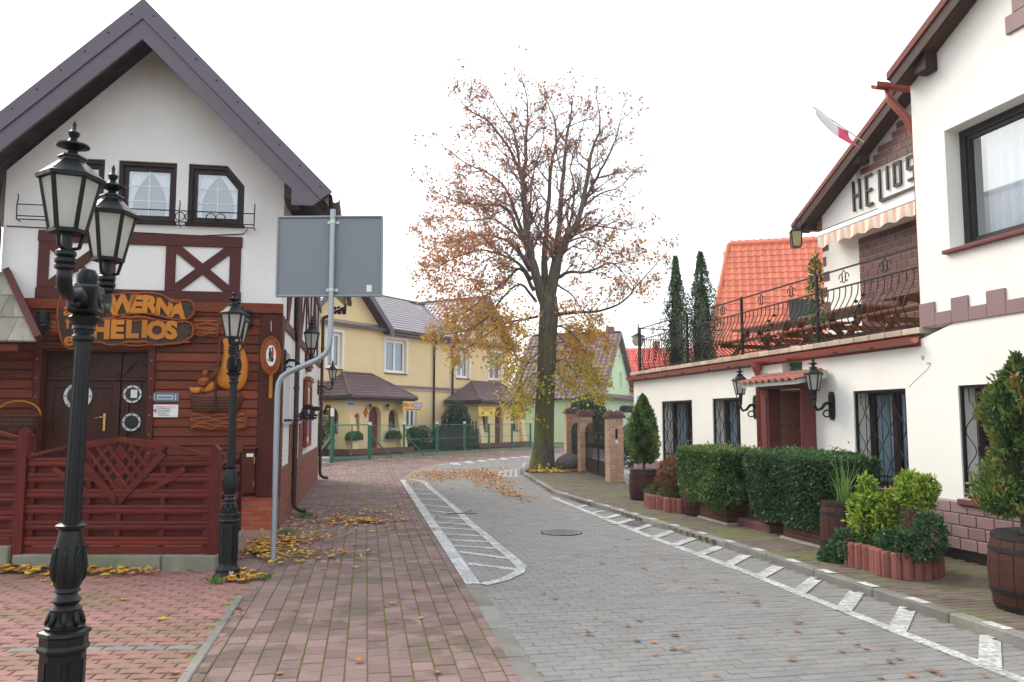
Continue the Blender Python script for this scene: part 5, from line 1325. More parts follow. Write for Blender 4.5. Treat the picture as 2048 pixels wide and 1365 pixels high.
def porch(xc, xe, rid, openings, left_arch, name):
    """porch box from xc (visible corner) to xe along the house; front plane y=-SET"""
    p = empty(name); p.parent = yel
    hs = [h for (a, b, z0, zs, k) in openings for h in arch_holes(a, b, z0, zs)]
    strip_wall(xc, xe, 0, lambda x: 2.62, hs, -SET, -SET+.3).build('front_wall', M['yellow'], p)
    for (a, b, z0, zs, k) in openings: arch_fill(p, a, b, z0, zs, -SET+.24, k)
    # left cheek, with its own arch (built in a turned frame)
    lc = empty('side_wall'); lc.parent = p; lc.location = (xc, 0, 0); lc.rotation_euler = (0, 0, -math.pi/2)
    a, b, z0, zs = left_arch
    mm = strip_wall(0, SET-.3, 0, lambda x: 2.62, arch_holes(a, b, z0, zs), 0, .3); mm.build('wall', M['yellow'], lc)
    P = arch_poly(a, b, z0, zs); c = ((a+b)/2, (z0+zs)/2); Q = [(c[0]+(q[0]-c[0])*.82, z0+.08+(q[1]-z0-.08)*.9) for q in P]
    MB().frame(P, Q, .2, .26).build('window_frame', M['red_door'], lc); MB().prism(Q, 'y', .23, .236).build('pane', M['glass'], lc); B('glazing_bar', M['red_door'], lc, c[0]-.025, c[0]+.025, .205, .228, z0+.08, zs+.3)
    B('curtain', M['curtain'], lc, a+.05, b-.05, .27, .28, z0+.1, z0+.6)
    B('right_wall', M['yellow'], p, xe-.3, xe, -SET+.301, -.051, 0, 2.62)
    # battered buttress at the corners
    MB().prism([(xc-.28, 0), (xc-.001, 0), (xc-.001, 1.7), (xc-.04, 1.7)], 'y', -SET-.0, -SET+.4).build('buttress', M['yellow'], p)
    m = MB(); m.prism([(-SET-.35, 0), (-SET-.001, 0), (-SET-.001, 1.75), (-SET-.05, 1.75)], 'x', xc-.0, xc+.42); m.build('buttress', M['yellow'], p)
    m = MB(); m.prism([(-SET-.35, 0), (-SET-.001, 0), (-SET-.001, 1.75), (-SET-.05, 1.75)], 'x', xe-.45, xe); m.build('buttress', M['yellow'], p)
    MB().prism([(xe+.45, 0), (xe+.001, 0), (xe+.001, 1.75), (xe+.05, 1.75)], 'y', -SET, -SET+.35).build('buttress', M['yellow'], p)
    B('plinth', M['maroon_plaster'], p, xc-.3, xe+.46, -SET-.36, -SET-.32, 0, .26); B('plinth', M['maroon_plaster'], p, xc-.33, xc-.29, -SET-.36, -.06, 0, .26)
    # hipped lean-to roof
    e0, e1, ef, ez, tz = xc-.45, xe+.45, -SET-.5, 2.72, 3.95
    r0, r1 = rid
    slab(p, 'roof', M['purple_tile'], [(e0, ef, ez), (e1, ef, ez), (r1, -.12, tz), (r0, -.12, tz)], .08)
    slab(p, 'roof', M['purple_tile'], [(e0, -.12, ez), (e0, ef, ez), (r0, -.12, tz)], .08); slab(p, 'roof', M['purple_tile'], [(e1, ef, ez), (e1, -.12, ez), (r1, -.12, tz)], .08)
    V = Vector((0, -.12-ef, tz-ez)); Hh = V.length
    tile_roof(p, (e0, ef-.02, ez+.005), (1, 0, 0), V, e1-e0, Hh, .24, .34, M['purple_tile'], False, [(0, 0), (e1-e0, 0), (r1-e0, Hh), (r0-e0, Hh)], 'wave')
    V2 = Vector((r0-e0, 0, tz-ez)); H2 = V2.length; D2 = -.12-ef
    tile_roof(p, (e0-.02, -.12, ez+.005), (0, -1, 0), V2, D2, H2, .24, .34, M['purple_tile'], False, [(0, 0), (D2, 0), (0, H2)], 'wave')
    for a_, b_ in (((e0, ef, ez+.03), (r0, -.12, tz+.03)), ((e1, ef, ez+.03), (r1, -.12, tz+.03)), ((r0, -.12, tz+.02), (r1, -.12, tz+.02))): MB().tube([a_, b_], .085, 7).build('hip_cap', M['purple_tile'], p)
    B('fascia', M['black_frame'], p, e0+.05, e1-.05, ef+.04, ef+.09, ez-.2, ez-.08); B('fascia', M['black_frame'], p, e0+.05, e0+.1, ef+.09, -.14, ez-.2, ez-.08); B('soffit', M['soffit'], p, e0+.1, e1-.1, ef+.09, -SET-.001, ez-.18, ez-.15)
    MB().tube([(e0, ef-.06, ez-.05), (e1, ef-.06, ez-.05)], .06, 8).build('gutter', M['brown_metal'], p)
    return p
q = lambda px: Yp(px, 850, -SET)[0]
x1c = q(697)
porch(x1c, q(806), (Yp(673, 751)[0]+.3, Yp(728, 754)[0]+.4), [(q(700)+.3, q(719), .95, 1.72, 'win'), (q(737), q(762), .15, 1.75, 'door'), (q(777), q(796), .95, 1.72, 'win')], (.75, 1.55, .95, 1.75), 'porch')
x2c = q(955); x2e = q(1046)
porch(x2c, x2e, (Yp(935, 772)[0]+.3, Yp(985, 776)[0]+.6), [(q(964), q(976), .95, 1.75, 'win'), (q(990), q(1006), .15, 1.85, 'door'), (q(1022), q(1036), .95, 1.75, 'win')], (.7, 1.6, .75, 1.6), 'porch')
# things on the porches
M['sign_y'] = plain('yellow_sign', (.75, .52, .03), .4); M['sign_b'] = plain('blue_sign_panel', (.05, .09, .5), .4); M['sign_o'] = plain('amber_sign', (.75, .48, .12), .4)
def board(px0, py0, px1, py1, y, mat, label):
    a, b = Yp(px0, py1, y), Yp(px1, py0, y); W = YH.W((a[0]+b[0])/2, y, (a[1]+b[1])/2); o = empty('guest_house_sign', W, YH.a, label, 'sign'); wv, hv = (b[0]-a[0])/2, (b[1]-a[1])/2
    B('panel', mat, o, -wv, wv, -.03, .03, -hv, hv, .006); B('bracket', M['iron'], o, -wv*.9, -wv*.8, .031, .3, hv*.5, hv*.6); return o, wv, hv
o, wv, hv = board(806, 804, 849, 822, -SET-.62, M['sign_o'], 'amber room-rental sign with blue panel at the end of the first porch')
B('panel', M['sign_b'], o, -.05*wv, wv*.75, -.036, -.031, -hv*.3, hv*.75)
printed('Marcin', .3, -wv*.5, hv*.25, M['ink_r'], o, -.034, .004); printed('WYNAJEM', .15, wv*.35, hv*.48, M['paper'], o, -.039); printed('POKOI', .22, wv*.35, hv*.02, M['paper'], o, -.039, .006)
B('print', M['ink_b'], o, -wv*.85, wv*.6, -.033, -.0302, -hv*.78, -hv*.58)
o, wv, hv = board(957, 815, 989, 833, -SET-.55, M['sign_y'], 'yellow sign with three black pictograms at the second porch')
printed('WOLNE POKOJE', .16, 0, hv*.72, M['black_frame'], o, -.033); printed('NOCLEGI', .15, -wv*.1, hv*.32, M['ink_r'], o, -.033)
for k in (-1, 0, 1): B('pictogram', M['paper'] if k == 0 else M['black_frame'], o, k*wv*.55-.1, k*wv*.55+.1, -.035, -.0305, -hv*.55, hv*.0, .004); B('print', M['black_frame'] if k == 0 else M['paper'], o, k*wv*.55-.03, k*wv*.55+.03, -.038, -.0352, -hv*.4, -hv*.15)
def carriage_lamp(px, py, label):
    a = Yp(px, py, -SET); o = empty('carriage_lamp', YH.W(a[0], -SET, a[1]), YH.a, label, 'wall lamp')
    MB().tube([(0, 0, -.05), (0, -.12, .05), (0, -.18, .02)], .015, 5).build('arm', M['iron'], o); MB().lathe([(.05, -.22), (.085, .0), (.04, .07), (.0, .12)], 6, (0, -.18, 0)).build('lantern', M['iron'], o); MB().lathe([(.056, -.2), (.08, -.02)], 6, (0, -.18, 0), rot=.2).build('lamp_glass', M['frost'], o)
carriage_lamp(735, 812, 'small carriage lamp beside the red door of the first porch, next to the diamond tile'); carriage_lamp(770, 812, 'small carriage lamp between the red door and last window of the first porch')
a = Yp(731, 826, -SET); o = empty('diamond_tile', YH.W(a[0], -SET, a[1]), YH.a, 'small terracotta diamond ornament on the first porch wall', 'ornament'); MB().prism([(0, -.24), (.16, 0), (0, .24), (-.16, 0)], 'y', -.03, -.001).build('tile', M['brick_o'], o); MB().prism([(0, -.13), (.09, 0), (0, .13), (-.09, 0)], 'y', -.045, -.031).build('tile_face', M['carve_gold'], o)
a = Yp(694, 808, -SET-.02); o = empty('street_plate', YH.W(a[0]+.25, -SET-.005, a[1]), YH.a, 'small pale street name plate near the porch corner', 'sign'); B('plate', M['plq_l'], o, -.3, .3, -.02, 0, -.13, .13, .005); B('print', M['ink_b'], o, -.22, .22, -.023, -.0205, -.04, .04)

# ================================================================ GREEN WIRE FENCE
M['wire'] = plain('green_wire', (.02, .2, .12), .4, .2)
def meshfill():
    n = NT('wire_mesh'); t = n.n.new('ShaderNodeTexCoord'); 
    mp = n.n.new('ShaderNodeMapping'); mp.inputs['Rotation'].default_value = (0, R(45), 0); mp.inputs['Scale'].default_value = (16, 16, 16); n.t.links.new(t.outputs['Object'], mp.inputs[0])
    sx = n.n.new('ShaderNodeSeparateXYZ'); n.t.links.new(mp.outputs[0], sx.inputs[0])
    a = n.math('LESS_THAN', n.math('FRACT', sx.outputs[0]), .055); b = n.math('LESS_THAN', n.math('FRACT', sx.outputs[2]), .055); f = n.math('MAXIMUM', a, b)
    n.done((.02, .2, .12), .5); tr = n.n.new('ShaderNodeBsdfTransparent'); mx = n.n.new('ShaderNodeMixShader'); n.t.links.new(f, mx.inputs[0]); n.t.links.new(tr.outputs[0], mx.inputs[1]); n.t.links.new(n.b.outputs[0], mx.inputs[2]); n.t.links.new(mx.outputs[0], n.out.inputs[0]); return n.m
M['mesh'] = meshfill()
gf_ = empty('wire_fence', (0, 0, 0), 0, 'green chain-link fence with white-capped posts before the yellow house', 'fence')
fp = []
F0, F1 = Vector((-5.92, 34.77)), Vector((1.0, 46.4))
FRM = Frame((F0.x, F0.y), math.degrees(math.atan2(F1.y-F0.y, F1.x-F0.x)))
for px in (740, 808, 874, 929, 978, 1024, 1061): fp.append(FRM.uz(px, 860)[0])
for k, x in enumerate(fp):
    W = FRM.W(x, 0); o = MB().tube([(W.x, W.y, 0), (W.x, W.y, 1.42)], .055, 8).build('post', M['green_metal'], gf_); MB().tube([(W.x, W.y, 1.421), (W.x, W.y, 1.53)], .06, 8).build('post_cap', M['cap_white'], o)
for a, b in zip(fp[:-1], fp[1:]):
    Wa, Wb = FRM.W(a, 0), FRM.W(b, 0); m = MB(); m.quad((0, 0, .08), (b-a, 0, .08), (b-a, 0, 1.38), (0, 0, 1.38)); o = m.build('wire_panel', M['mesh'], gf_, loc=Wa, rot=(0, 0, FRM.a))
    for z in (.08, .75, 1.38): MB().tube([(0, 0, z), (b-a, 0, z)], .012, 4).build('tension_wire', M['wire'], o)
for k in (0, 1): W = FRM.W(fp[k], 0); V = FRM.W(fp[k]+1.1, -.3); MB().tube([(W.x, W.y, 1.0), (V.x, V.y, .02)], .03, 6).build('stay', M['green_metal'], gf_)
kr = kerb_run('fence_kerb', [tuple(FRM.W(-3, -.12).xy), tuple(FRM.W(17, -.12).xy)], 1.0, .1, -.1, .07, M['concrete_moss'])
# side gate, standing open
g0, g1 = Vector(G(663, 926)), Vector(G(740, 920)); gr_ = Frame((g0.x, g0.y), math.degrees(math.atan2(g1.y-g0.y, g1.x-g0.x))); gl_ = (g1-g0).length
gt = empty('wire_gate', gr_.o, gr_.a, 'green wire garden gate between two posts at the yellow house', 'gate')
for x, h in ((0, 1.75), (gl_-.04, 1.4)):
    o = MB().tube([(x, 0, 0), (x, 0, h)], .065, 8).build('post', M['green_metal'], gt); MB().tube([(x, 0, h+.001), (x, 0, h+(.32 if x == 0 else .1))], .07, 8).build('post_cap', M['cap_white'], o)
for a, b in (((.12, .12), (gl_-.15, .12)), ((.12, 1.42), (gl_-.15, 1.42)), ((.12, .12), (.12, 1.42)), ((gl_-.15, .12), (gl_-.15, 1.42)), ((gl_*.5, .12), (gl_*.5, 1.42))): MB().tube([(a[0], 0, a[1]), (b[0], 0, b[1])], .028, 6).build('gate_frame', M['green_metal'], gt)
MB().quad((.14, .002, .14), (gl_-.17, .002, .14), (gl_-.17, .002, 1.4), (.14, .002, 1.4)).build('wire_panel', M['mesh'], gt)
MB().tube([(0, 0, 1.0), (-.75, .3, .05)], .035, 6).build('stay', M['green_metal'], gt)
st = empty('house_step', (G(655, 934)[0]-.9, 29.5, 0), R(10), 'low concrete doorstep behind the tavern downpipe', 'step'); B('tread', M['concrete'], st, -.8, .8, -.35, .35, 0, .14, .015); B('tread', M['concrete'], st, -.8, .8, .0, .9, .141, .28, .015)
# dark picket screen with leaning pallet
W0 = Yp(870, 900, -1.5); ds = empty('picket_screen', YH.W(0, 0, 0), YH.a, 'dark weathered plank screen in front of the yellow wall', 'fence'); M['darkwood'] = wood('dark_weathered_wood', (.035, .025, .02), .3, .8, 2, .3)
xa, xb = Yp(877, 880, -2.6)[0], Yp(957, 880, -2.6)[0]
n = 24
for k in range(n):
    x = xa+(xb-xa)*k/n; h = 1.22 if k < n-6 else (1.5 if k % 2 == 0 else .95); B('picket', M['darkwood'], ds, x, x+(xb-xa)/n*.8, -2.62, -2.59, .1, h+random.uniform(-.03, .03), .004)
for z in (.3, .95): B('rail', M['darkwood'], ds, xa, xb, -2.585, -2.54, z, z+.09)
for x in (xa, (xa+xb)/2, xb): B('post', M['darkwood'], ds, x-.04, x+.04, -2.538, -2.46, 0, 1.1)
# ================================================================ MINT HOUSE, RED HOUSE
gx, gy = (1199-CX)/1653*58, 58.0
MH = Frame((gx, gy), -22)
mint = empty('mint_house', MH.o, MH.a, 'mint green house with steep plum tiled roof behind the brick gate pillars', 'house')
Wd_, Dp = 6.6, 9.6; ez, rz_ = 3.35, 8.1
B('front_wall', M['mint'], mint, -Wd_, 0, 0, .3, 0, ez)
HL = [(2.7, 3.3, 3.9, 5.2), (5.6, 6.2, 3.9, 5.2), (2.2, 2.7, 1.2, 2.4)]
m = strip_wall(0, Dp, 0, lambda y: ez+(rz_-ez)*(1-abs(y-Dp/2)/(Dp/2)), HL, -.3, 0, (Dp/2,)); m.v = [(v[1], v[0], v[2]) for v in m.v]; o = m.build('gable_wall', M['mint'], mint); o.data.flip_normals()
for (a, b, c, d) in HL:
    f = B('window', M['black_frame'], mint, -.2, -.16, a, b, c, d); B('frame', M['pvc'], f, -.159, -.1, a, a+.08, c, d); B('frame', M['pvc'], f, -.159, -.1, b-.08, b, c, d); B('frame', M['pvc'], f, -.159, -.1, a+.08, b-.08, c, c+.08); B('pane', M['glass'], f, -.14, -.13, a+.08, b-.08, c+.08, d)
slab(mint, 'roof', M['purple_tile'], [(-Wd_-.3, -.5, ez-.28), (.35, -.5, ez-.28), (.35, Dp/2, rz_+.1), (-Wd_-.3, Dp/2, rz_+.1)], .12)
slab(mint, 'roof', M['purple_tile'], [(.35, Dp+.5, ez-.28), (-Wd_-.3, Dp+.5, ez-.28), (-Wd_-.3, Dp/2, rz_+.1), (.35, Dp/2, rz_+.1)], .12)
V = Vector((0, Dp/2+.5, rz_-ez+.38)); tile_roof(mint, (-6.9, -.52, ez-.26), (1, 0, 0), V, 7.2, V.length, .36, .4, M['purple_tile'], True, kind='wave')
for s in (0, 1):
    ya, yb = (-.5, Dp/2) if s == 0 else (Dp+.5, Dp/2); MB().bar((.37, ya, ez-.3), (.37, yb, rz_+.06), .24, .06, (1, 0, 0)).build('bargeboard', M['purple_metal'], mint)
slab(mint, 'pent_roof', M['purple_tile'], [(0.001, -.3, ez+.15), (.6, -.3, ez-.15), (.6, Dp, ez-.15), (.001, Dp, ez+.15)], .1)
MB().tube([(-Wd_, Dp/2, rz_+.14), (.3, Dp/2, rz_+.14)], .1, 7).build('ridge_cap', M['purple_tile'], mint); B('chimney', M['brick_clad'], mint, -.9, -.35, Dp/2+.2, Dp/2+.8, 7.2, 8.7, .01)
dc = MB()
for k in range(8):
    t0, t1 = math.pi*k/8, math.pi*(k+1)/8; dc.add([(.01, 6.3-1.1*math.cos(t0), 2.15+.55*math.sin(t0)), (.9, 6.3-1.1*math.cos(t0), 2.15+.5*math.sin(t0)), (.9, 6.3-1.1*math.cos(t1), 2.15+.5*math.sin(t1)), (.01, 6.3-1.1*math.cos(t1), 2.15+.55*math.sin(t1))], [(0, 1, 2, 3)])
dc.build('door_canopy', M['black_frame'], mint); B('door', M['pvc'], mint, .002, .05, 5.8, 6.8, .1, 2.1)
rh = empty('red_roofed_house', (12.5, 66, 0), R(-8), 'far house with a bright red tiled roof behind the terrace', 'house')
B('wall', M['white2'], rh, -6, 12, 0, .3, 0, 4.2); B('wall', M['white2'], rh, -6, -5.7, .3, 8, 0, 4.2); slab(rh, 'roof', M['red_tile'], [(-6.4, -.5, 3.9), (12.4, -.5, 3.9), (12.4, 4, 7.6), (-6.4, 4, 7.6)], .15)
slab(rh, 'roof', M['red_tile'], [(12.4, 8.5, 3.9), (-6.4, 8.5, 3.9), (-6.4, 4, 7.6), (12.4, 4, 7.6)], .15)
V = Vector((0, 4.5, 3.7)); tile_roof(rh, (-6.4, -.52, 3.93), (1, 0, 0), V, 10, V.length, .42, .45, M['red_tile'], True, kind='wave'); B('chimney', M['brick_o'], rh, -1.1, -.5, 3.4, 4.0, 6.8, 8.2, .01)
B('gable_wall', M['white2'], rh, -5.99, -5.7, .3, 8, 4.2, 4.5)
# ================================================================ HOTEL ON THE RIGHT
HF = Frame((2.9, 19.7), -78)
hot = empty('hotel_building', HF.o, HF.a, 'white hotel with a walled roof terrace, barred windows and two street gables', 'building')
Hp = lambda px, py, y=0.0: HF.uz(px, py, y)
WZ0, WZ1 = .76, 2.03
HW = [(1.72, 3.28), (4.2, 5.28), (8.54, 9.61), (10.5, 11.62), (12.6, 13.7)]
PX0, PX1 = Hp(1522, 850, -.22)[0], Hp(1633, 850)[0]
TZ = 2.62; XC = 9.95; XE = 17.0
VA, VB = (6.72, 7.3, 2.3, 2.54), None
IX0, IX1 = Hp(1537, 850, -.22)[0], Hp(1602, 850, -.22)[0]
holes = [(a, b, WZ0, WZ1) for a, b in HW]+[(IX0-.02, IX1+.02, .2, 2.1), VA]
strip_wall(0, XE, 0, lambda x: TZ if x < XC+1e-6 else 2.75, holes, 0, .4, (XC,)).build('street_wall', M['white2'], hot)
B('end_wall', M['white2'], hot, 0, .35, .4, 9, 0, TZ); B('back_wall', M['white2'], hot, .35, XE, 8.7, 9, 0, TZ)
B('terrace_floor', M['concrete'], hot, .0, XC, .05, 8.7, TZ+.001, TZ+.08)
B('inner_partition', M['dim_in'], hot, .36, XE-.4, 1.4, 1.5, 0, TZ-.02)
# plinth: dark strip and mauve tiles
B('plinth_bed', M['mortar'], hot, -.004, XE, -.008, .0, .185, .735)
B('plinth_base', M['black_frame'], hot, 0, XE, -.006, .0, 0, .184)
tw, tz_ = .255, .1345
tme = MB().bbox(0, tw-.014, -.02, .0, 0, tz_-.014, .004).mesh('plinth_tile', M['tile_pink'])
for r in range(4):
    x = -.0+(r % 2)*tw/2
    while x < 13.2:
        z = .192+r*tz_
        if not (PX0 < x+tw and x < PX1) : link('plinth_tile', tme, hot, (x, -.0085, z))
        x += tw
# windows with wrought grilles
gb = {}
def grille(parent, x0, x1, z0, z1, y):
    g = empty('window_grille'); g.parent = parent
    for (a, b, c, d) in ((x0, x1, z0, z0+.03), (x0, x1, z1-.03, z1), (x0, x0+.03, z0, z1), (x1-.03, x1, z0, z1)): B('grille_frame', M['iron'], g, a, b, y-.015, y+.015, c, d)
    B('grille_bar', M['iron'], g, x0+.03, x1-.03, y-.008, y+.008, z0+.14, z0+.165)
    n = max(5, int((x1-x0)/.17)); h = z1-z0
    for k in range(n):
        x = x0+.03+(x1-x0-.06)*(k+.5)/n; s = 1 if k % 2 else -1; pts = []
        am = (x1-x0-.06)/n*.42
        for t in range(25):
            u = t/24; z = z0+.03+(h-.06)*u; wv = 0
            if .14 < u < .88: wv = math.sin((u-.14)/.74*math.pi*4)*am*s*(1 if u < .87 else .5)
            pts.append((x+wv, y, z))
        MB().tube(pts, .0075, 4).build('grille_bar', M['iron'], g)
        if k: xx = x0+.03+(x1-x0-.06)*k/n; MB().tube([(xx, y+.012, z0+.03), (xx, y+.012, z1-.03)], .007, 4).build('grille_bar', M['iron'], g)
    return g
def hotel_window(x0, x1):
    f = MB().frame([(x0, WZ0), (x1, WZ0), (x1, WZ1), (x0, WZ1)], [(x0+.06, WZ0+.06), (x1-.06, WZ0+.06), (x1-.06, WZ1-.06), (x0+.06, WZ1-.06)], .24, .32).build('window', M['dark_frame'], hot)
    xm = (x0+x1)/2; B('mullion', M['dark_frame'], f, xm-.045, xm+.045, .23, .31, WZ0+.06, WZ1-.06)
    for a, b in ((x0+.06, xm-.045), (xm+.045, x1-.06)): B('pane', M['glass'], f, a, b, .28, .285, WZ0+.06, WZ1-.06)
    m = MB(); n = 40
    for k in range(n+1):
        t = k/n; x = x0+(x1-x0)*t; yy = .325+.012*math.sin(t*55); m.v += [(x, yy, WZ0), (x, yy, WZ1)]
    m.f = [(2*k, 2*k+2, 2*k+3, 2*k+1) for k in range(n)]; m.build('curtain', M['curtain_grey'], f, smooth=True)
    B('sill', M['slab'], f, x0-.04, x1+.04, -.06, .23, WZ0-.07, WZ0-.004, .008)
    grille(f, x0+.01, x1-.01, WZ0+.0, WZ1-.005, .03)
for a, b in HW: hotel_window(a, b)
vf = B('vent_window', M['green_metal'], hot, VA[0], VA[1], .16, .2, VA[2], VA[3])
for k in range(3): B('slat', M['green_metal'], vf, VA[0]+.01, VA[1]-.01, .13, .159, VA[2]+.02+k*.08, VA[2]+.08+k*.08, .004)
# entrance portal
po = empty('entrance_portal'); po.parent = hot
for a, b in ((PX0, IX0), (IX1, PX1)):
    B('pilaster', M['maroon_plaster'], po, a, b, -.22, -.001, .0, 2.12, .01); B('pilaster_face', M['maroon_plaster'], po, a+.04, b-.04, -.235, -.221, .25, 2.0, .006)
B('lintel', M['maroon_plaster'], po, PX0-.03, PX1+.03, -.25, -.001, 2.121, 2.22, .01)
ix0, ix1 = IX0, IX1
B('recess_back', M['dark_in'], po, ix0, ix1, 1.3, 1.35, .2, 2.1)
B('recess_wall', M['mortar_d'], po, ix0-.018, ix0, -.001, 1.3, .2, 2.095); B('recess_wall', M['mortar_d'], po, ix1, ix1+.05, .401, 1.3, .2, 2.1); B('recess_ceiling', M['maroon_plaster'], po, ix0, ix1, .401, 1.3, 2.1, 2.15)
bm1 = MB().bbox(0, .012, 0, .2, 0, .06, .003).mesh('brick', M['brick_clad'])
for r in range(26):
    for k in range(6): link('brick', bm1, po, (ix0+.001, -.01+k*.215+(r % 2)*.1, .21+r*.072))
bm2 = MB().bbox(0, .2, 0, .014, 0, .06, .003).mesh('brick', M['tile_dark'])
for r in range(26):
    for k in range(4): link('brick', bm2, po, (ix0+.04+k*.215+(r % 2)*.08, 1.284, .21+r*.072))
B('door', M['door'], po, ix1-.25, ix1-.02, 1.22, 1.28, .2, 2.05, .01)
B('door_bell', M['paper'], po, ix0+.02, ix0+.06, .395, .4, 1.15, 1.35)
B('step', M['slab'], po, PX0-.25, PX1+.35, -1.0, -.24, .0, .18, .012); B('step', M['slab'], po, ix0, ix1, -.238, 1.3, .0, .199, .01)
# canopy with tiles
M['canopy_tile'] = rough_mat('faded_canopy_tile', (.36, .14, .1), .15, 4, 40, .7, .2, rv=.15)
PJ = .5
ca_ = Hp(1485, 779, -PJ); cb_ = Hp(1592, 770, -PJ)
cx0, cx1 = ca_[0], cb_[0]
MB().prism([(-PJ, 2.15), (-PJ, 2.21), (-.002, 2.36), (-.002, 2.24)], 'x', cx0, cx1).build('canopy', M['white2'], hot)
V = Vector((0, PJ, .15)); tile_roof(hot, (cx0-.04, -PJ-.04, 2.2), (1, 0, 0), V, cx1-cx0+.1, V.length, .19, .26, M['canopy_tile'], True, kind='pan')
# gutter, coping, downpipe
DPX = Hp(1518, 800, -.06)[0]
prof = [(-.075, 0), (-.065, -.055), (0, -.085), (.055, -.06), (.06, 0), (.052, 0), (.045, -.05), (0, -.073), (-.055, -.047), (-.066, 0)]
for k in range(5):
    a, b = -.1+k*2.01, -.1+(k+1)*2.01-.004; MB().prism([(-.085+p[0], 2.64+p[1]) for p in prof], 'x', a, min(b, XC-.02)).build('gutter', M['red_metal'], hot)
    for x in (a+.4, a+1.2): B('gutter_bracket', M['red_metal'], hot, x-.012, x+.012, -.165, -.002, 2.55, 2.57)
B('eaves_board', M['red_metal'], hot, -.1, XC-.02, -.02, -.002, 2.53, 2.66)
cme = MB().bbox(0, .315, -.06, .26, 0, .075, .006).mesh('coping_tile', M['cream_tile'])
for k in range(31): link('coping_tile', cme, hot, (-.08+k*.325, 0, TZ+.081-.02), (0, 0, random.uniform(-.006, .006)))
dp = MB().tube([(DPX, -.085, 2.57), (DPX, -.085, 2.45), (DPX, -.06, 2.36), (DPX, -.06, .1)], .05, 10).build('downpipe', M['red_metal'], hot, smooth=True)
MB().lathe([(.055, .0), (.09, .1), (.095, .16), (.06, .16)], 12, (DPX, -.085, 2.42)).build('hopper', M['red_metal'], hot)
# terrace balustrade
TB = TZ+.14
bal = empty('terrace_balustrade'); bal.parent = hot
bprof = [(0, 0), (-.03, .03), (-.13, .1), (-.175, .2), (-.15, .32), (-.06, .46), (-.01, .56), (.005, .66), (0, .72)]
bme = MB().tube([(0, p[0], p[1]) for p in bprof], .008, 5).mesh('baluster', M['iron'], True)
px_posts = [1292, 1374, 1484, 1636]
pxs = [Hp(p, 650, .08)[0] for p in px_posts]+[XC-.05]
pxs[0] = .25
for x in pxs[:-1]: B('post', M['iron'], bal, x-.02, x+.02, .06, .1, TB-.06, TB+1.05)
for a, b in zip(pxs[:-1], pxs[1:]):
    for z, t in ((TB+.05, .012), (TB+.76, .011), (TB+1.02, .014)): B('rail', M['iron'], bal, a+.02, b-.02, .08-t, .08+t, z-.01, z+.01)
    n = int((b-a)/.135)
    for k in range(1, n): link('baluster', bme, bal, (a+(b-a)*k/n, .08, TB+.05))
    for t in (.3, .7):
        c = a+(b-a)*t
        for s in (-1, 1): MB().tube([(c+s*(.02+.05*math.cos(u*.55)*(1-.04*u)+.05), .08, TB+.88+.075*math.sin(u*.55)*(1-.04*u)) for u in range(11)], .008, 4).build('scroll', M['iron'], bal)
        MB().tube([(c+.045*math.cos(u*.628), .08, TB+.9+.09*math.sin(u*.628)) for u in range(10)], .008, 4, closed=True).build('scroll', M['iron'], bal)
    c = (a+b)/2
    for k in range(6): MB().lathe([(0, -.03), (.03, -.01), (.03, .01), (0, .03)], 6, (c-.08+.05*k*(1 if k % 2 else .4), -.06, TB+.2+.07*k)).build('leaf_ornament', M['iron'], bal)
for k in range(14): link('baluster', bme, bal, (.25+.0, .2+k*.14, TB+.05), (0, 0, -math.pi/2))
for z in (TB+.05, TB+.76, TB+1.02): B('rail', M['iron'], bal, .238, .262, .1, 2.2, z-.01, z+.01)
# swan-neck lamp at the terrace corner
sn = empty('swan_neck_lamp', HF.W(.06, .12, TZ+.13), HF.a, 'thin swan-neck lamp with glass shade on the terrace corner', 'lamp')
MB().tube([(0, 0, 0), (0, 0, .95)], .02, 7).build('pole', M['iron'], sn); MB().tube([(0, 0, .55), (-.03, .0, 1.0), (-.15, .05, 1.18), (-.3, .1, 1.15), (-.36, .12, .98)], .014, 6).build('neck', M['iron'], sn, smooth=True)
MB().lathe([(.03, .0), (.17, -.07), (.18, -.09), (.02, -.05)], 14, (-.36, .12, .98)).build('shade', M['iron'], sn); MB().lathe([(.14, -.08), (.15, -.2), (.1, -.3), (.0, -.32)], 12, (-.36, .12, .98)).build('lamp_glass', M['frost'], sn)

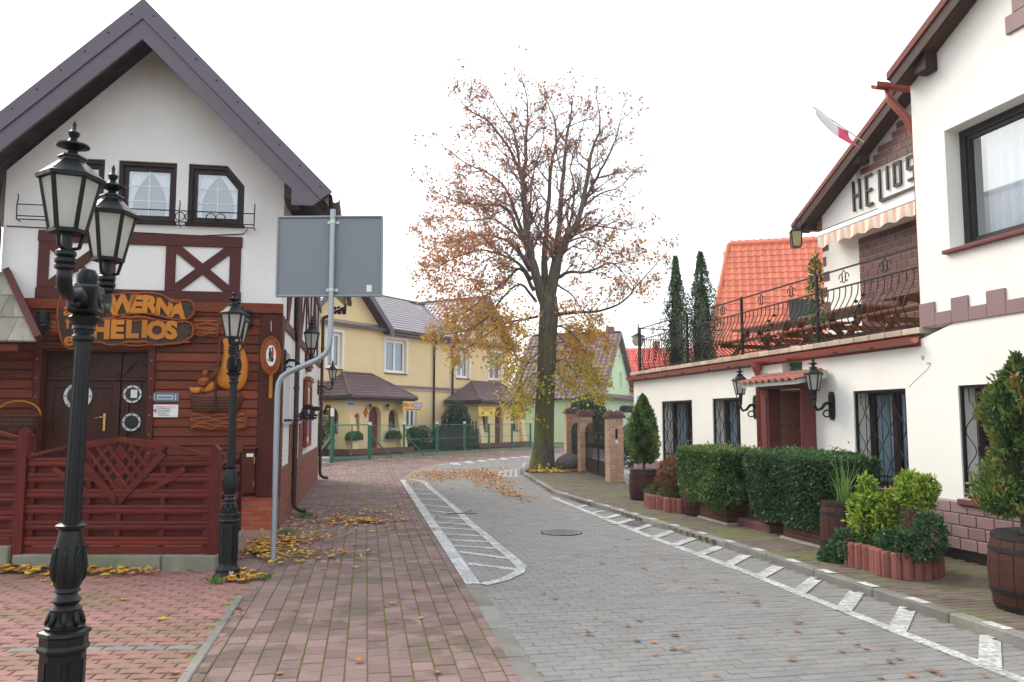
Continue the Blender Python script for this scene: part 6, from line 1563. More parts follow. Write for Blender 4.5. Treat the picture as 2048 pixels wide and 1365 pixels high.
# ---- near gable
NY = .0
OV = .2
vr0 = Hp(1780, 157, -OV); vr1 = Hp(1898, 0, -OV); sl_ = (vr1[1]-vr0[1])/(vr1[0]-vr0[0])
NXL = vr0[0]; NAX = 13.6; naz = vr0[1]+sl_*(NAX-NXL)
ntop = lambda x: naz-.16-abs(x-NAX)*sl_
w0 = Hp(1889, 281); w1 = Hp(1889, 503); BW = (w0[0], w0[0]+2.6, w1[1], 5.02)
t0 = Hp(2010, 60); AW = (t0[0]+.35, t0[0]+1.5, t0[1]+.12, t0[1]+1.4)
strip_wall(XC, 2*NAX-XC, 2.751, ntop, [BW, AW], 0, .4, (NAX,)).build('gable_wall', M['white2'], hot)
B('side_wall', M['white2'], hot, XC, XC+.35, .401, 9, TZ+.08, ntop(XC)-.05)
for s in (1, -1):
    X = lambda d: NAX+s*d
    W_ = NAX-NXL
    slab(hot, 'roof', M['red_tile'] if False else M['red_conc'], [(NAX, -OV, naz), (X(W_), -OV, vr0[1]), (X(W_), 9.4, vr0[1]), (NAX, 9.4, naz)], .1)
    MB().prism([(NAX, naz+.06), (X(W_), vr0[1]+.06), (X(W_), vr0[1]-.03), (NAX, naz-.05)], 'y', -OV-.05, -OV).build('verge_trim', M['red_conc'], hot)
    MB().prism([(NAX, naz-.051), (X(W_), vr0[1]-.031), (X(W_-.12), vr0[1]-.14), (NAX, naz-.19)], 'y', -OV-.03, -OV).build('bargeboard', M['soffit'], hot)
    MB().prism([(NAX, naz-.1), (X(W_-.06), vr0[1]-.08), (X(W_-.12), vr0[1]-.13), (NAX, naz-.15)], 'y', -OV+.001, -.002).build('soffit', M['soffit'], hot)
    MB().bbox(X(W_-.5)-.1, X(W_-.5)+.1, -OV+.03, -.002, ntop(X(W_-.5))-.2, ntop(X(W_-.5))+.02, .01).build('purlin_end', M['soffit'], hot)
MB().prism([(NXL-.17+p[0], vr0[1]-.0+p[1]) for p in prof], 'y', -.3, 9.2).build('gutter', M['red_metal'], hot)
MB().tube([(NXL-.17, -.1, vr0[1]-.07), (NXL-.16, -.1, vr0[1]-.2), (XC-.1, .0, vr0[1]-.5), (XC-.06, .1, vr0[1]-.75), (XC-.06, .1, 3.0)], .05, 8).build('downpipe', M['red_metal'], hot, smooth=True)
# crenellated trim
k = 0; x = XC-.004
while x < 13.8:
    wd_ = .265; hgt = .285 if k % 2 == 0 else .15
    B('trim_tile', M['trim_mauve'], hot, x, x+wd_-.003, -.022, -.001, 2.752, 2.752+hgt, .003); x += wd_; k += 1
# big window
x0, x1, z0, z1 = BW
f = MB().frame([(x0, z0), (x1, z0), (x1, z1), (x0, z1)], [(x0+.09, z0+.09), (x1-.09, z0+.09), (x1-.09, z1-.09), (x0+.09, z1-.09)], .2, .3).build('window', M['black_frame'], hot)
MB().frame([(x0+.09, z0+.09), (x1-.09, z0+.09), (x1-.09, z1-.09), (x0+.09, z1-.09)], [(x0+.13, z0+.13), (x1-.13, z0+.13), (x1-.13, z1-.13), (x0+.13, z1-.13)], .22, .28).build('sash', M['black_frame'], f)
B('pane', M['glass_sky'], f, x0+.13, x1-.13, .25, .255, z0+.13, z1-.13)
m = MB(); n = 90
for k in range(n+1):
    t = k/n; x = x0+.28+(x1-x0-.56)*t; yy = .31+.018*math.sin(t*95)+.012*math.sin(t*37); m.v += [(x, yy, z0+.02), (x, yy, z1)]
m.f = [(2*k, 2*k+2, 2*k+3, 2*k+1) for k in range(n)]; m.build('curtain', M['curtain'], f, smooth=True)
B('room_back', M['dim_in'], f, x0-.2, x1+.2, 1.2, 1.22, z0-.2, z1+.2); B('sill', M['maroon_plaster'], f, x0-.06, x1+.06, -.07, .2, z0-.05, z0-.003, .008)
x0, x1, z0, z1 = AW
f = MB().frame([(x0, z0), (x1, z0), (x1, z1), (x0, z1)], [(x0+.07, z0+.07), (x1-.07, z0+.07), (x1-.07, z1-.07), (x0+.07, z1-.07)], .2, .28).build('window', M['dark_frame'], hot); B('pane', M['glass_sky'], f, x0+.07, x1-.07, .23, .235, z0+.07, z1-.07); B('room_back', M['dim_in'], f, x0, x1, .41, .43, z0, z1)
B('surround', M['trim_mauve'], f, x0-.32, x1+.32, -.03, -.001, z0-.2, z0-.003, .006)
for k in range(6):
    e = .12 if k % 2 else .22
    B('surround', M['trim_mauve'], f, x0-e, x0-.001, -.028, -.001, z0+k*.21, z0+k*.21+.208, .004); B('surround', M['trim_mauve'], f, x1+.001, x1+e, -.028, -.001, z0+k*.21, z0+k*.21+.208, .004)

# ---- gable behind the terrace, with tiles and lettering
BY = 3.0; OB = .28
rv0 = Hp(1587, 455, BY-OB); rv1 = Hp(1791, 183, BY-OB); s2 = (rv1[1]-rv0[1])/(rv1[0]-rv0[0])
BX = Hp(1645, 470, BY)[0]; RXL = rv0[0]; RAX = RXL+4.4; raz = rv0[1]+s2*4.4
rtop = lambda x: raz-.2-abs(x-RAX)*s2
strip_wall(BX, 2*RAX-BX, TZ+.081, rtop, [], BY, BY+.35, (RAX,)).build('terrace_gable', M['white2'], hot)
B('side_wall', M['white2'], hot, BX, BX+.3, BY+.351, 9, TZ+.081, rtop(BX)-.05)
for s in (1, -1):
    X = lambda d: RAX+s*d
    slab(hot, 'roof', M['red_conc'], [(RAX, BY-OB, raz), (X(4.4), BY-OB, rv0[1]), (X(4.4), 9.4, rv0[1]), (RAX, 9.4, raz)], .1)
    MB().prism([(RAX, raz+.06), (X(4.4), rv0[1]+.06), (X(4.4), rv0[1]-.03), (RAX, raz-.05)], 'y', BY-OB-.06, BY-OB).build('verge_trim', M['red_conc'], hot)
    MB().prism([(RAX, raz-.051), (X(4.4), rv0[1]-.031), (X(4.25), rv0[1]-.16), (RAX, raz-.23)], 'y', BY-OB-.04, BY-OB).build('bargeboard', M['soffit'], hot)
    MB().prism([(RAX, raz-.13), (X(4.34), rv0[1]-.1), (X(4.25), rv0[1]-.155), (RAX, raz-.19)], 'y', BY-OB+.001, BY-.002).build('soffit', M['soffit'], hot)
    for d in (4.05, 2.2): MB().bbox(X(d)-.1, X(d)+.1, BY-OB+.03, BY-.002, rtop(X(d))-.12, rtop(X(d))+.1, .01).build('purlin_end', M['soffit'], hot)
tx0 = Hp(1714, 370, BY)[0]; bandz0, bandz1 = Hp(1705, 470, BY)[1]-.12, Hp(1711, 367, BY)[1]
txe = min(2*RAX-BX, XC-.2); t2w, t2h = .275, .135
m = MB(); m.prism([(tx0, bandz1), (txe, bandz1), (txe, rtop(txe)-.02), (RAX, rtop(RAX)-.02), (tx0, rtop(tx0)-.02)] if txe > RAX else [(tx0, bandz1), (txe, bandz1), (txe, rtop(txe)-.02), (tx0, rtop(tx0)-.02)], 'y', BY-.01, BY-.001); m.build('tile_bed', M['mortar'], hot)
B('tile_bed', M['mortar'], hot, tx0, txe, BY-.01, BY-.001, TZ+.1, bandz0)
tm = MB().bbox(0, t2w-.016, -.012, .0, 0, t2h-.016, .003).mesh('wall_tile', M['tile_dark']); thf = MB().bbox(0, t2w/2-.016, -.012, .0, 0, t2h-.016, .003).mesh('wall_tile', M['tile_dark'])
cnt = 0
for r in range(60):
    z = TZ+.11+r*t2h
    if z+t2h > bandz0+.02 and z < bandz1: continue
    x = tx0+.006; half = r % 2
    while x < tx0+2.6:
        wd_ = t2w/2 if half else t2w
        if z+t2h < rtop(x)-.0 and cnt < 298: link('wall_tile', thf if half else tm, hot, (x, BY-.0105, z)); cnt += 1
        x += wd_; half = 0
for k in range(8): B('quoin_tile', M['tile_dark'], hot, BX-.003, BX+(.2 if k % 2 else .1), BY-.012, BY-.001, 2.9+k*.32, 3.1+k*.32, .003)
# letters
le = empty('facade_lettering'); le.parent = hot
tl = Hp(1705, 432, BY); cap = .6; lw = .05
tz0 = Hp(1710, 426, BY)[1]+.02; X0 = tl[0]+.1; adv = (Hp(1838, 330, BY)[0]-X0)/5.3
def lt(name, segs, k):
    m = MB()
    for (a, b, c, d) in segs: m.bar((X0+k*adv+a*adv*.7, BY-.03, tz0+b*cap), (X0+k*adv+c*adv*.7, BY-.03, tz0+d*cap), lw, .03)
    m.build(name, M['black_frame'], le)
lt('letter', [(0, 0, 0, 1), (.8, 0, .8, 1), (0, .5, .8, .5)], 0)
lt('letter', [(0, 0, 0, 1), (0, .97, .75, .97), (0, .5, .7, .5), (0, .03, .75, .03)], 1.15)
lt('letter', [(0, 0, 0, 1), (0, .0, 4.2, .0)], 2.3)
lt('letter', [(0, .25, 0, 1)], 2.95)
lt('letter', [(0, .25, 0, 1), (.7, .25, .7, 1), (0, .28, .7, .28), (0, .97, .7, .97)], 3.5)
lt('letter', [(0, .28, .7, .28), (.7, .25, .7, .65), (0, .62, .7, .62), (0, .6, 0, 1), (0, .97, .7, .97)], 4.55)
# awning
aw = empty('awning', HF.o, HF.a, 'cream and pink striped awning rolled up below the black lettering', 'awning')
M['aw_c'] = plain('cream_canvas', (.75, .68, .55), .9, 0, .1); M['aw_p'] = plain('pink_canvas', (.68, .45, .36), .9, 0, .1)
a0 = Hp(1634, 476, BY-.4); ax0, az0 = a0[0], a0[1]; ax1 = XC-.3
B('cassette', M['pvc'], aw, ax0, ax1, BY-.4, BY-.02, az0, az0+.11, .02); B('cassette_lid', M['black_frame'], aw, ax0+.02, ax0+1.9, BY-.38, BY-.05, az0+.111, az0+.13)
n = int((ax1-ax0)/.11)
for k in range(n):
    x = ax0+.02+k*.11; m = MB(); L_ = []
    for t in range(6): L_.append((x+.11*t/5, BY-.4+.03*math.sin((k+t/5)*1.57), az0-.2-.045*math.sin(math.pi*((k % 4)+t/5)/4)))
    for t in range(5):
        a, b = L_[t], L_[t+1]; m.quad((a[0], BY-.4, az0+.0), a, b, (b[0], BY-.4, az0+.0))
    m.build('valance_strip', M['aw_p'] if k % 2 else M['aw_c'], aw)
# flag
fl0 = HF.W(Hp(1727, 284, BY-.55)[0], BY-.55, Hp(1727, 284, BY-.55)[1]); fe = ray(1625, 214); d_ = ((fl0-Vector((0, 0, CAMH))).length)
fl1 = Vector((0, 0, CAMH))+fe.normalized()*(d_-.35)
fg_ = empty('flag', fl0, 0, 'small white and red flag on a pole fixed to the gable verge', 'flag')
vv = fl1-fl0; MB().tube([(0, 0, 0), tuple(vv)], .012, 6).build('pole', M['alu'], fg_)
M['flag_w'] = NT('white_cloth').done((.78, .79, .8), .9, 0, .05); M['flag_r'] = plain('red_cloth', (.75, .12, .2), .8, 0, .1)
def flagpart(t0, t1, mat):
    m = MB(); n, r = 8, 8
    for i in range(n+1):
        t = t0+(t1-t0)*i/n
        for j in range(r+1):
            s = j/r; dr_ = .42*(1-.25*t); p = vv*(t+.05*s); m.v.append((p.x+.03*math.sin(s*5+t*9)+.22*s*(1 if t < .45 else .8), p.y+.03*math.sin(s*3+t*5), p.z-s*dr_+.16*s*(t-t0)*0))
    for i in range(n):
        for j in range(r): q = i*(r+1)+j; m.f.append((q, q+1, q+r+2, q+r+1))
    m.build('cloth', mat, fg_, smooth=True)
flagpart(.30, .62, M['flag_r']); flagpart(.62, .97, M['flag_w'])
# hanging lantern on scroll bracket under the eave
lp = Hp(1592, 478, BY-.4); hl = empty('hanging_lantern', HF.W(lp[0], BY-.4, lp[1]), HF.a, 'amber glass lantern hung on a scrolled iron bracket under the gable eave', 'lamp')
M['amber'] = plain('amber_glass', (.4, .33, .16), .25)
for k in range(4): t = k*math.pi/2+.4; MB().bar((.13*math.cos(t), .13*math.sin(t), -.17), (.15*math.cos(t), .15*math.sin(t), .15), .02, .02).build('lantern_bar', M['iron'], hl)
MB().lathe([(.12, -.17), (.14, .15)], 4, rot=.4).build('lamp_glass', M['amber'], hl); MB().lathe([(.17, .15), (.17, .17), (.03, .24), (.02, .3)], 4, rot=.4).build('hood', M['iron'], hl); MB().lathe([(.13, -.19), (.13, -.17), (.02, -.17)], 4, rot=.4).build('base', M['iron'], hl)
xx = BX-lp[0]
MB().tube([(0, 0, .3), (0, 0, .42), (xx*.4, .2, .44), (xx+.0, .4, .42)], .014, 5).build('bracket', M['iron'], hl)
for c in (.25, .6, .85): MB().tube([(xx*c+.1*math.cos(u*.6)*(1-.05*u), .4*c, .3+.1*math.sin(u*.6)*(1-.05*u)) for u in range(12)], .011, 4).build('scroll', M['iron'], hl)
# wall lamps by the entrance
def lamp_at(px, py, pxl, label):
    u, z = Hp(px, py); best = None
    for i in range(20, 90):
        a = i/100; W = HF.W(u, -a, z); q = project(W.x, W.y, W.z)
        if best is None or abs(q[0]-pxl) < best[0]: best = (abs(q[0]-pxl), a)
    wall_lamp(HF.W(u, -.002, z), HF.a, label, best[1], .82)
lamp_at(1513, 815, 1481, 'black wall lantern beside the red downpipe, between window and portal'); lamp_at(1666, 812, 1629, 'black wall lantern between the portal canopy and the large barred window')
# picnic tables on the terrace
def picnic(x, y, rz, label):
    o = empty('picnic_table', HF.W(x, y, TZ+.08), HF.a+rz, label, 'table', 'picnic tables on the terrace')
    for k in range(5): B('top_board', M['picnic'], o, -.9, .9, -.36+k*.146, -.36+k*.146+.138, .7, .74, .004)
    for s in (-1, 1):
        for k in range(2): B('seat_board', M['picnic'], o, -.9, .9, s*.68-.13+k*.135, s*.68+k*.135, .42, .455, .004)
        for e in (-.65, .65): MB().bar((e, s*.6, 0), (e, s*.12, .7), .1, .045, (1, 0, 0)).build('leg', M['picnic'], o)
    for e in (-.65, .65): B('cross_beam', M['picnic'], o, e+.024, e+.066, -.8, .8, .34, .42, .004)
picnic(8.8, 1.3, 0, 'brown wooden picnic table on the terrace in front of the tiled wall'); picnic(6.4, 1.4, 0, 'brown wooden picnic table on the terrace below the hanging lantern'); picnic(4.2, 1.3, .1, 'brown wooden picnic table on the terrace beside the two slim conifers')
for pz_, (px_, py_, a_, b_) in enumerate(((1846, 716, .05, .075), (1857, 727, .07, .03))):
    c_ = Hp(px_, py_); MB().prism([(c_[0]+a_*.5*math.cos(t)*(1+.25*math.sin(3*t+pz_)), c_[1]+b_*.5*math.sin(t)*(1+.2*math.cos(2*t))) for t in [k*.6283 for k in range(10)]], 'y', -.004, -.001).build('plaster_patch', M['cream_tile'], hot)
cq = [Hp(*q_) for q_ in ((1818, 775), (1830, 762), (1838, 755), (1856, 738), (1862, 728))]; MB().tube([(a_, -.001, b_) for a_, b_ in cq], .003, 4).build('crack', M['mortar_d'], hot)
B('house_number', M['plq_l'], hot, .2, .42, -.012, -.001, 1.98, 2.2, .003)

# ================================================================ ORANGE-ROOFED HOUSE
OH = Frame((8.1, 31.0), -14)
oh = empty('orange_roofed_house', OH.o, OH.a, 'house with a big steep orange tiled roof and skylight behind the terrace', 'house')
rl = OH.uz(1457, 492, 4.2); rr_ = OH.uz(1660, 478, 4.2); ll = OH.uz(1424, 620, 1.6)
oz = rl[1]; oex, oez = ll[0]-.4, 3.2
B('wall', M['white2'], oh, oex+.6, 14, .6, .9, 0, 3.6); B('wall', M['white2'], oh, oex+.6, oex+.9, .9, 8, 0, 3.6)
ol = Vector((0, 4.2, oz-oez))
slab(oh, 'roof', M['orange_tile'], [(oex, 0, oez), (15, 0, oez), (15, 4.2, oz), (rl[0], 4.2, oz)], .14); slab(oh, 'roof', M['orange_tile'], [(15, 8.4, oez), (oex, 8.4, oez), (rl[0], 4.2, oz), (15, 4.2, oz)], .14)
slab(oh, 'hip', M['orange_tile'], [(oex, 8.4, oez), (oex, 0, oez), (rl[0], 4.2, oz)], .1)
tile_roof(oh, (oex, -.03, oez+.02), (1, 0, 0), ol, 8.2, ol.length, .3, .34, M['orange_tile'], True, [(0, 0), (8.2, 0), (8.2, ol.length+.1), (rl[0]-oex, ol.length+.1)], 'pan')
MB().tube([(rl[0], 4.2, oz+.04), (15, 4.2, oz+.04)], .12, 8).build('ridge_cap', M['orange_tile'], oh); MB().tube([(oex, 0, oez+.04), (rl[0], 4.2, oz+.04)], .1, 7).build('hip_cap', M['orange_tile'], oh)
sv = ol.normalized(); sk = OH.uz(1607, 622, 1.3)
nrm = Vector((1, 0, 0)).cross(sv)
o = empty('skylight'); o.parent = oh; o.location = Vector((sk[0], 0, oez))+sv*((sk[1]-oez)/sv.z)+nrm*.08; o.rotation_euler = Matrix(((1, 0, 0), tuple(sv), tuple(nrm))).transposed().to_euler()
B('frame', M['dark_frame'], o, -.5, .5, -.6, .6, -.05, .06, .01); B('pane', M['black_glass'], o, -.42, .42, -.5, .5, .061, .066)
# ================================================================ PLANTS
def leaves(name, parent, mat, P, size, rnd, aspect=.55, updir=None, seed=0, outward=None, shape='rhomb'):
    """one small four-sided leaf per point of P (n,3); size and rnd scalars or arrays"""
    n = len(P); rng = np.random.default_rng(seed+n); d = rng.normal(0, 1, (n, 3))
    if updir is not None: d = d*.75+np.asarray(updir)
    if outward is not None: d = d*.8+outward
    d /= np.linalg.norm(d, axis=1)[:, None]+1e-9
    t = np.cross(d, rng.normal(0, 1, (n, 3))); t /= np.linalg.norm(t, axis=1)[:, None]+1e-9
    s = np.broadcast_to(np.asarray(size, dtype=float), (n,))*rng.uniform(.65, 1.3, n)
    nn = np.cross(d, t)
    A = P; C = P+d*s[:, None]; mid = P+d*(s*.45)[:, None]+nn*(s*.12)[:, None]
    Bv = mid+t*(s*aspect*.5)[:, None]; Dv = mid-t*(s*aspect*.5)[:, None]
    V = np.stack([A, Bv, C, Dv], 1).reshape(-1, 3); Fc = np.arange(n*4).reshape(-1, 4)
    me = tri_mesh(name, V, Fc, mat, np.broadcast_to(np.clip(rnd, 0, 1), (n,)))
    return tag(link(name, me, parent), kind='stuff')
M['lv_box'] = leafmat('box_hedge_leaf', [(.022, .05, .016), (.06, .125, .03), (.12, .21, .05), (.24, .3, .09)], .2)
M['lv_dark'] = leafmat('dark_hedge_leaf', [(.015, .038, .019), (.034, .08, .03), (.062, .135, .048), (.12, .2, .07)], .2)
M['lv_thuja'] = leafmat('thuja_leaf', [(.03, .065, .015), (.07, .14, .028), (.13, .23, .05), (.22, .3, .07)], .25)
M['lv_thujab'] = leafmat('rusty_thuja_leaf', [(.035, .075, .022), (.09, .165, .04), (.16, .24, .06), (.3, .14, .05)], .25)
M['lv_gold'] = leafmat('golden_conifer_leaf', [(.06, .12, .012), (.16, .27, .025), (.3, .42, .05), (.42, .5, .09)], .3)
M['lv_rust'] = leafmat('rusty_shrub_leaf', [(.05, .07, .02), (.14, .07, .025), (.24, .085, .03), (.3, .16, .06)], .25)
M['lv_jun'] = leafmat('juniper_leaf', [(.02, .06, .025), (.04, .1, .04), (.07, .15, .055), (.1, .19, .07)], .2)
M['lv_spruce'] = leafmat('blue_conifer_leaf', [(.018, .045, .024), (.045, .1, .045), (.085, .16, .075), (.13, .21, .11)], .2)
M['lv_grass'] = leafmat('blade_grass', [(.1, .2, .04), (.2, .34, .08)], .3)
M['core'] = plain('dark_leaf_core', (.01, .018, .008), .95, 0, .05)  # solid cores close gaps between leaves; inner shade put into their colour
M['core_b'] = plain('dark_twig_core', (.03, .028, .014), .95, 0, .05)
def lump(P, k=1.0, s=0.0):
    return k*(np.sin(P[:, 0]*5.1+s)+np.sin(P[:, 1]*6.3+1.7+s)+np.sin(P[:, 2]*5.7+.6+s)+.6*np.sin(P[:, 0]*13+P[:, 2]*11+s))/3.6
def hedge(W, rz, L, D, z0, z1, mat, n, label, seed, taper=.0, top=.0):
    o = empty('hedge', W, rz, label, 'hedge'); rng = np.random.default_rng(seed)
    # points on the faces of a rounded, slightly tapered box
    f = rng.choice(5, n, p=[.34, .1, .17, .17, .22]); u, v = rng.uniform(-1, 1, n), rng.uniform(-1, 1, n)
    hx, hy, hz = L/2, D/2, (z1-z0)/2; P = np.zeros((n, 3))
    for k, (a, b, c) in enumerate(((0, 2, 1), (0, 2, 1), (1, 2, 0), (1, 2, 0), (0, 1, 2))):
        m_ = f == k; h = (hx, hy, hz); P[m_, a] = u[m_]*h[a]; P[m_, b] = v[m_]*h[b]; P[m_, c] = h[c]*(-1 if k in (0, 2) else 1)
    P = np.sign(P)*np.minimum(np.abs(P), np.array([hx, hy, hz]))
    r = np.sqrt(((P/np.array([hx, hy, hz]))**6).sum(1))**(1/3.); P = P/np.maximum(1, r[:, None]**.5)
    out_ = P/np.array([hx, hy, hz]); out_ = np.sign(out_)*np.abs(out_)**5; out_ /= np.linalg.norm(out_, axis=1)[:, None]+1e-6
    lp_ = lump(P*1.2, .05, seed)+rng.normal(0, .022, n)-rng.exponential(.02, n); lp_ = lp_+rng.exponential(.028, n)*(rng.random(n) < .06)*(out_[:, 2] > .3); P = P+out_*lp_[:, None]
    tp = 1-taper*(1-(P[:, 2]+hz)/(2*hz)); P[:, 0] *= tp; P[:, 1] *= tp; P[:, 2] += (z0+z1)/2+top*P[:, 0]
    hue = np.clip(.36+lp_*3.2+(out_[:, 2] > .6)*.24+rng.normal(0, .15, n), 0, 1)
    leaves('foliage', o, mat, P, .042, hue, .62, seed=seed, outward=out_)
    q = .9; MB().add([(sx*hx*q*(1-taper*(sz < 0)), sy*hy*q*(1-taper*(sz < 0)), (z0+z1)/2+sz*hz*.9+top*sx*hx*q) for sz in (-1, 1) for sx, sy in ((-1, -1), (1, -1), (1, 1), (-1, 1))], [(0, 3, 2, 1), (4, 5, 6, 7), (0, 1, 5, 4), (1, 2, 6, 5), (2, 3, 7, 6), (3, 0, 4, 7)]).build('dark_core', M['core'], o)
    for k in range(4): MB().tube([(-hx*.6+k*hx*.4, 0, z0-.22), (-hx*.6+k*hx*.4, 0, z0+.1)], .02, 5).build('stem', M['bark'], o)
    return o
def hl(x, y, z=Z_R): return HF.W(x, y, z)
hedge(hl(6.15, -.85), HF.a, 1.75, .8, .26, 1.1, M['lv_box'], 15000, 'bright green clipped hedge with a bushy low side in a wooden trough', 3, .12)
o_ = hedge(hl(8.52, -.72), HF.a, 2.1, .85, .18, 1.1, M['lv_dark'], 24000, 'long dark green clipped hedge right before the maroon portal', 5, .1)
def trough(x, y, L, D, h, label):
    t = empty('wooden_trough', hl(x, y), HF.a, label, 'planter')
    for k in range(3):
        z = .03+k*(h-.03)/3
        for s in (-1, 1): B('board', M['barrel'], t, -L/2, L/2, s*D/2-.015, s*D/2+.015, z, z+(h-.03)/3-.008, .004); B('board', M['barrel'], t, s*L/2-.03, s*L/2, -D/2+.016, D/2-.016, z, z+(h-.03)/3-.008, .004)
    B('base_slab', M['concrete'], t, -L/2-.04, L/2+.04, -D/2-.04, D/2+.04, 0, .028); B('soil', M['soil'], t, -L/2+.03, L/2-.03, -D/2+.016, D/2-.016, .1, h-.04)
trough(6.55, -.85, .95, .6, .3, 'dark wooden trough under the bright green hedge'); trough(9.1, -.75, 1.3, .6, .22, 'dark wooden trough under the long dark green hedge')
# bushy lower side of the first hedge
def bush(P_c, rad, n, mat, size, hue, seed, parent, name='foliage', lumps=.12, aspect=.5, up=None, hsd=.16, corem=None):
    """uneven foliage lump: P_c centre, rad (x,y,z)"""
    rng = np.random.default_rng(seed); d = rng.normal(0, 1, (n, 3)); d /= np.linalg.norm(d, axis=1)[:, None]
    r = 1-rng.exponential(.11, n); r = np.clip(r, .25, 1.15)
    l = lump(d*2.0, lumps, seed)+.5*lump(d*5.3, lumps, seed+2); P = d*(r+l)[:, None]*np.array(rad)
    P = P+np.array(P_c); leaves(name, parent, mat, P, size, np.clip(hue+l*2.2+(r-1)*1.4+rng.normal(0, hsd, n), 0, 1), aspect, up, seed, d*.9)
    if corem: MB().lathe([(0, -.62*rad[2]), (.5*rad[0], -.4*rad[2]), (.62*rad[0], 0), (.5*rad[0], .4*rad[2]), (0, .62*rad[2])], 9, tuple(P_c), sq=(1, rad[1]/rad[0])).build('dark_core', corem, parent)
hb1 = empty('low_bush', hl(6.75, -1.12), HF.a, 'loose low green bush swelling from the foot of the bright hedge', 'bush'); bush((0, 0, .48), (.48, .28, .3), 4200, M['lv_box'], .042, .45, 11, hb1, corem=M['core']); MB().tube([(0, 0, 0), (0, 0, .3)], .02, 5).build('stem', M['bark'], hb1)
# barrels
def barrel(W, r, h, label, staves=18, soil=True):
    b = empty('barrel_planter', W, random.uniform(0, 1), label, 'barrel')
    pr = lambda t: r*(.86+.14*math.sin(math.pi*(.08+t*.86)))
    for k in range(staves):
        a0, a1 = 2*math.pi*k/staves+.008, 2*math.pi*(k+1)/staves-.008; m = MB(); n = 6
        for i in range(n+1):
            z = h*i/n; q = pr(i/n)
            for a in (a0, a1): m.v.append((q*math.cos(a), q*math.sin(a), z))
            for a in (a1, a0): m.v.append(((q-.025)*math.cos(a), (q-.025)*math.sin(a), z))
        for i in range(n):
            for c in range(4): m.f.append((i*4+c, i*4+(c+1) % 4, (i+1)*4+(c+1) % 4, (i+1)*4+c))
        m.f.append((n*4, n*4+1, n*4+2, n*4+3)); m.build('stave', M['barrel'], b)
    for t in (.03, .22, .76, .93): q = pr(t); MB().lathe([(q+.001, t*h), (q+.007, t*h+.002), (pr(t+.05)+.007, t*h+.05*h/.8), (pr(t+.05)+.001, t*h+.052*h/.8)], 28).build('hoop', M['hoop'], b)
    MB().lathe([(pr(.9)-.03, h*.88), (0, h*.9)], 20).build('soil', M['soil'], b)
    return b
def thuja(W, hgt, rad, z0, n, mat, label, seed, prof, size=.05, hue=.45, core=True, name='conifer', rnd_hue=.16):
    """prof(t) -> relative radius, t 0 bottom..1 top"""
    o = empty(name, W, 0, label, 'conifer'); rng = np.random.default_rng(seed)
    t = rng.uniform(0, 1, n)**1.15; a = rng.uniform(0, 2*math.pi, n); base = np.array([prof(x) for x in t])*rad
    # upright sprays: angular clumps
    cl_ = (.17*np.sin(a*3+seed+t*6)+.13*np.sin(a*7+t*17+seed)+.1*np.sin(a*5-t*29))*(1.9 if hgt > 3 else 1)
    r = base*(1+cl_)*(1-rng.exponential(.14, n)); r = np.clip(r, 0.0, None)
    P = np.stack([r*np.cos(a), r*np.sin(a), z0+t*hgt+rng.normal(0, .02, n)], 1)
    outw = np.stack([np.cos(a), np.sin(a), np.full(n, 1.0)], 1)*.8
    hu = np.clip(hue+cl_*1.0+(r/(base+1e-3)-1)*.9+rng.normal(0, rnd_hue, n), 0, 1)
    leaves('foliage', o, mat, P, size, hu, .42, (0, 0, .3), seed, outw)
    MB().tube([(0, 0, z0-.25), (.01, 0, z0+hgt*.3), (0, .01, z0+hgt*.85)], [rad*.1, rad*.08, .008], 6).build('trunk', M['bark'], o)
    if core: MB().lathe([(0, z0+.03*hgt)]+[(prof(x)*rad*.62, z0+x*hgt) for x in (.08, .2, .4, .6, .8)]+[(0, z0+.9*hgt)], 9).build('dark_core', M['core_b'], o)
    return o
egg = lambda t: (max(0, math.sin(math.pi*min(1, (t*.94+.06)**.72)))**.75)*(1 if t < .55 else 1-.25*(t-.55))
b0 = hl(3.06, -.95); barrel(b0, .3, .6, 'dark brown barrel planter with a tall green conifer by the brick gate'); thuja(b0, 1.3, .29, .72, 8000, M['lv_thuja'], 'tall egg-shaped green conifer growing in the barrel by the brick gate', 21, egg, .06)
b1 = hl(12.7, -1.12); barrel(b1, .42, .63, 'large brown barrel planter with a rusty conifer beside the tiled plinth'); thuja(b1+Vector((-.12, .03, 0)), 1.3, .42, .8, 10000, M['lv_thujab'], 'ragged conifer with rusty tips in the large barrel beside the plinth', 22, lambda t: (egg(t)*.72+.28*(1-t))*(.8+.3*math.sin(t*9+1)), .05, .4)
sb = empty('conifer', b1+Vector((-.22, .05, .88)), 0, 'low side branch of rusty conifer jutting over the barrel rim', 'conifer')
bush((-.1, -.1, .05), (.2, .17, .15), 1000, M['lv_thujab'], .05, .4, 23, sb); MB().tube([(.3, -.05, -.2), (.1, -.05, -.05), (-.05, -.08, .05)], .014, 5).build('trunk', M['bark'], sb)
b2 = hl(5.75, -1.0); barrel(b2, .28, .56, 'dark barrel standing half hidden behind the bright hedge corner')
b3 = hl(9.85, -1.08); barrel(b3, .27, .62, 'narrow brown barrel planter holding long green grass blades')
gr = empty('grass_plant', b3+Vector((0, 0, .56)), 0, 'tuft of long upright green blades growing from narrow barrel', 'plant'); m = MB()
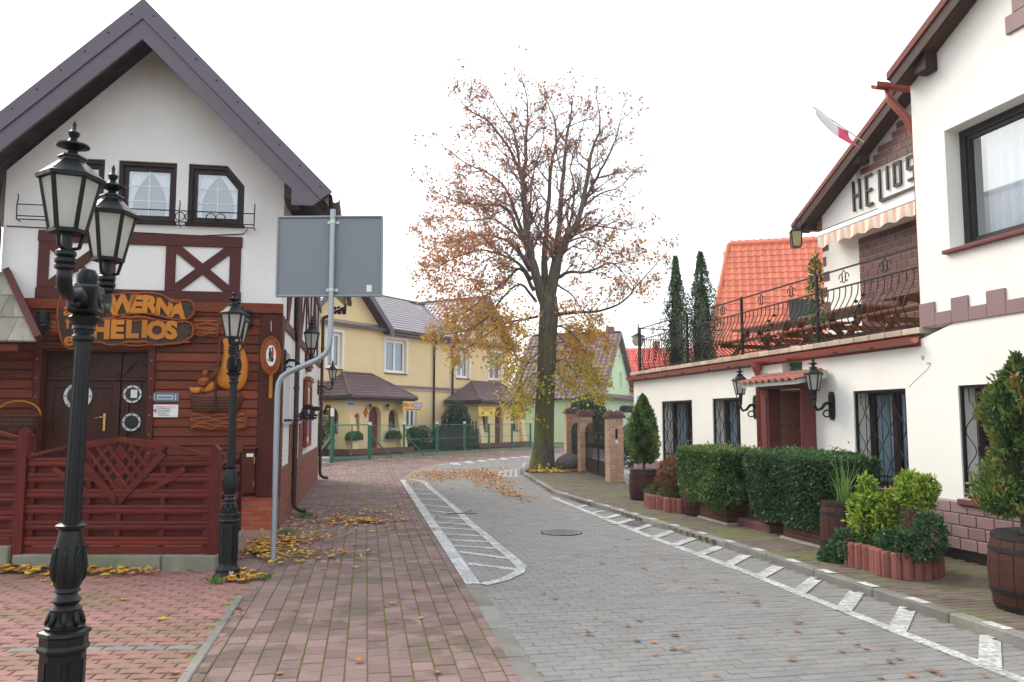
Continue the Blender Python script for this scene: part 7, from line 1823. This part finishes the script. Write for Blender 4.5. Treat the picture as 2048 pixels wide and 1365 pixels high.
for k in range(46):
    a = random.uniform(0, 6.28); l = random.uniform(.28, .62); sp2 = random.uniform(.05, .3); wd_ = .008; c, s = math.cos(a), math.sin(a); pts = [(.1*c*random.random()+c*sp2*t*t, .1*s*random.random()+s*sp2*t*t, l*t-(sp2*.5*t**3 if k % 3 == 0 else 0)) for t in (0, .35, .7, 1)]
    for i in range(3):
        w0_, w1_ = wd_*(1-i*.28), wd_*(1-(i+1)*.32); p, q2 = pts[i], pts[i+1]; m.quad((p[0]-s*w0_, p[1]+c*w0_, p[2]), (p[0]+s*w0_, p[1]-c*w0_, p[2]), (q2[0]+s*w1_, q2[1]-c*w1_, q2[2]), (q2[0]-s*w1_, q2[1]+c*w1_, q2[2])); m.att.append(random.random())
m.build('blades', M['lv_grass'], gr)
# palisade planters of red concrete
def palisade(pts, h, label, closed=False):
    o = empty('palisade_planter', (0, 0, Z_R), 0, label, 'planter'); st = along(pts, .1)
    pm_ = MB().lathe([(.056, 0), (.056, h-.02), (.045, h)], 8, sq=(1, .9)).mesh('palisade_block', M['red_conc'])
    for (x, y, hd) in st: link('palisade_block', pm_, o, (x, y, random.uniform(-.006, .004)), (0, 0, hd+random.uniform(-.05, .05)))
    return o
def W2(x, y): p = HF.W(x, y); return (p.x, p.y)
pal = [W2(x_-.22, y_) for x_, y_ in ((10.35, -.95), (10.45, -1.3), (10.75, -1.5), (11.05, -1.4), (11.3, -1.52), (11.55, -1.4), (11.55, -1.05), (11.3, -.8), (10.7, -.75), (10.35, -.95))]
sm = [smoothpoly([p for p in pal[:-1]], 2)][0]; palisade(sm+[sm[0]], .26, 'curved red concrete palisade planter holding golden conifers'); so_ = MB(); so_.add([(p[0], p[1], Z_R+.17) for p in sm], [tuple(range(len(sm)))]); tag(so_.build('planter_soil', M['soil']), 'bed of soil inside the palisade planter with golden conifers', 'soil')
gc = empty('golden_shrub', hl(10.62, -1.14, Z_R+.15), HF.a, 'bright yellow-green conifer shrub with several rounded tips beside grass barrel', 'shrub')
for c, r_, nn, sd_ in (((-.1, 0, .28), (.24, .22, .26), 2300, 31), ((-.2, -.02, .6), (.1, .1, .2), 900, 32), ((.06, .05, .5), (.12, .12, .15), 700, 33), ((-.3, .0, .2), (.17, .17, .22), 1100, 34), ((-.06, -.1, .48), (.09, .09, .16), 500, 39), ((-.3, -.08, .44), (.09, .09, .15), 450, 30), ((.12, -.06, .36), (.1, .1, .14), 500, 29)): bush(c, r_, nn, M['lv_gold'], .045, .5, sd_, gc, lumps=.3, up=(0, 0, .6))
MB().tube([(0, 0, 0), (-.05, 0, .35)], .02, 5).build('stem', M['bark'], gc); MB().lathe([(0, 0), (.16, .12), (.15, .38), (0, .5)], 8, (-.1, 0, 0)).build('dark_core', M['core_b'], gc)
g2 = empty('golden_shrub', hl(11.0, -1.0, Z_R+.15), HF.a, 'yellow-green conifer standard with round crown on a short bare stem', 'shrub')
for c, r_, nn, sd_ in (((-.08, 0, .74), (.13, .13, .13), 1100, 35), ((.1, .03, .72), (.13, .13, .12), 1000, 36), ((.0, -.07, .66), (.12, .12, .11), 800, 37), ((.16, -.02, .6), (.1, .1, .1), 500, 28), ((-.14, .02, .6), (.1, .1, .1), 500, 27)): bush(c, r_, nn, M['lv_gold'], .042, .58, sd_, g2, lumps=.28, up=(0, 0, .5))
MB().tube([(0, 0, 0), (.02, 0, .3), (-.01, 0, .7)], .022, 6).build('stem', M['bark'], g2); bush((0, 0, .42), (.07, .07, .18), 260, M['lv_rust'], .04, .6, 38, g2)
jn = empty('juniper', hl(10.85, -1.28, Z_R+.12), HF.a, 'dark green creeping juniper spilling over the palisade planter', 'shrub')
for c, r_, nn, sd_ in (((.25, .0, .15), (.34, .18, .17), 2600, 41), ((.5, .15, .3), (.15, .14, .22), 1200, 42), ((-.45, -.05, .06), (.32, .2, .18), 2400, 43), ((-.65, -.2, -.08), (.16, .12, .12), 900, 44)): bush(c, r_, nn, M['lv_jun'], .045, .45, sd_, jn, lumps=.2, up=(0, 0, .3))
MB().tube([(0, 0, 0), (.2, .05, .15)], .018, 5).build('stem', M['bark'], jn)
pal2 = [W2(4.0, -1.05), W2(4.2, -1.35), W2(4.6, -1.42), W2(5.0, -1.3), W2(5.25, -1.38), W2(5.5, -1.2)]
palisade(pal2, .24, 'low red concrete palisade edging in front of the rusty shrub')
rs = empty('rusty_shrub', hl(4.75, -.95), HF.a, 'rounded shrub turning rusty orange beside the green conifer barrel', 'shrub')
for c, r_, nn, sd_, mt, hu in (((0, 0, .62), (.42, .34, .3), 3600, 51, 'lv_rust', .6), ((-.25, -.1, .38), (.3, .25, .24), 1900, 52, 'lv_rust', .45), ((.3, -.15, .36), (.24, .22, .26), 1700, 53, 'lv_rust', .35), ((-.5, -.2, .22), (.3, .2, .16), 1900, 54, 'lv_jun', .6), ((.05, -.25, .22), (.25, .14, .14), 900, 55, 'lv_thuja', .5)): bush(c, r_, nn, M[mt], .042, hu, sd_, rs, lumps=.14)
MB().tube([(0, 0, 0), (0, 0, .5)], .025, 5).build('stem', M['bark'], rs); MB().lathe([(0, .05), (.22, .2), (.24, .6), (0, .8)], 8).build('dark_core', M['core_b'], rs)
# conifer left of the tavern door
p = TL.W(-4.35, -1.0, .05); thuja(p, 1.55, .36, .35, 3000, M['lv_thuja'], 'green conifer beside the shingled porch post behind the red fence', 61, egg, .05); barrel(p, .22, .42, 'small brown tub under the conifer behind the red fence', 12)
# terrace conifers
for (x, y, h_, r_, sd_, lb) in ((-3.2, 2.5, 5.9, .62, 71, 'slim blue-green conifer rising behind the terrace corner railing'), (-1.55, 2.5, 5.7, .82, 72, 'fuller blue-green conifer with ragged tip rising behind the terrace railing')):
    W = hl(x, y, .05); pr_ = (lambda t: (.75+.25*math.sin(t*11))*(1-t)**.6*(.55+.45*min(1, t*6))); thuja(W, h_, r_, .3, 12000, M['lv_spruce'], lb, sd_, pr_, .075, .45)
tb = empty('climber', hl(6.55, .75, TZ+.08), 0, 'thin leafy climber on the terrace beside the gable corner', 'plant')
bush((0, 0, .9), (.1, .1, .75), 700, M['lv_thuja'], .07, .5, 75, tb, lumps=.3); MB().tube([(0, 0, 0), (.03, 0, .8), (0, 0, 1.6)], .012, 5).build('stem', M['bark'], tb)
# ================================================================ PLANTS AT THE YELLOW HOUSE
def topiary(px, y, r_, label, seed):
    a = Yp(px, 880, y); W = YH.W(a[0], y, 0); o = empty('topiary_ball', W, 0, label, 'shrub'); bush((0, 0, .78), (r_, r_, r_*1.05), 1500, M['lv_box'], .08, .4, seed, o, lumps=.04, corem=M['core']); MB().lathe([(.2, 0), (.26, .4), (.23, .4), (.0, .36)], 12).build('pot', M['black_frame'], o); MB().tube([(0, 0, .3), (0, 0, .7)], .03, 5).build('stem', M['bark'], o)
topiary(846, -.9, .48, 'round clipped bush in a dark pot beside the house downpipe', 81); topiary(829, -.6, .42, 'round clipped bush half hidden by the first porch buttress', 82); topiary(878, -.9, .42, 'round clipped bush behind the fence before the plank screen', 83)
a = Yp(912, 850, -1.9); o = empty('conifer', YH.W(a[0], -1.9, 0), 0, 'dark green bushy conifer between plank screen and second porch arch', 'conifer'); bush((0, 0, 1.35), (.85, .8, 1.0), 3000, M['lv_spruce'], .13, .35, 84, o, lumps=.15, corem=M['core']); bush((.1, 0, 2.1), (.5, .5, .55), 1000, M['lv_spruce'], .13, .4, 85, o, lumps=.15); MB().tube([(0, 0, 0), (0, 0, 1.4)], .08, 6).build('trunk', M['bark'], o)
a = G(640, 915); o = empty('conifer', (a[0]-.5, a[1]+.8, 0), 0, 'dark green bush beside the garden gate behind the tavern', 'bush'); bush((0, 0, .95), (.85, .8, .95), 3000, M['lv_spruce'], .1, .4, 86, o, corem=M['core']); MB().tube([(0, 0, 0), (0, 0, .8)], .05, 6).build('trunk', M['bark'], o)
for px, lb in ((708, 'green flower trough under the porch window next to the street plate'), (787, 'green flower trough with white blooms under the last porch window')):
    a = Yp(px, 862, -SET-.2); o = empty('flower_trough', YH.W(a[0], -SET-.22, .86), YH.a, lb, 'flower box'); B('box', M['darkwood'], o, -.5, .5, -.14, .14, -.2, 0, .01); bush((0, 0, .06), (.5, .16, .14), 900, M['lv_box'], .08, .4, px, o)
    if px > 750: bush((0, 0, .24), (.3, .12, .1), 120, M['cap_white'], .07, .5, 5, o, name='blossom')
# bush behind the gate
o = empty('conifer', (3.75, 41, 0), 0, 'broad dark green conifer bush behind the brick gate pillars', 'conifer'); bush((0, 0, 1.9), (.85, .85, .95), 3600, M['lv_spruce'], .15, .4, 88, o, lumps=.12, corem=M['core']); bush((0, 0, 1.0), (.9, .9, .8), 1800, M['lv_spruce'], .15, .3, 89, o, lumps=.12); MB().tube([(0, 0, 0), (0, 0, 2)], .12, 6).build('trunk', M['bark'], o)
o = empty('conifer', (4.3, 27.5, 0), 0, 'dense dark hedge bush close behind the iron gate', 'bush'); bush((0, 0, .75), (1.1, 1.2, .75), 4200, M['lv_dark'], .09, .4, 90, o, lumps=.15, corem=M['core']); MB().tube([(0, 0, 0), (0, 0, .6)], .06, 6).build('stem', M['bark'], o)

# ================================================================ GATE WITH BRICK PILLARS
cy = tag(link('courtyard', sheet([(2.3, 20.2), (2.9, 19.5), (9, 21), (14, 34), (2.4, 33), (2.1, 27)], .05)), kind='structure'); cy.data.materials.append(M['concrete'])
def pillar(x, y, wd_, h, label, rz):
    o = empty('brick_pillar', (x, y, Z_R-.02), rz, label, 'pillar'); B('core', M['mortar'], o, -wd_/2+.008, wd_/2-.008, -wd_/2+.008, wd_/2-.008, 0, h)
    bl = wd_/2; bm_ = MB().bbox(-bl/2+.004, bl/2-.004, -.012, .012, 0, .062, .003).mesh('brick', M['brick_pil'])
    for r in range(int(h/.072)):
        for s, (dx, dy, rr) in enumerate(((0, -1, 0), (1, 0, math.pi/2), (0, 1, math.pi), (-1, 0, -math.pi/2))):
            if s == 2: continue
            for k in range(2):
                q = -wd_/4+k*wd_/2; off = (.03 if r % 2 else -.03)
                link('brick', bm_, o, (dx*wd_/2+(q+off*0 if dx == 0 else 0), dy*wd_/2+(q if dy == 0 else 0), r*.072+.004), (0, 0, rr))
    B('cap_slab', M['tile_dark'], o, -wd_/2-.06, wd_/2+.06, -wd_/2-.06, wd_/2+.06, h+.001, h+.07, .012); B('cap_slab', M['tile_dark'], o, -wd_/2-.03, wd_/2+.03, -wd_/2-.03, wd_/2+.03, h+.071, h+.13, .012)
    for (cx_, cy_) in ((-1, -1), (1, -1), (1, 1), (-1, 1)): MB().lathe([(.07, 0), (.075, .03), (.0, .09)], 7, (cx_*wd_*.3, cy_*wd_*.3, h+.13)).build('cap_stone', M['tile_dark'], o)
    return o
P1, P2, P3 = Vector((2.62, 21.35)), Vector((2.2, 25.1)), Vector((1.98, 27.7))
p1 = pillar(P1.x, P1.y, .36, 1.62, 'buff brick gate pillar with dark cap next to the barrel conifer', R(12)); pillar(P2.x, P2.y, .36, 1.68, 'buff brick gate pillar with dark cap between the gate and iron panel', R(8)); pillar(P3.x, P3.y, .4, 1.78, 'buff brick pillar with dark cap standing just behind the old tree', R(8))
B('letter_slot', M['iron'], p1, -.03, .03, -.2, -.193, 1.1, 1.35); B('bell', M['cap_white'], p1, -.035, .035, -.2, -.193, .98, 1.07)
def iron_gate(A_, B_, label, leaves_=2):
    d = B_-A_; L_ = d.length-.4; o = empty('iron_gate', ((A_.x+B_.x)/2, (A_.y+B_.y)/2, Z_R-.02), math.atan2(d.y, d.x), label, 'gate'); hw = L_/2
    def edge(x): return 1.42-.22*abs(math.sin(x/hw*math.pi/2))**2+.12 if leaves_ == 2 else 1.45
    for s in ((-1, 1) if leaves_ == 2 else (1,)):
        xa, xb = ((s*.02, s*hw) if leaves_ == 2 else (-hw, hw)); xa, xb = min(xa, xb), max(xa, xb)
        lf = empty('gate_leaf'); lf.parent = o
        B('lower_panel', M['iron'], lf, xa+.03, xb-.03, -.008, .008, .08, .42)
        for (a, b, c, d_2) in ((xa, xb, .05, .08), (xa, xb, .42, .46), (xa, xb, 1.2, 1.23), (xa, xa+.03, .05, 1.35), (xb-.03, xb, .05, 1.35)): B('gate_frame', M['iron'], lf, a, b, -.018, .018, c, d_2)
        n = max(6, int((xb-xa)/.1))
        for k in range(1, n):
            x = xa+(xb-xa)*k/n; t = 1.42+.1*math.sin(math.pi*k/n); MB().tube([(x, 0, .46), (x, 0, t-.05), (x, 0, t)], [.009, .009, .001], 5).build('gate_bar', M['iron'], lf)
            if k % 2: MB().tube([(x+.04*math.cos(u*.7), .0, .85+.09*math.sin(u*.7)) for u in range(9)], .007, 4, closed=True).build('scroll', M['iron'], lf)
        for z in (.25, 1.15):
            if leaves_ == 2: B('hinge', M['iron'], lf, s*hw-.02, s*hw+.05, -.03, .03, z-.05, z+.05)
    return o
iron_gate(P1, P2, 'black wrought iron double gate between the buff brick pillars'); iron_gate(P2, P3, 'narrow black wrought iron panel between the pillar and the old tree', 1)
# boulder and painted stone at the tree foot
def boulder(W, r_, label, mat, seed, sq=(1, .85, .8)):
    rr = random.Random(seed); m = MB(); n, k = 14, 9
    for i in range(k+1):
        ph = math.pi*i/k
        for j in range(n):
            th2 = 2*math.pi*j/n; q = r_*(1+.1*math.sin(th2*2+seed)+.08*math.sin(ph*3+th2*3)); m.v.append((q*math.sin(ph)*math.cos(th2)*sq[0], q*math.sin(ph)*math.sin(th2)*sq[1], q*math.cos(ph)*sq[2]+r_*sq[2]*.85))
    for i in range(k):
        for j in range(n): m.f.append((i*n+j, (i+1)*n+j, (i+1)*n+(j+1) % n, i*n+(j+1) % n))
    o = m.build('boulder', mat, None, smooth=True); o.location = W; return tag(o, label, 'boulder')
M['stone'] = rough_mat('dark_granite', (.1, .085, .09), .3, 6, 50, .55, .4)
boulder((1.72, 25.6, Z_R), .34, 'large rounded dark boulder between the old tree and gate pillar', M['stone'], 2); boulder((.42, 25.2, Z_R), .16, 'small stone splashed with white paint at the tree kerb', M['paint'], 5, (.8, 1.3, .9))

# ================================================================ THE OLD TREE
tree = empty('old_lime_tree', (.98, 25.9, Z_R-.02), 0, 'tall half-bare old tree with rust and yellow leaves beside the road', 'tree')
TB0 = Vector((.98, 25.9, Z_R-.02)); TD = 26.0
def tp(cx_, cy_, dy=0.0):
    """crown sketch point (crop of the photograph) at the tree's own distance"""
    r = ray(820+cx_/2.73, 120+cy_/2.73); t = (TD+dy)/r.y; return Vector((0, 0, CAMH))+r*t-TB0
def tpx(px, py, dy=0.0): return tp((px-820)*2.73, (py-120)*2.73, dy)
rg = random.Random(11)
m = MB(); n = 18
tr_pts = [(1087, 948), (1087, 930), (1088, 890), (1090, 820), (1093, 740), (1095, 660), (1097, 620), (1097, 595), (1097, 572)]
tr_r = [.5, .37, .32, .3, .28, .29, .3, .24, .1]
pts_t = [tpx(*p) for p in tr_pts]; pts_t[0].z = -.1
m.tube(pts_t, tr_r, n)
for i, v in enumerate(m.v):
    ring_ = i//n
    a = 2*math.pi*(i % n)/n; k = 1+.06*math.sin(a*3+ring_*.5)+.05*math.sin(a*5+ring_)+(.22*max(0, math.sin(a*3.0+.6)) if ring_ < 2 else 0)
    c = pts_t[min(ring_, len(pts_t)-1)]; m.v[i] = (c.x+(v[0]-c.x)*k, c.y+(v[1]-c.y)*k, v[2])
m.build('trunk', M['bark'], tree, smooth=True)
LEAFP = []; LEAFC = []
def crown_hue(p):
    """leaf colour: yellow low and near the trunk, rust in the upper crown"""
    return p.z
def spray(p, d, n, sp):
    for _ in range(n):
        q = p+Vector((rg.gauss(0, sp), rg.gauss(0, sp), rg.gauss(0, sp))); LEAFP.append(tuple(q)); h = q.z
        base = .85 if h < 3.6 else (.62 if h < 5.2 else (.36 if h < 7.2 else .16)); LEAFC.append(min(1, max(0, rg.gauss(base, .17))))
TW = MB()
def dens(p):
    """leafiness over the crown: thick low and on the left, thin at the top right"""
    x, z = p.x, p.z
    d = 1.0
    if z > 7.5: d = .5
    if z > 9.5: d = .42
    if x > .6 and z > 5.5: d *= .55
    if x < -.8 and z < 8.8: d *= 1.35
    if z < 5.2: d *= 1.2
    return d
def twig(p0, d, L_, r0, lvl):
    n = 4 if lvl else 3; pts = [p0]; dd = d.normalized(); p = p0
    for k in range(n):
        dd = (dd+Vector((rg.gauss(0, .14), rg.gauss(0, .14), rg.gauss(0, .12)+(.05 if p.z > 5.2 else -.03)))).normalized(); p = p+dd*(L_/n); pts.append(p)
    TW.tube([tuple(q) for q in pts], r0, 4 if lvl > 1 else 3, r1=max(.003, r0*.3), cap=False)
    if lvl > 0:
        m_ = rg.randint(4, 6)
        for k in range(m_):
            t = rg.uniform(.25, 1.0); q = pts[0].lerp(pts[-1], t) if n == 1 else pts[min(n-1, int(t*n))].lerp(pts[min(n, int(t*n)+1)], t*n-int(t*n))
            ax = Vector((rg.gauss(0, 1), rg.gauss(0, 1), rg.gauss(.15, .8))).normalized(); twig(q, (dd*1.0+ax*.75), L_*rg.uniform(.4, .65), max(.003, r0*.5), lvl-1)
    else:
        if rg.random() < .85*dens(pts[-1]): spray(pts[-1].lerp(pts[0], rg.random()*.6), dd, rg.choice((1, 2, 3, 3)), .09)
def limb(pts, r0, r1, sub=(9, 1.5), dy=0.0, bow=0.0, lvl=2, name='limb', start=.18):
    n_ = len(pts); P = [tp(p[0], p[1], dy*(i/(n_-1))**.8+bow*math.sin(math.pi*i/(n_-1))) for i, p in enumerate(pts)]
    # smooth the sketch line
    Q = []
    for i in range(n_-1):
        for s in range(4):
            t = s/4; a, b, c, d = P[max(0, i-1)], P[i], P[i+1], P[min(n_-1, i+2)]
            Q.append(.5*((2*b)+(-a+c)*t+(2*a-5*b+4*c-d)*t*t+(-a+3*b-3*c+d)*t**3)+Vector((rg.gauss(0, .015), rg.gauss(0, .03), 0)))
    Q.append(P[-1]); N_ = len(Q)
    MB().tube([tuple(q) for q in Q], [.8*(r0+(r1-r0)*(i/(N_-1))**.6) for i in range(N_)], 8 if r0 > .08 else 6).build(name, M['bark'], tree, smooth=True)
    r0 *= .78; NS = int(sub[0]*1.45)
    for k in range(NS):
        t = start+(1-start)*(k+rg.random())/NS; i = min(N_-2, int(t*(N_-1))); q = Q[i]; d = (Q[i+1]-Q[i]).normalized()
        side = Vector((rg.gauss(0, 1), rg.gauss(0, 1), rg.gauss(.1, .5))).normalized(); side = (side-d*side.dot(d)).normalized()
        L_ = sub[1]*.8*rg.uniform(.5, 1.1)*(1-.35*t); twig(q, d*.75+side*.8, L_, max(.008, (r0+(r1-r0)*t)*.42), lvl)
    twig(Q[-1], Q[-1]-Q[-2], sub[1]*.35, r1, lvl)
# upright leaders
limb([(745,1365),(690,1180),(655,1050),(630,850),(622,650),(632,450),(640,330),(636,190)], .27, .02, (15, 1.7), -.6)
limb([(735,1365),(732,1150),(738,1000),(755,800),(772,560),(800,450),(785,320),(745,220)], .2, .018, (11, 1.5), 1.2)
limb([(748,1365),(775,1180),(800,1050),(818,850),(838,620),(860,400),(880,300),(893,200)], .24, .018, (13, 1.6), .2)
limb([(755,1365),(800,1150),(850,980),(920,870),(965,660),(1000,480),(1040,370),(1025,230)], .25, .018, (12, 1.6), -.8)
limb([(915,875),(980,720),(1060,570),(1120,440),(1155,300)], .1, .014, (10, 1.5), -1.6, lvl=2)
limb([(830,1000),(880,880),(895,700),(880,560),(930,400),(975,260)], .08, .012, (9, 1.3), 1.5)
limb([(640,900),(665,700),(680,600),(730,420),(745,250)], .06, .01, (7, 1.1), -1.2)
limb([(625,800),(600,600),(575,420),(500,290),(440,190)], .1, .012, (10, 1.5), .8)
limb([(612,640),(560,520),(440,350),(330,280),(270,210)], .09, .012, (10, 1.4), -1.0)
limb([(950,800),(1040,730),(1140,700),(1215,620),(1250,590)], .06, .01, (8, 1.2), .8)
# left side
limb([(640,1000),(580,850),(520,700),(430,620),(300,560),(180,470)], .1, .012, (12, 1.5), 1.0)
limb([(648,1080),(560,860),(500,800),(400,790),(250,775),(90,700)], .1, .012, (13, 1.5), -1.5)
limb([(650,1150),(560,1010),(440,960),(330,960),(200,1000),(90,980)], .09, .012, (13, 1.5), 1.8)
limb([(660,1200),(590,1110),(480,1060),(370,1040),(230,1090),(120,1150)], .09, .012, (13, 1.4), -1.0)
limb([(680,1260),(600,1140),(500,1230),(400,1300),(300,1380),(200,1420)], .09, .012, (13, 1.3), .6)
limb([(690,1320),(600,1225),(500,1310),(430,1400),(330,1470),(190,1500)], .07, .012, (12, 1.3), -2.0)
limb([(630,1000),(560,940),(450,870),(330,880),(180,860),(120,870)], .07, .01, (11, 1.4), 2.2)
limb([(700,1400),(620,1420),(520,1440),(420,1500),(330,1560),(260,1600)], .06, .01, (11, 1.1), 1.2)
# right side
limb([(860,960),(950,905),(1080,915),(1180,930),(1260,900)], .07, .01, (9, 1.1), 1.0)
limb([(850,1000),(960,970),(1080,1030),(1200,1050)], .05, .01, (7, 1.1), -1.5)
limb([(790,1200),(870,1160),(970,1160),(1090,1110),(1150,1150),(1230,1250)], .1, .012, (11, 1.3), -.8)
limb([(790,1390),(900,1380),(1040,1370),(1160,1320),(1250,1220),(1340,1120),(1400,1050)], .085, .012, (12, 1.2), .4)
limb([(800,1230),(880,1280),(960,1400),(1010,1480)], .05, .01, (7, 1.0), 1.4)
limb([(790,1450),(870,1480),(960,1600),(1000,1700),(1040,1800)], .045, .008, (10, 1.0), -.6)
limb([(790,1480),(850,1560),(900,1680),(960,1760)], .045, .008, (10, 1.0), .8)
limb([(790,1460),(860,1450),(960,1520),(1080,1600)], .04, .008, (8, .9), 1.6)
# low yellow shoots round the trunk
for k, pt in enumerate(([(725,1500),(620,1520),(520,1600),(450,1640)], [(725,1560),(640,1580),(560,1640),(480,1660)], [(720,1640),(640,1660),(560,1730),(520,1800)], [(718,1700),(640,1740),(570,1840),(540,1900)], [(790,1650),(850,1640),(900,1700),(930,1760)], [(785,1560),(850,1540),(930,1600),(980,1650)], [(722,1600),(650,1640),(600,1760),(600,1860)], [(735,1760),(690,1780),(650,1860),(600,1930)], [(780,1700),(830,1730),(850,1830)])):
    limb(pt, .035, .008, (9, .8), rg.uniform(-1.4, 1.0), lvl=1, name='shoot', start=.25)
tn_ = NT('glare_lit_twig'); tf_ = tn_.noise(6, 3); M['twig'] = tn_.done(tn_.ramp(tf_, [(.3, (.13, .09, .075)), (.7, (.28, .2, .17))]), .9, 0, .1)  # twig colour lightened to stand for glare from the bright sky
TW.build('twigs', M['twig'], tree)
# extra foliage clouds on the shoots
rngt = np.random.default_rng(4)
def cloud(px, py, sx, sy, n, hue, dy=0.0):
    for _ in range(n):
        q = tpx(px+rg.gauss(0, sx), py+rg.gauss(0, sy), dy+rg.gauss(0, .8)); LEAFP.append(tuple(q)); LEAFC.append(min(1, max(0, rg.gauss(hue, .15))))
for c in ((1020, 690, 22, 20, 330, .66), (1035, 735, 20, 18, 260, .78), (1050, 640, 20, 22, 260, .62), (1000, 655, 22, 14, 220, .5), (1040, 790, 14, 16, 170, .92), (1025, 825, 12, 10, 90, .95), (1150, 630, 26, 18, 220, .55), (1165, 680, 18, 16, 120, .48), (1130, 700, 12, 22, 130, .5), (950, 640, 24, 18, 260, .48), (920, 600, 24, 20, 260, .45), (900, 560, 24, 22, 260, .4), (970, 590, 26, 22, 240, .52), (900, 510, 26, 26, 210, .28), (900, 440, 26, 28, 190, .22), (960, 480, 26, 28, 170, .28), (880, 540, 18, 24, 240, .18), (930, 400, 26, 26, 230, .12), (985, 380, 22, 26, 190, .12), (890, 600, 18, 18, 200, .3), (940, 540, 26, 22, 240, .22), (1000, 300, 28, 26, 150, .1), (960, 250, 22, 26, 110, .1), (1075, 320, 40, 50, 160, .12), (1010, 440, 18, 30, 140, .18), (1200, 480, 36, 22, 150, .2), (1260, 500, 26, 22, 110, .2)):
    cloud(*c[:5], c[5])
# separate yellow leaves low on the trunk
for px, py in ((1075, 745), (1090, 755), (1105, 755), (1078, 770), (1085, 790), (1098, 800), (1080, 840), (1095, 850), (1072, 835), (1100, 780), (1068, 760), (1085, 932), (1100, 936), (1110, 940), (1078, 938), (1120, 938)): cloud(px, py, 4, 3, 7, .97, -.6)
M['lv_lime'] = leafmat('autumn_lime_leaf', [(.36, .15, .1), (.5, .22, .14), (.52, .25, .09), (.48, .26, .04), (.55, .4, .04), (.5, .48, .06)], .45)
LP = np.array(LEAFP); leaves('crown', tree, M['lv_lime'], LP, .095, np.array(LEAFC), .8, (0, 0, -.35), 5)
print('tree leaves', len(LP), 'twig faces', len(TW.f))

# ================================================================ WEEDS, FALLEN TWIG, ADDED HAZE
def weed(px, py, z, n, label, seed):
    g = G(px, py, z); o = empty('weed_tuft', (g[0], g[1], z), 0, label, 'weed'); rng = np.random.default_rng(seed)
    P = np.concatenate([rng.normal(0, .05, (n, 2)), rng.uniform(0, .02, (n, 1))], 1); leaves('blades', o, M['lv_grass'], P, .07, rng.uniform(0, 1, n), .25, (0, 0, 1.2), seed)
    MB().tube([(0, 0, -.005), (0, 0, .02)], .006, 4).build('stem', M['bark'], o)
weed(432, 1168, .004, 60, 'small green weed at the foot of the chipped lamp post', 1); weed(528, 1160, 0, 40, 'small green weed growing through leaves near the sign pole', 2)
weed(612, 1035, 0, 110, 'patch of short weeds below the near tavern downpipe', 3); weed(575, 1070, 0, 60, 'sparse weeds between pavers beside the tavern brick plinth', 5)
g = G(920, 1031); tw_ = empty('fallen_twig', (g[0], g[1], .02), 0, 'dry fallen twig lying across the hatched island marking', 'twig')
MB().tube([(-.22, .05, 0), (-.05, .0, .015), (.12, .03, .01), (.3, -.04, .015)], .008, 5).build('stem', M['bark'], tw_); MB().tube([(.05, .02, .01), (.14, .12, .03), (.2, .14, .05)], .005, 4).build('side_shoot', M['bark'], tw_)
hz = MB().box(-70, 90, -12, 110, -1.0, 16); hzo = hz.build('haze', None); tag(hzo, 'thin even haze added to imitate lens glare and fading distance', 'haze', kind='stuff')  # haze volume added to lift dark tones like veiling glare
hm = bpy.data.materials.new('glare_haze'); hm.use_nodes = True; hm.node_tree.nodes.clear()
ho = hm.node_tree.nodes.new('ShaderNodeOutputMaterial'); hv_ = hm.node_tree.nodes.new('ShaderNodeVolumePrincipled'); hv_.inputs['Density'].default_value = .0009; hv_.inputs['Color'].default_value = (.93, .95, 1, 1)
hm.node_tree.links.new(hv_.outputs[0], ho.inputs['Volume']); hzo.data.materials.append(hm)

# ---- keep the tree of parts three levels deep: thing > part > sub-part
bpy.context.view_layer.update()
def chain(o):
    c = [o]
    while c[-1].parent: c.append(c[-1].parent)
    return c
for o in list(bpy.data.objects):
    c = chain(o)
    if len(c) > 3:
        mw = o.matrix_world.copy(); o.parent = c[-2]; o.matrix_parent_inverse = c[-2].matrix_world.inverted(); o.matrix_basis = mw
for o in [o for o in bpy.data.objects if o.type == 'EMPTY' and not o.children]: bpy.data.objects.remove(o)
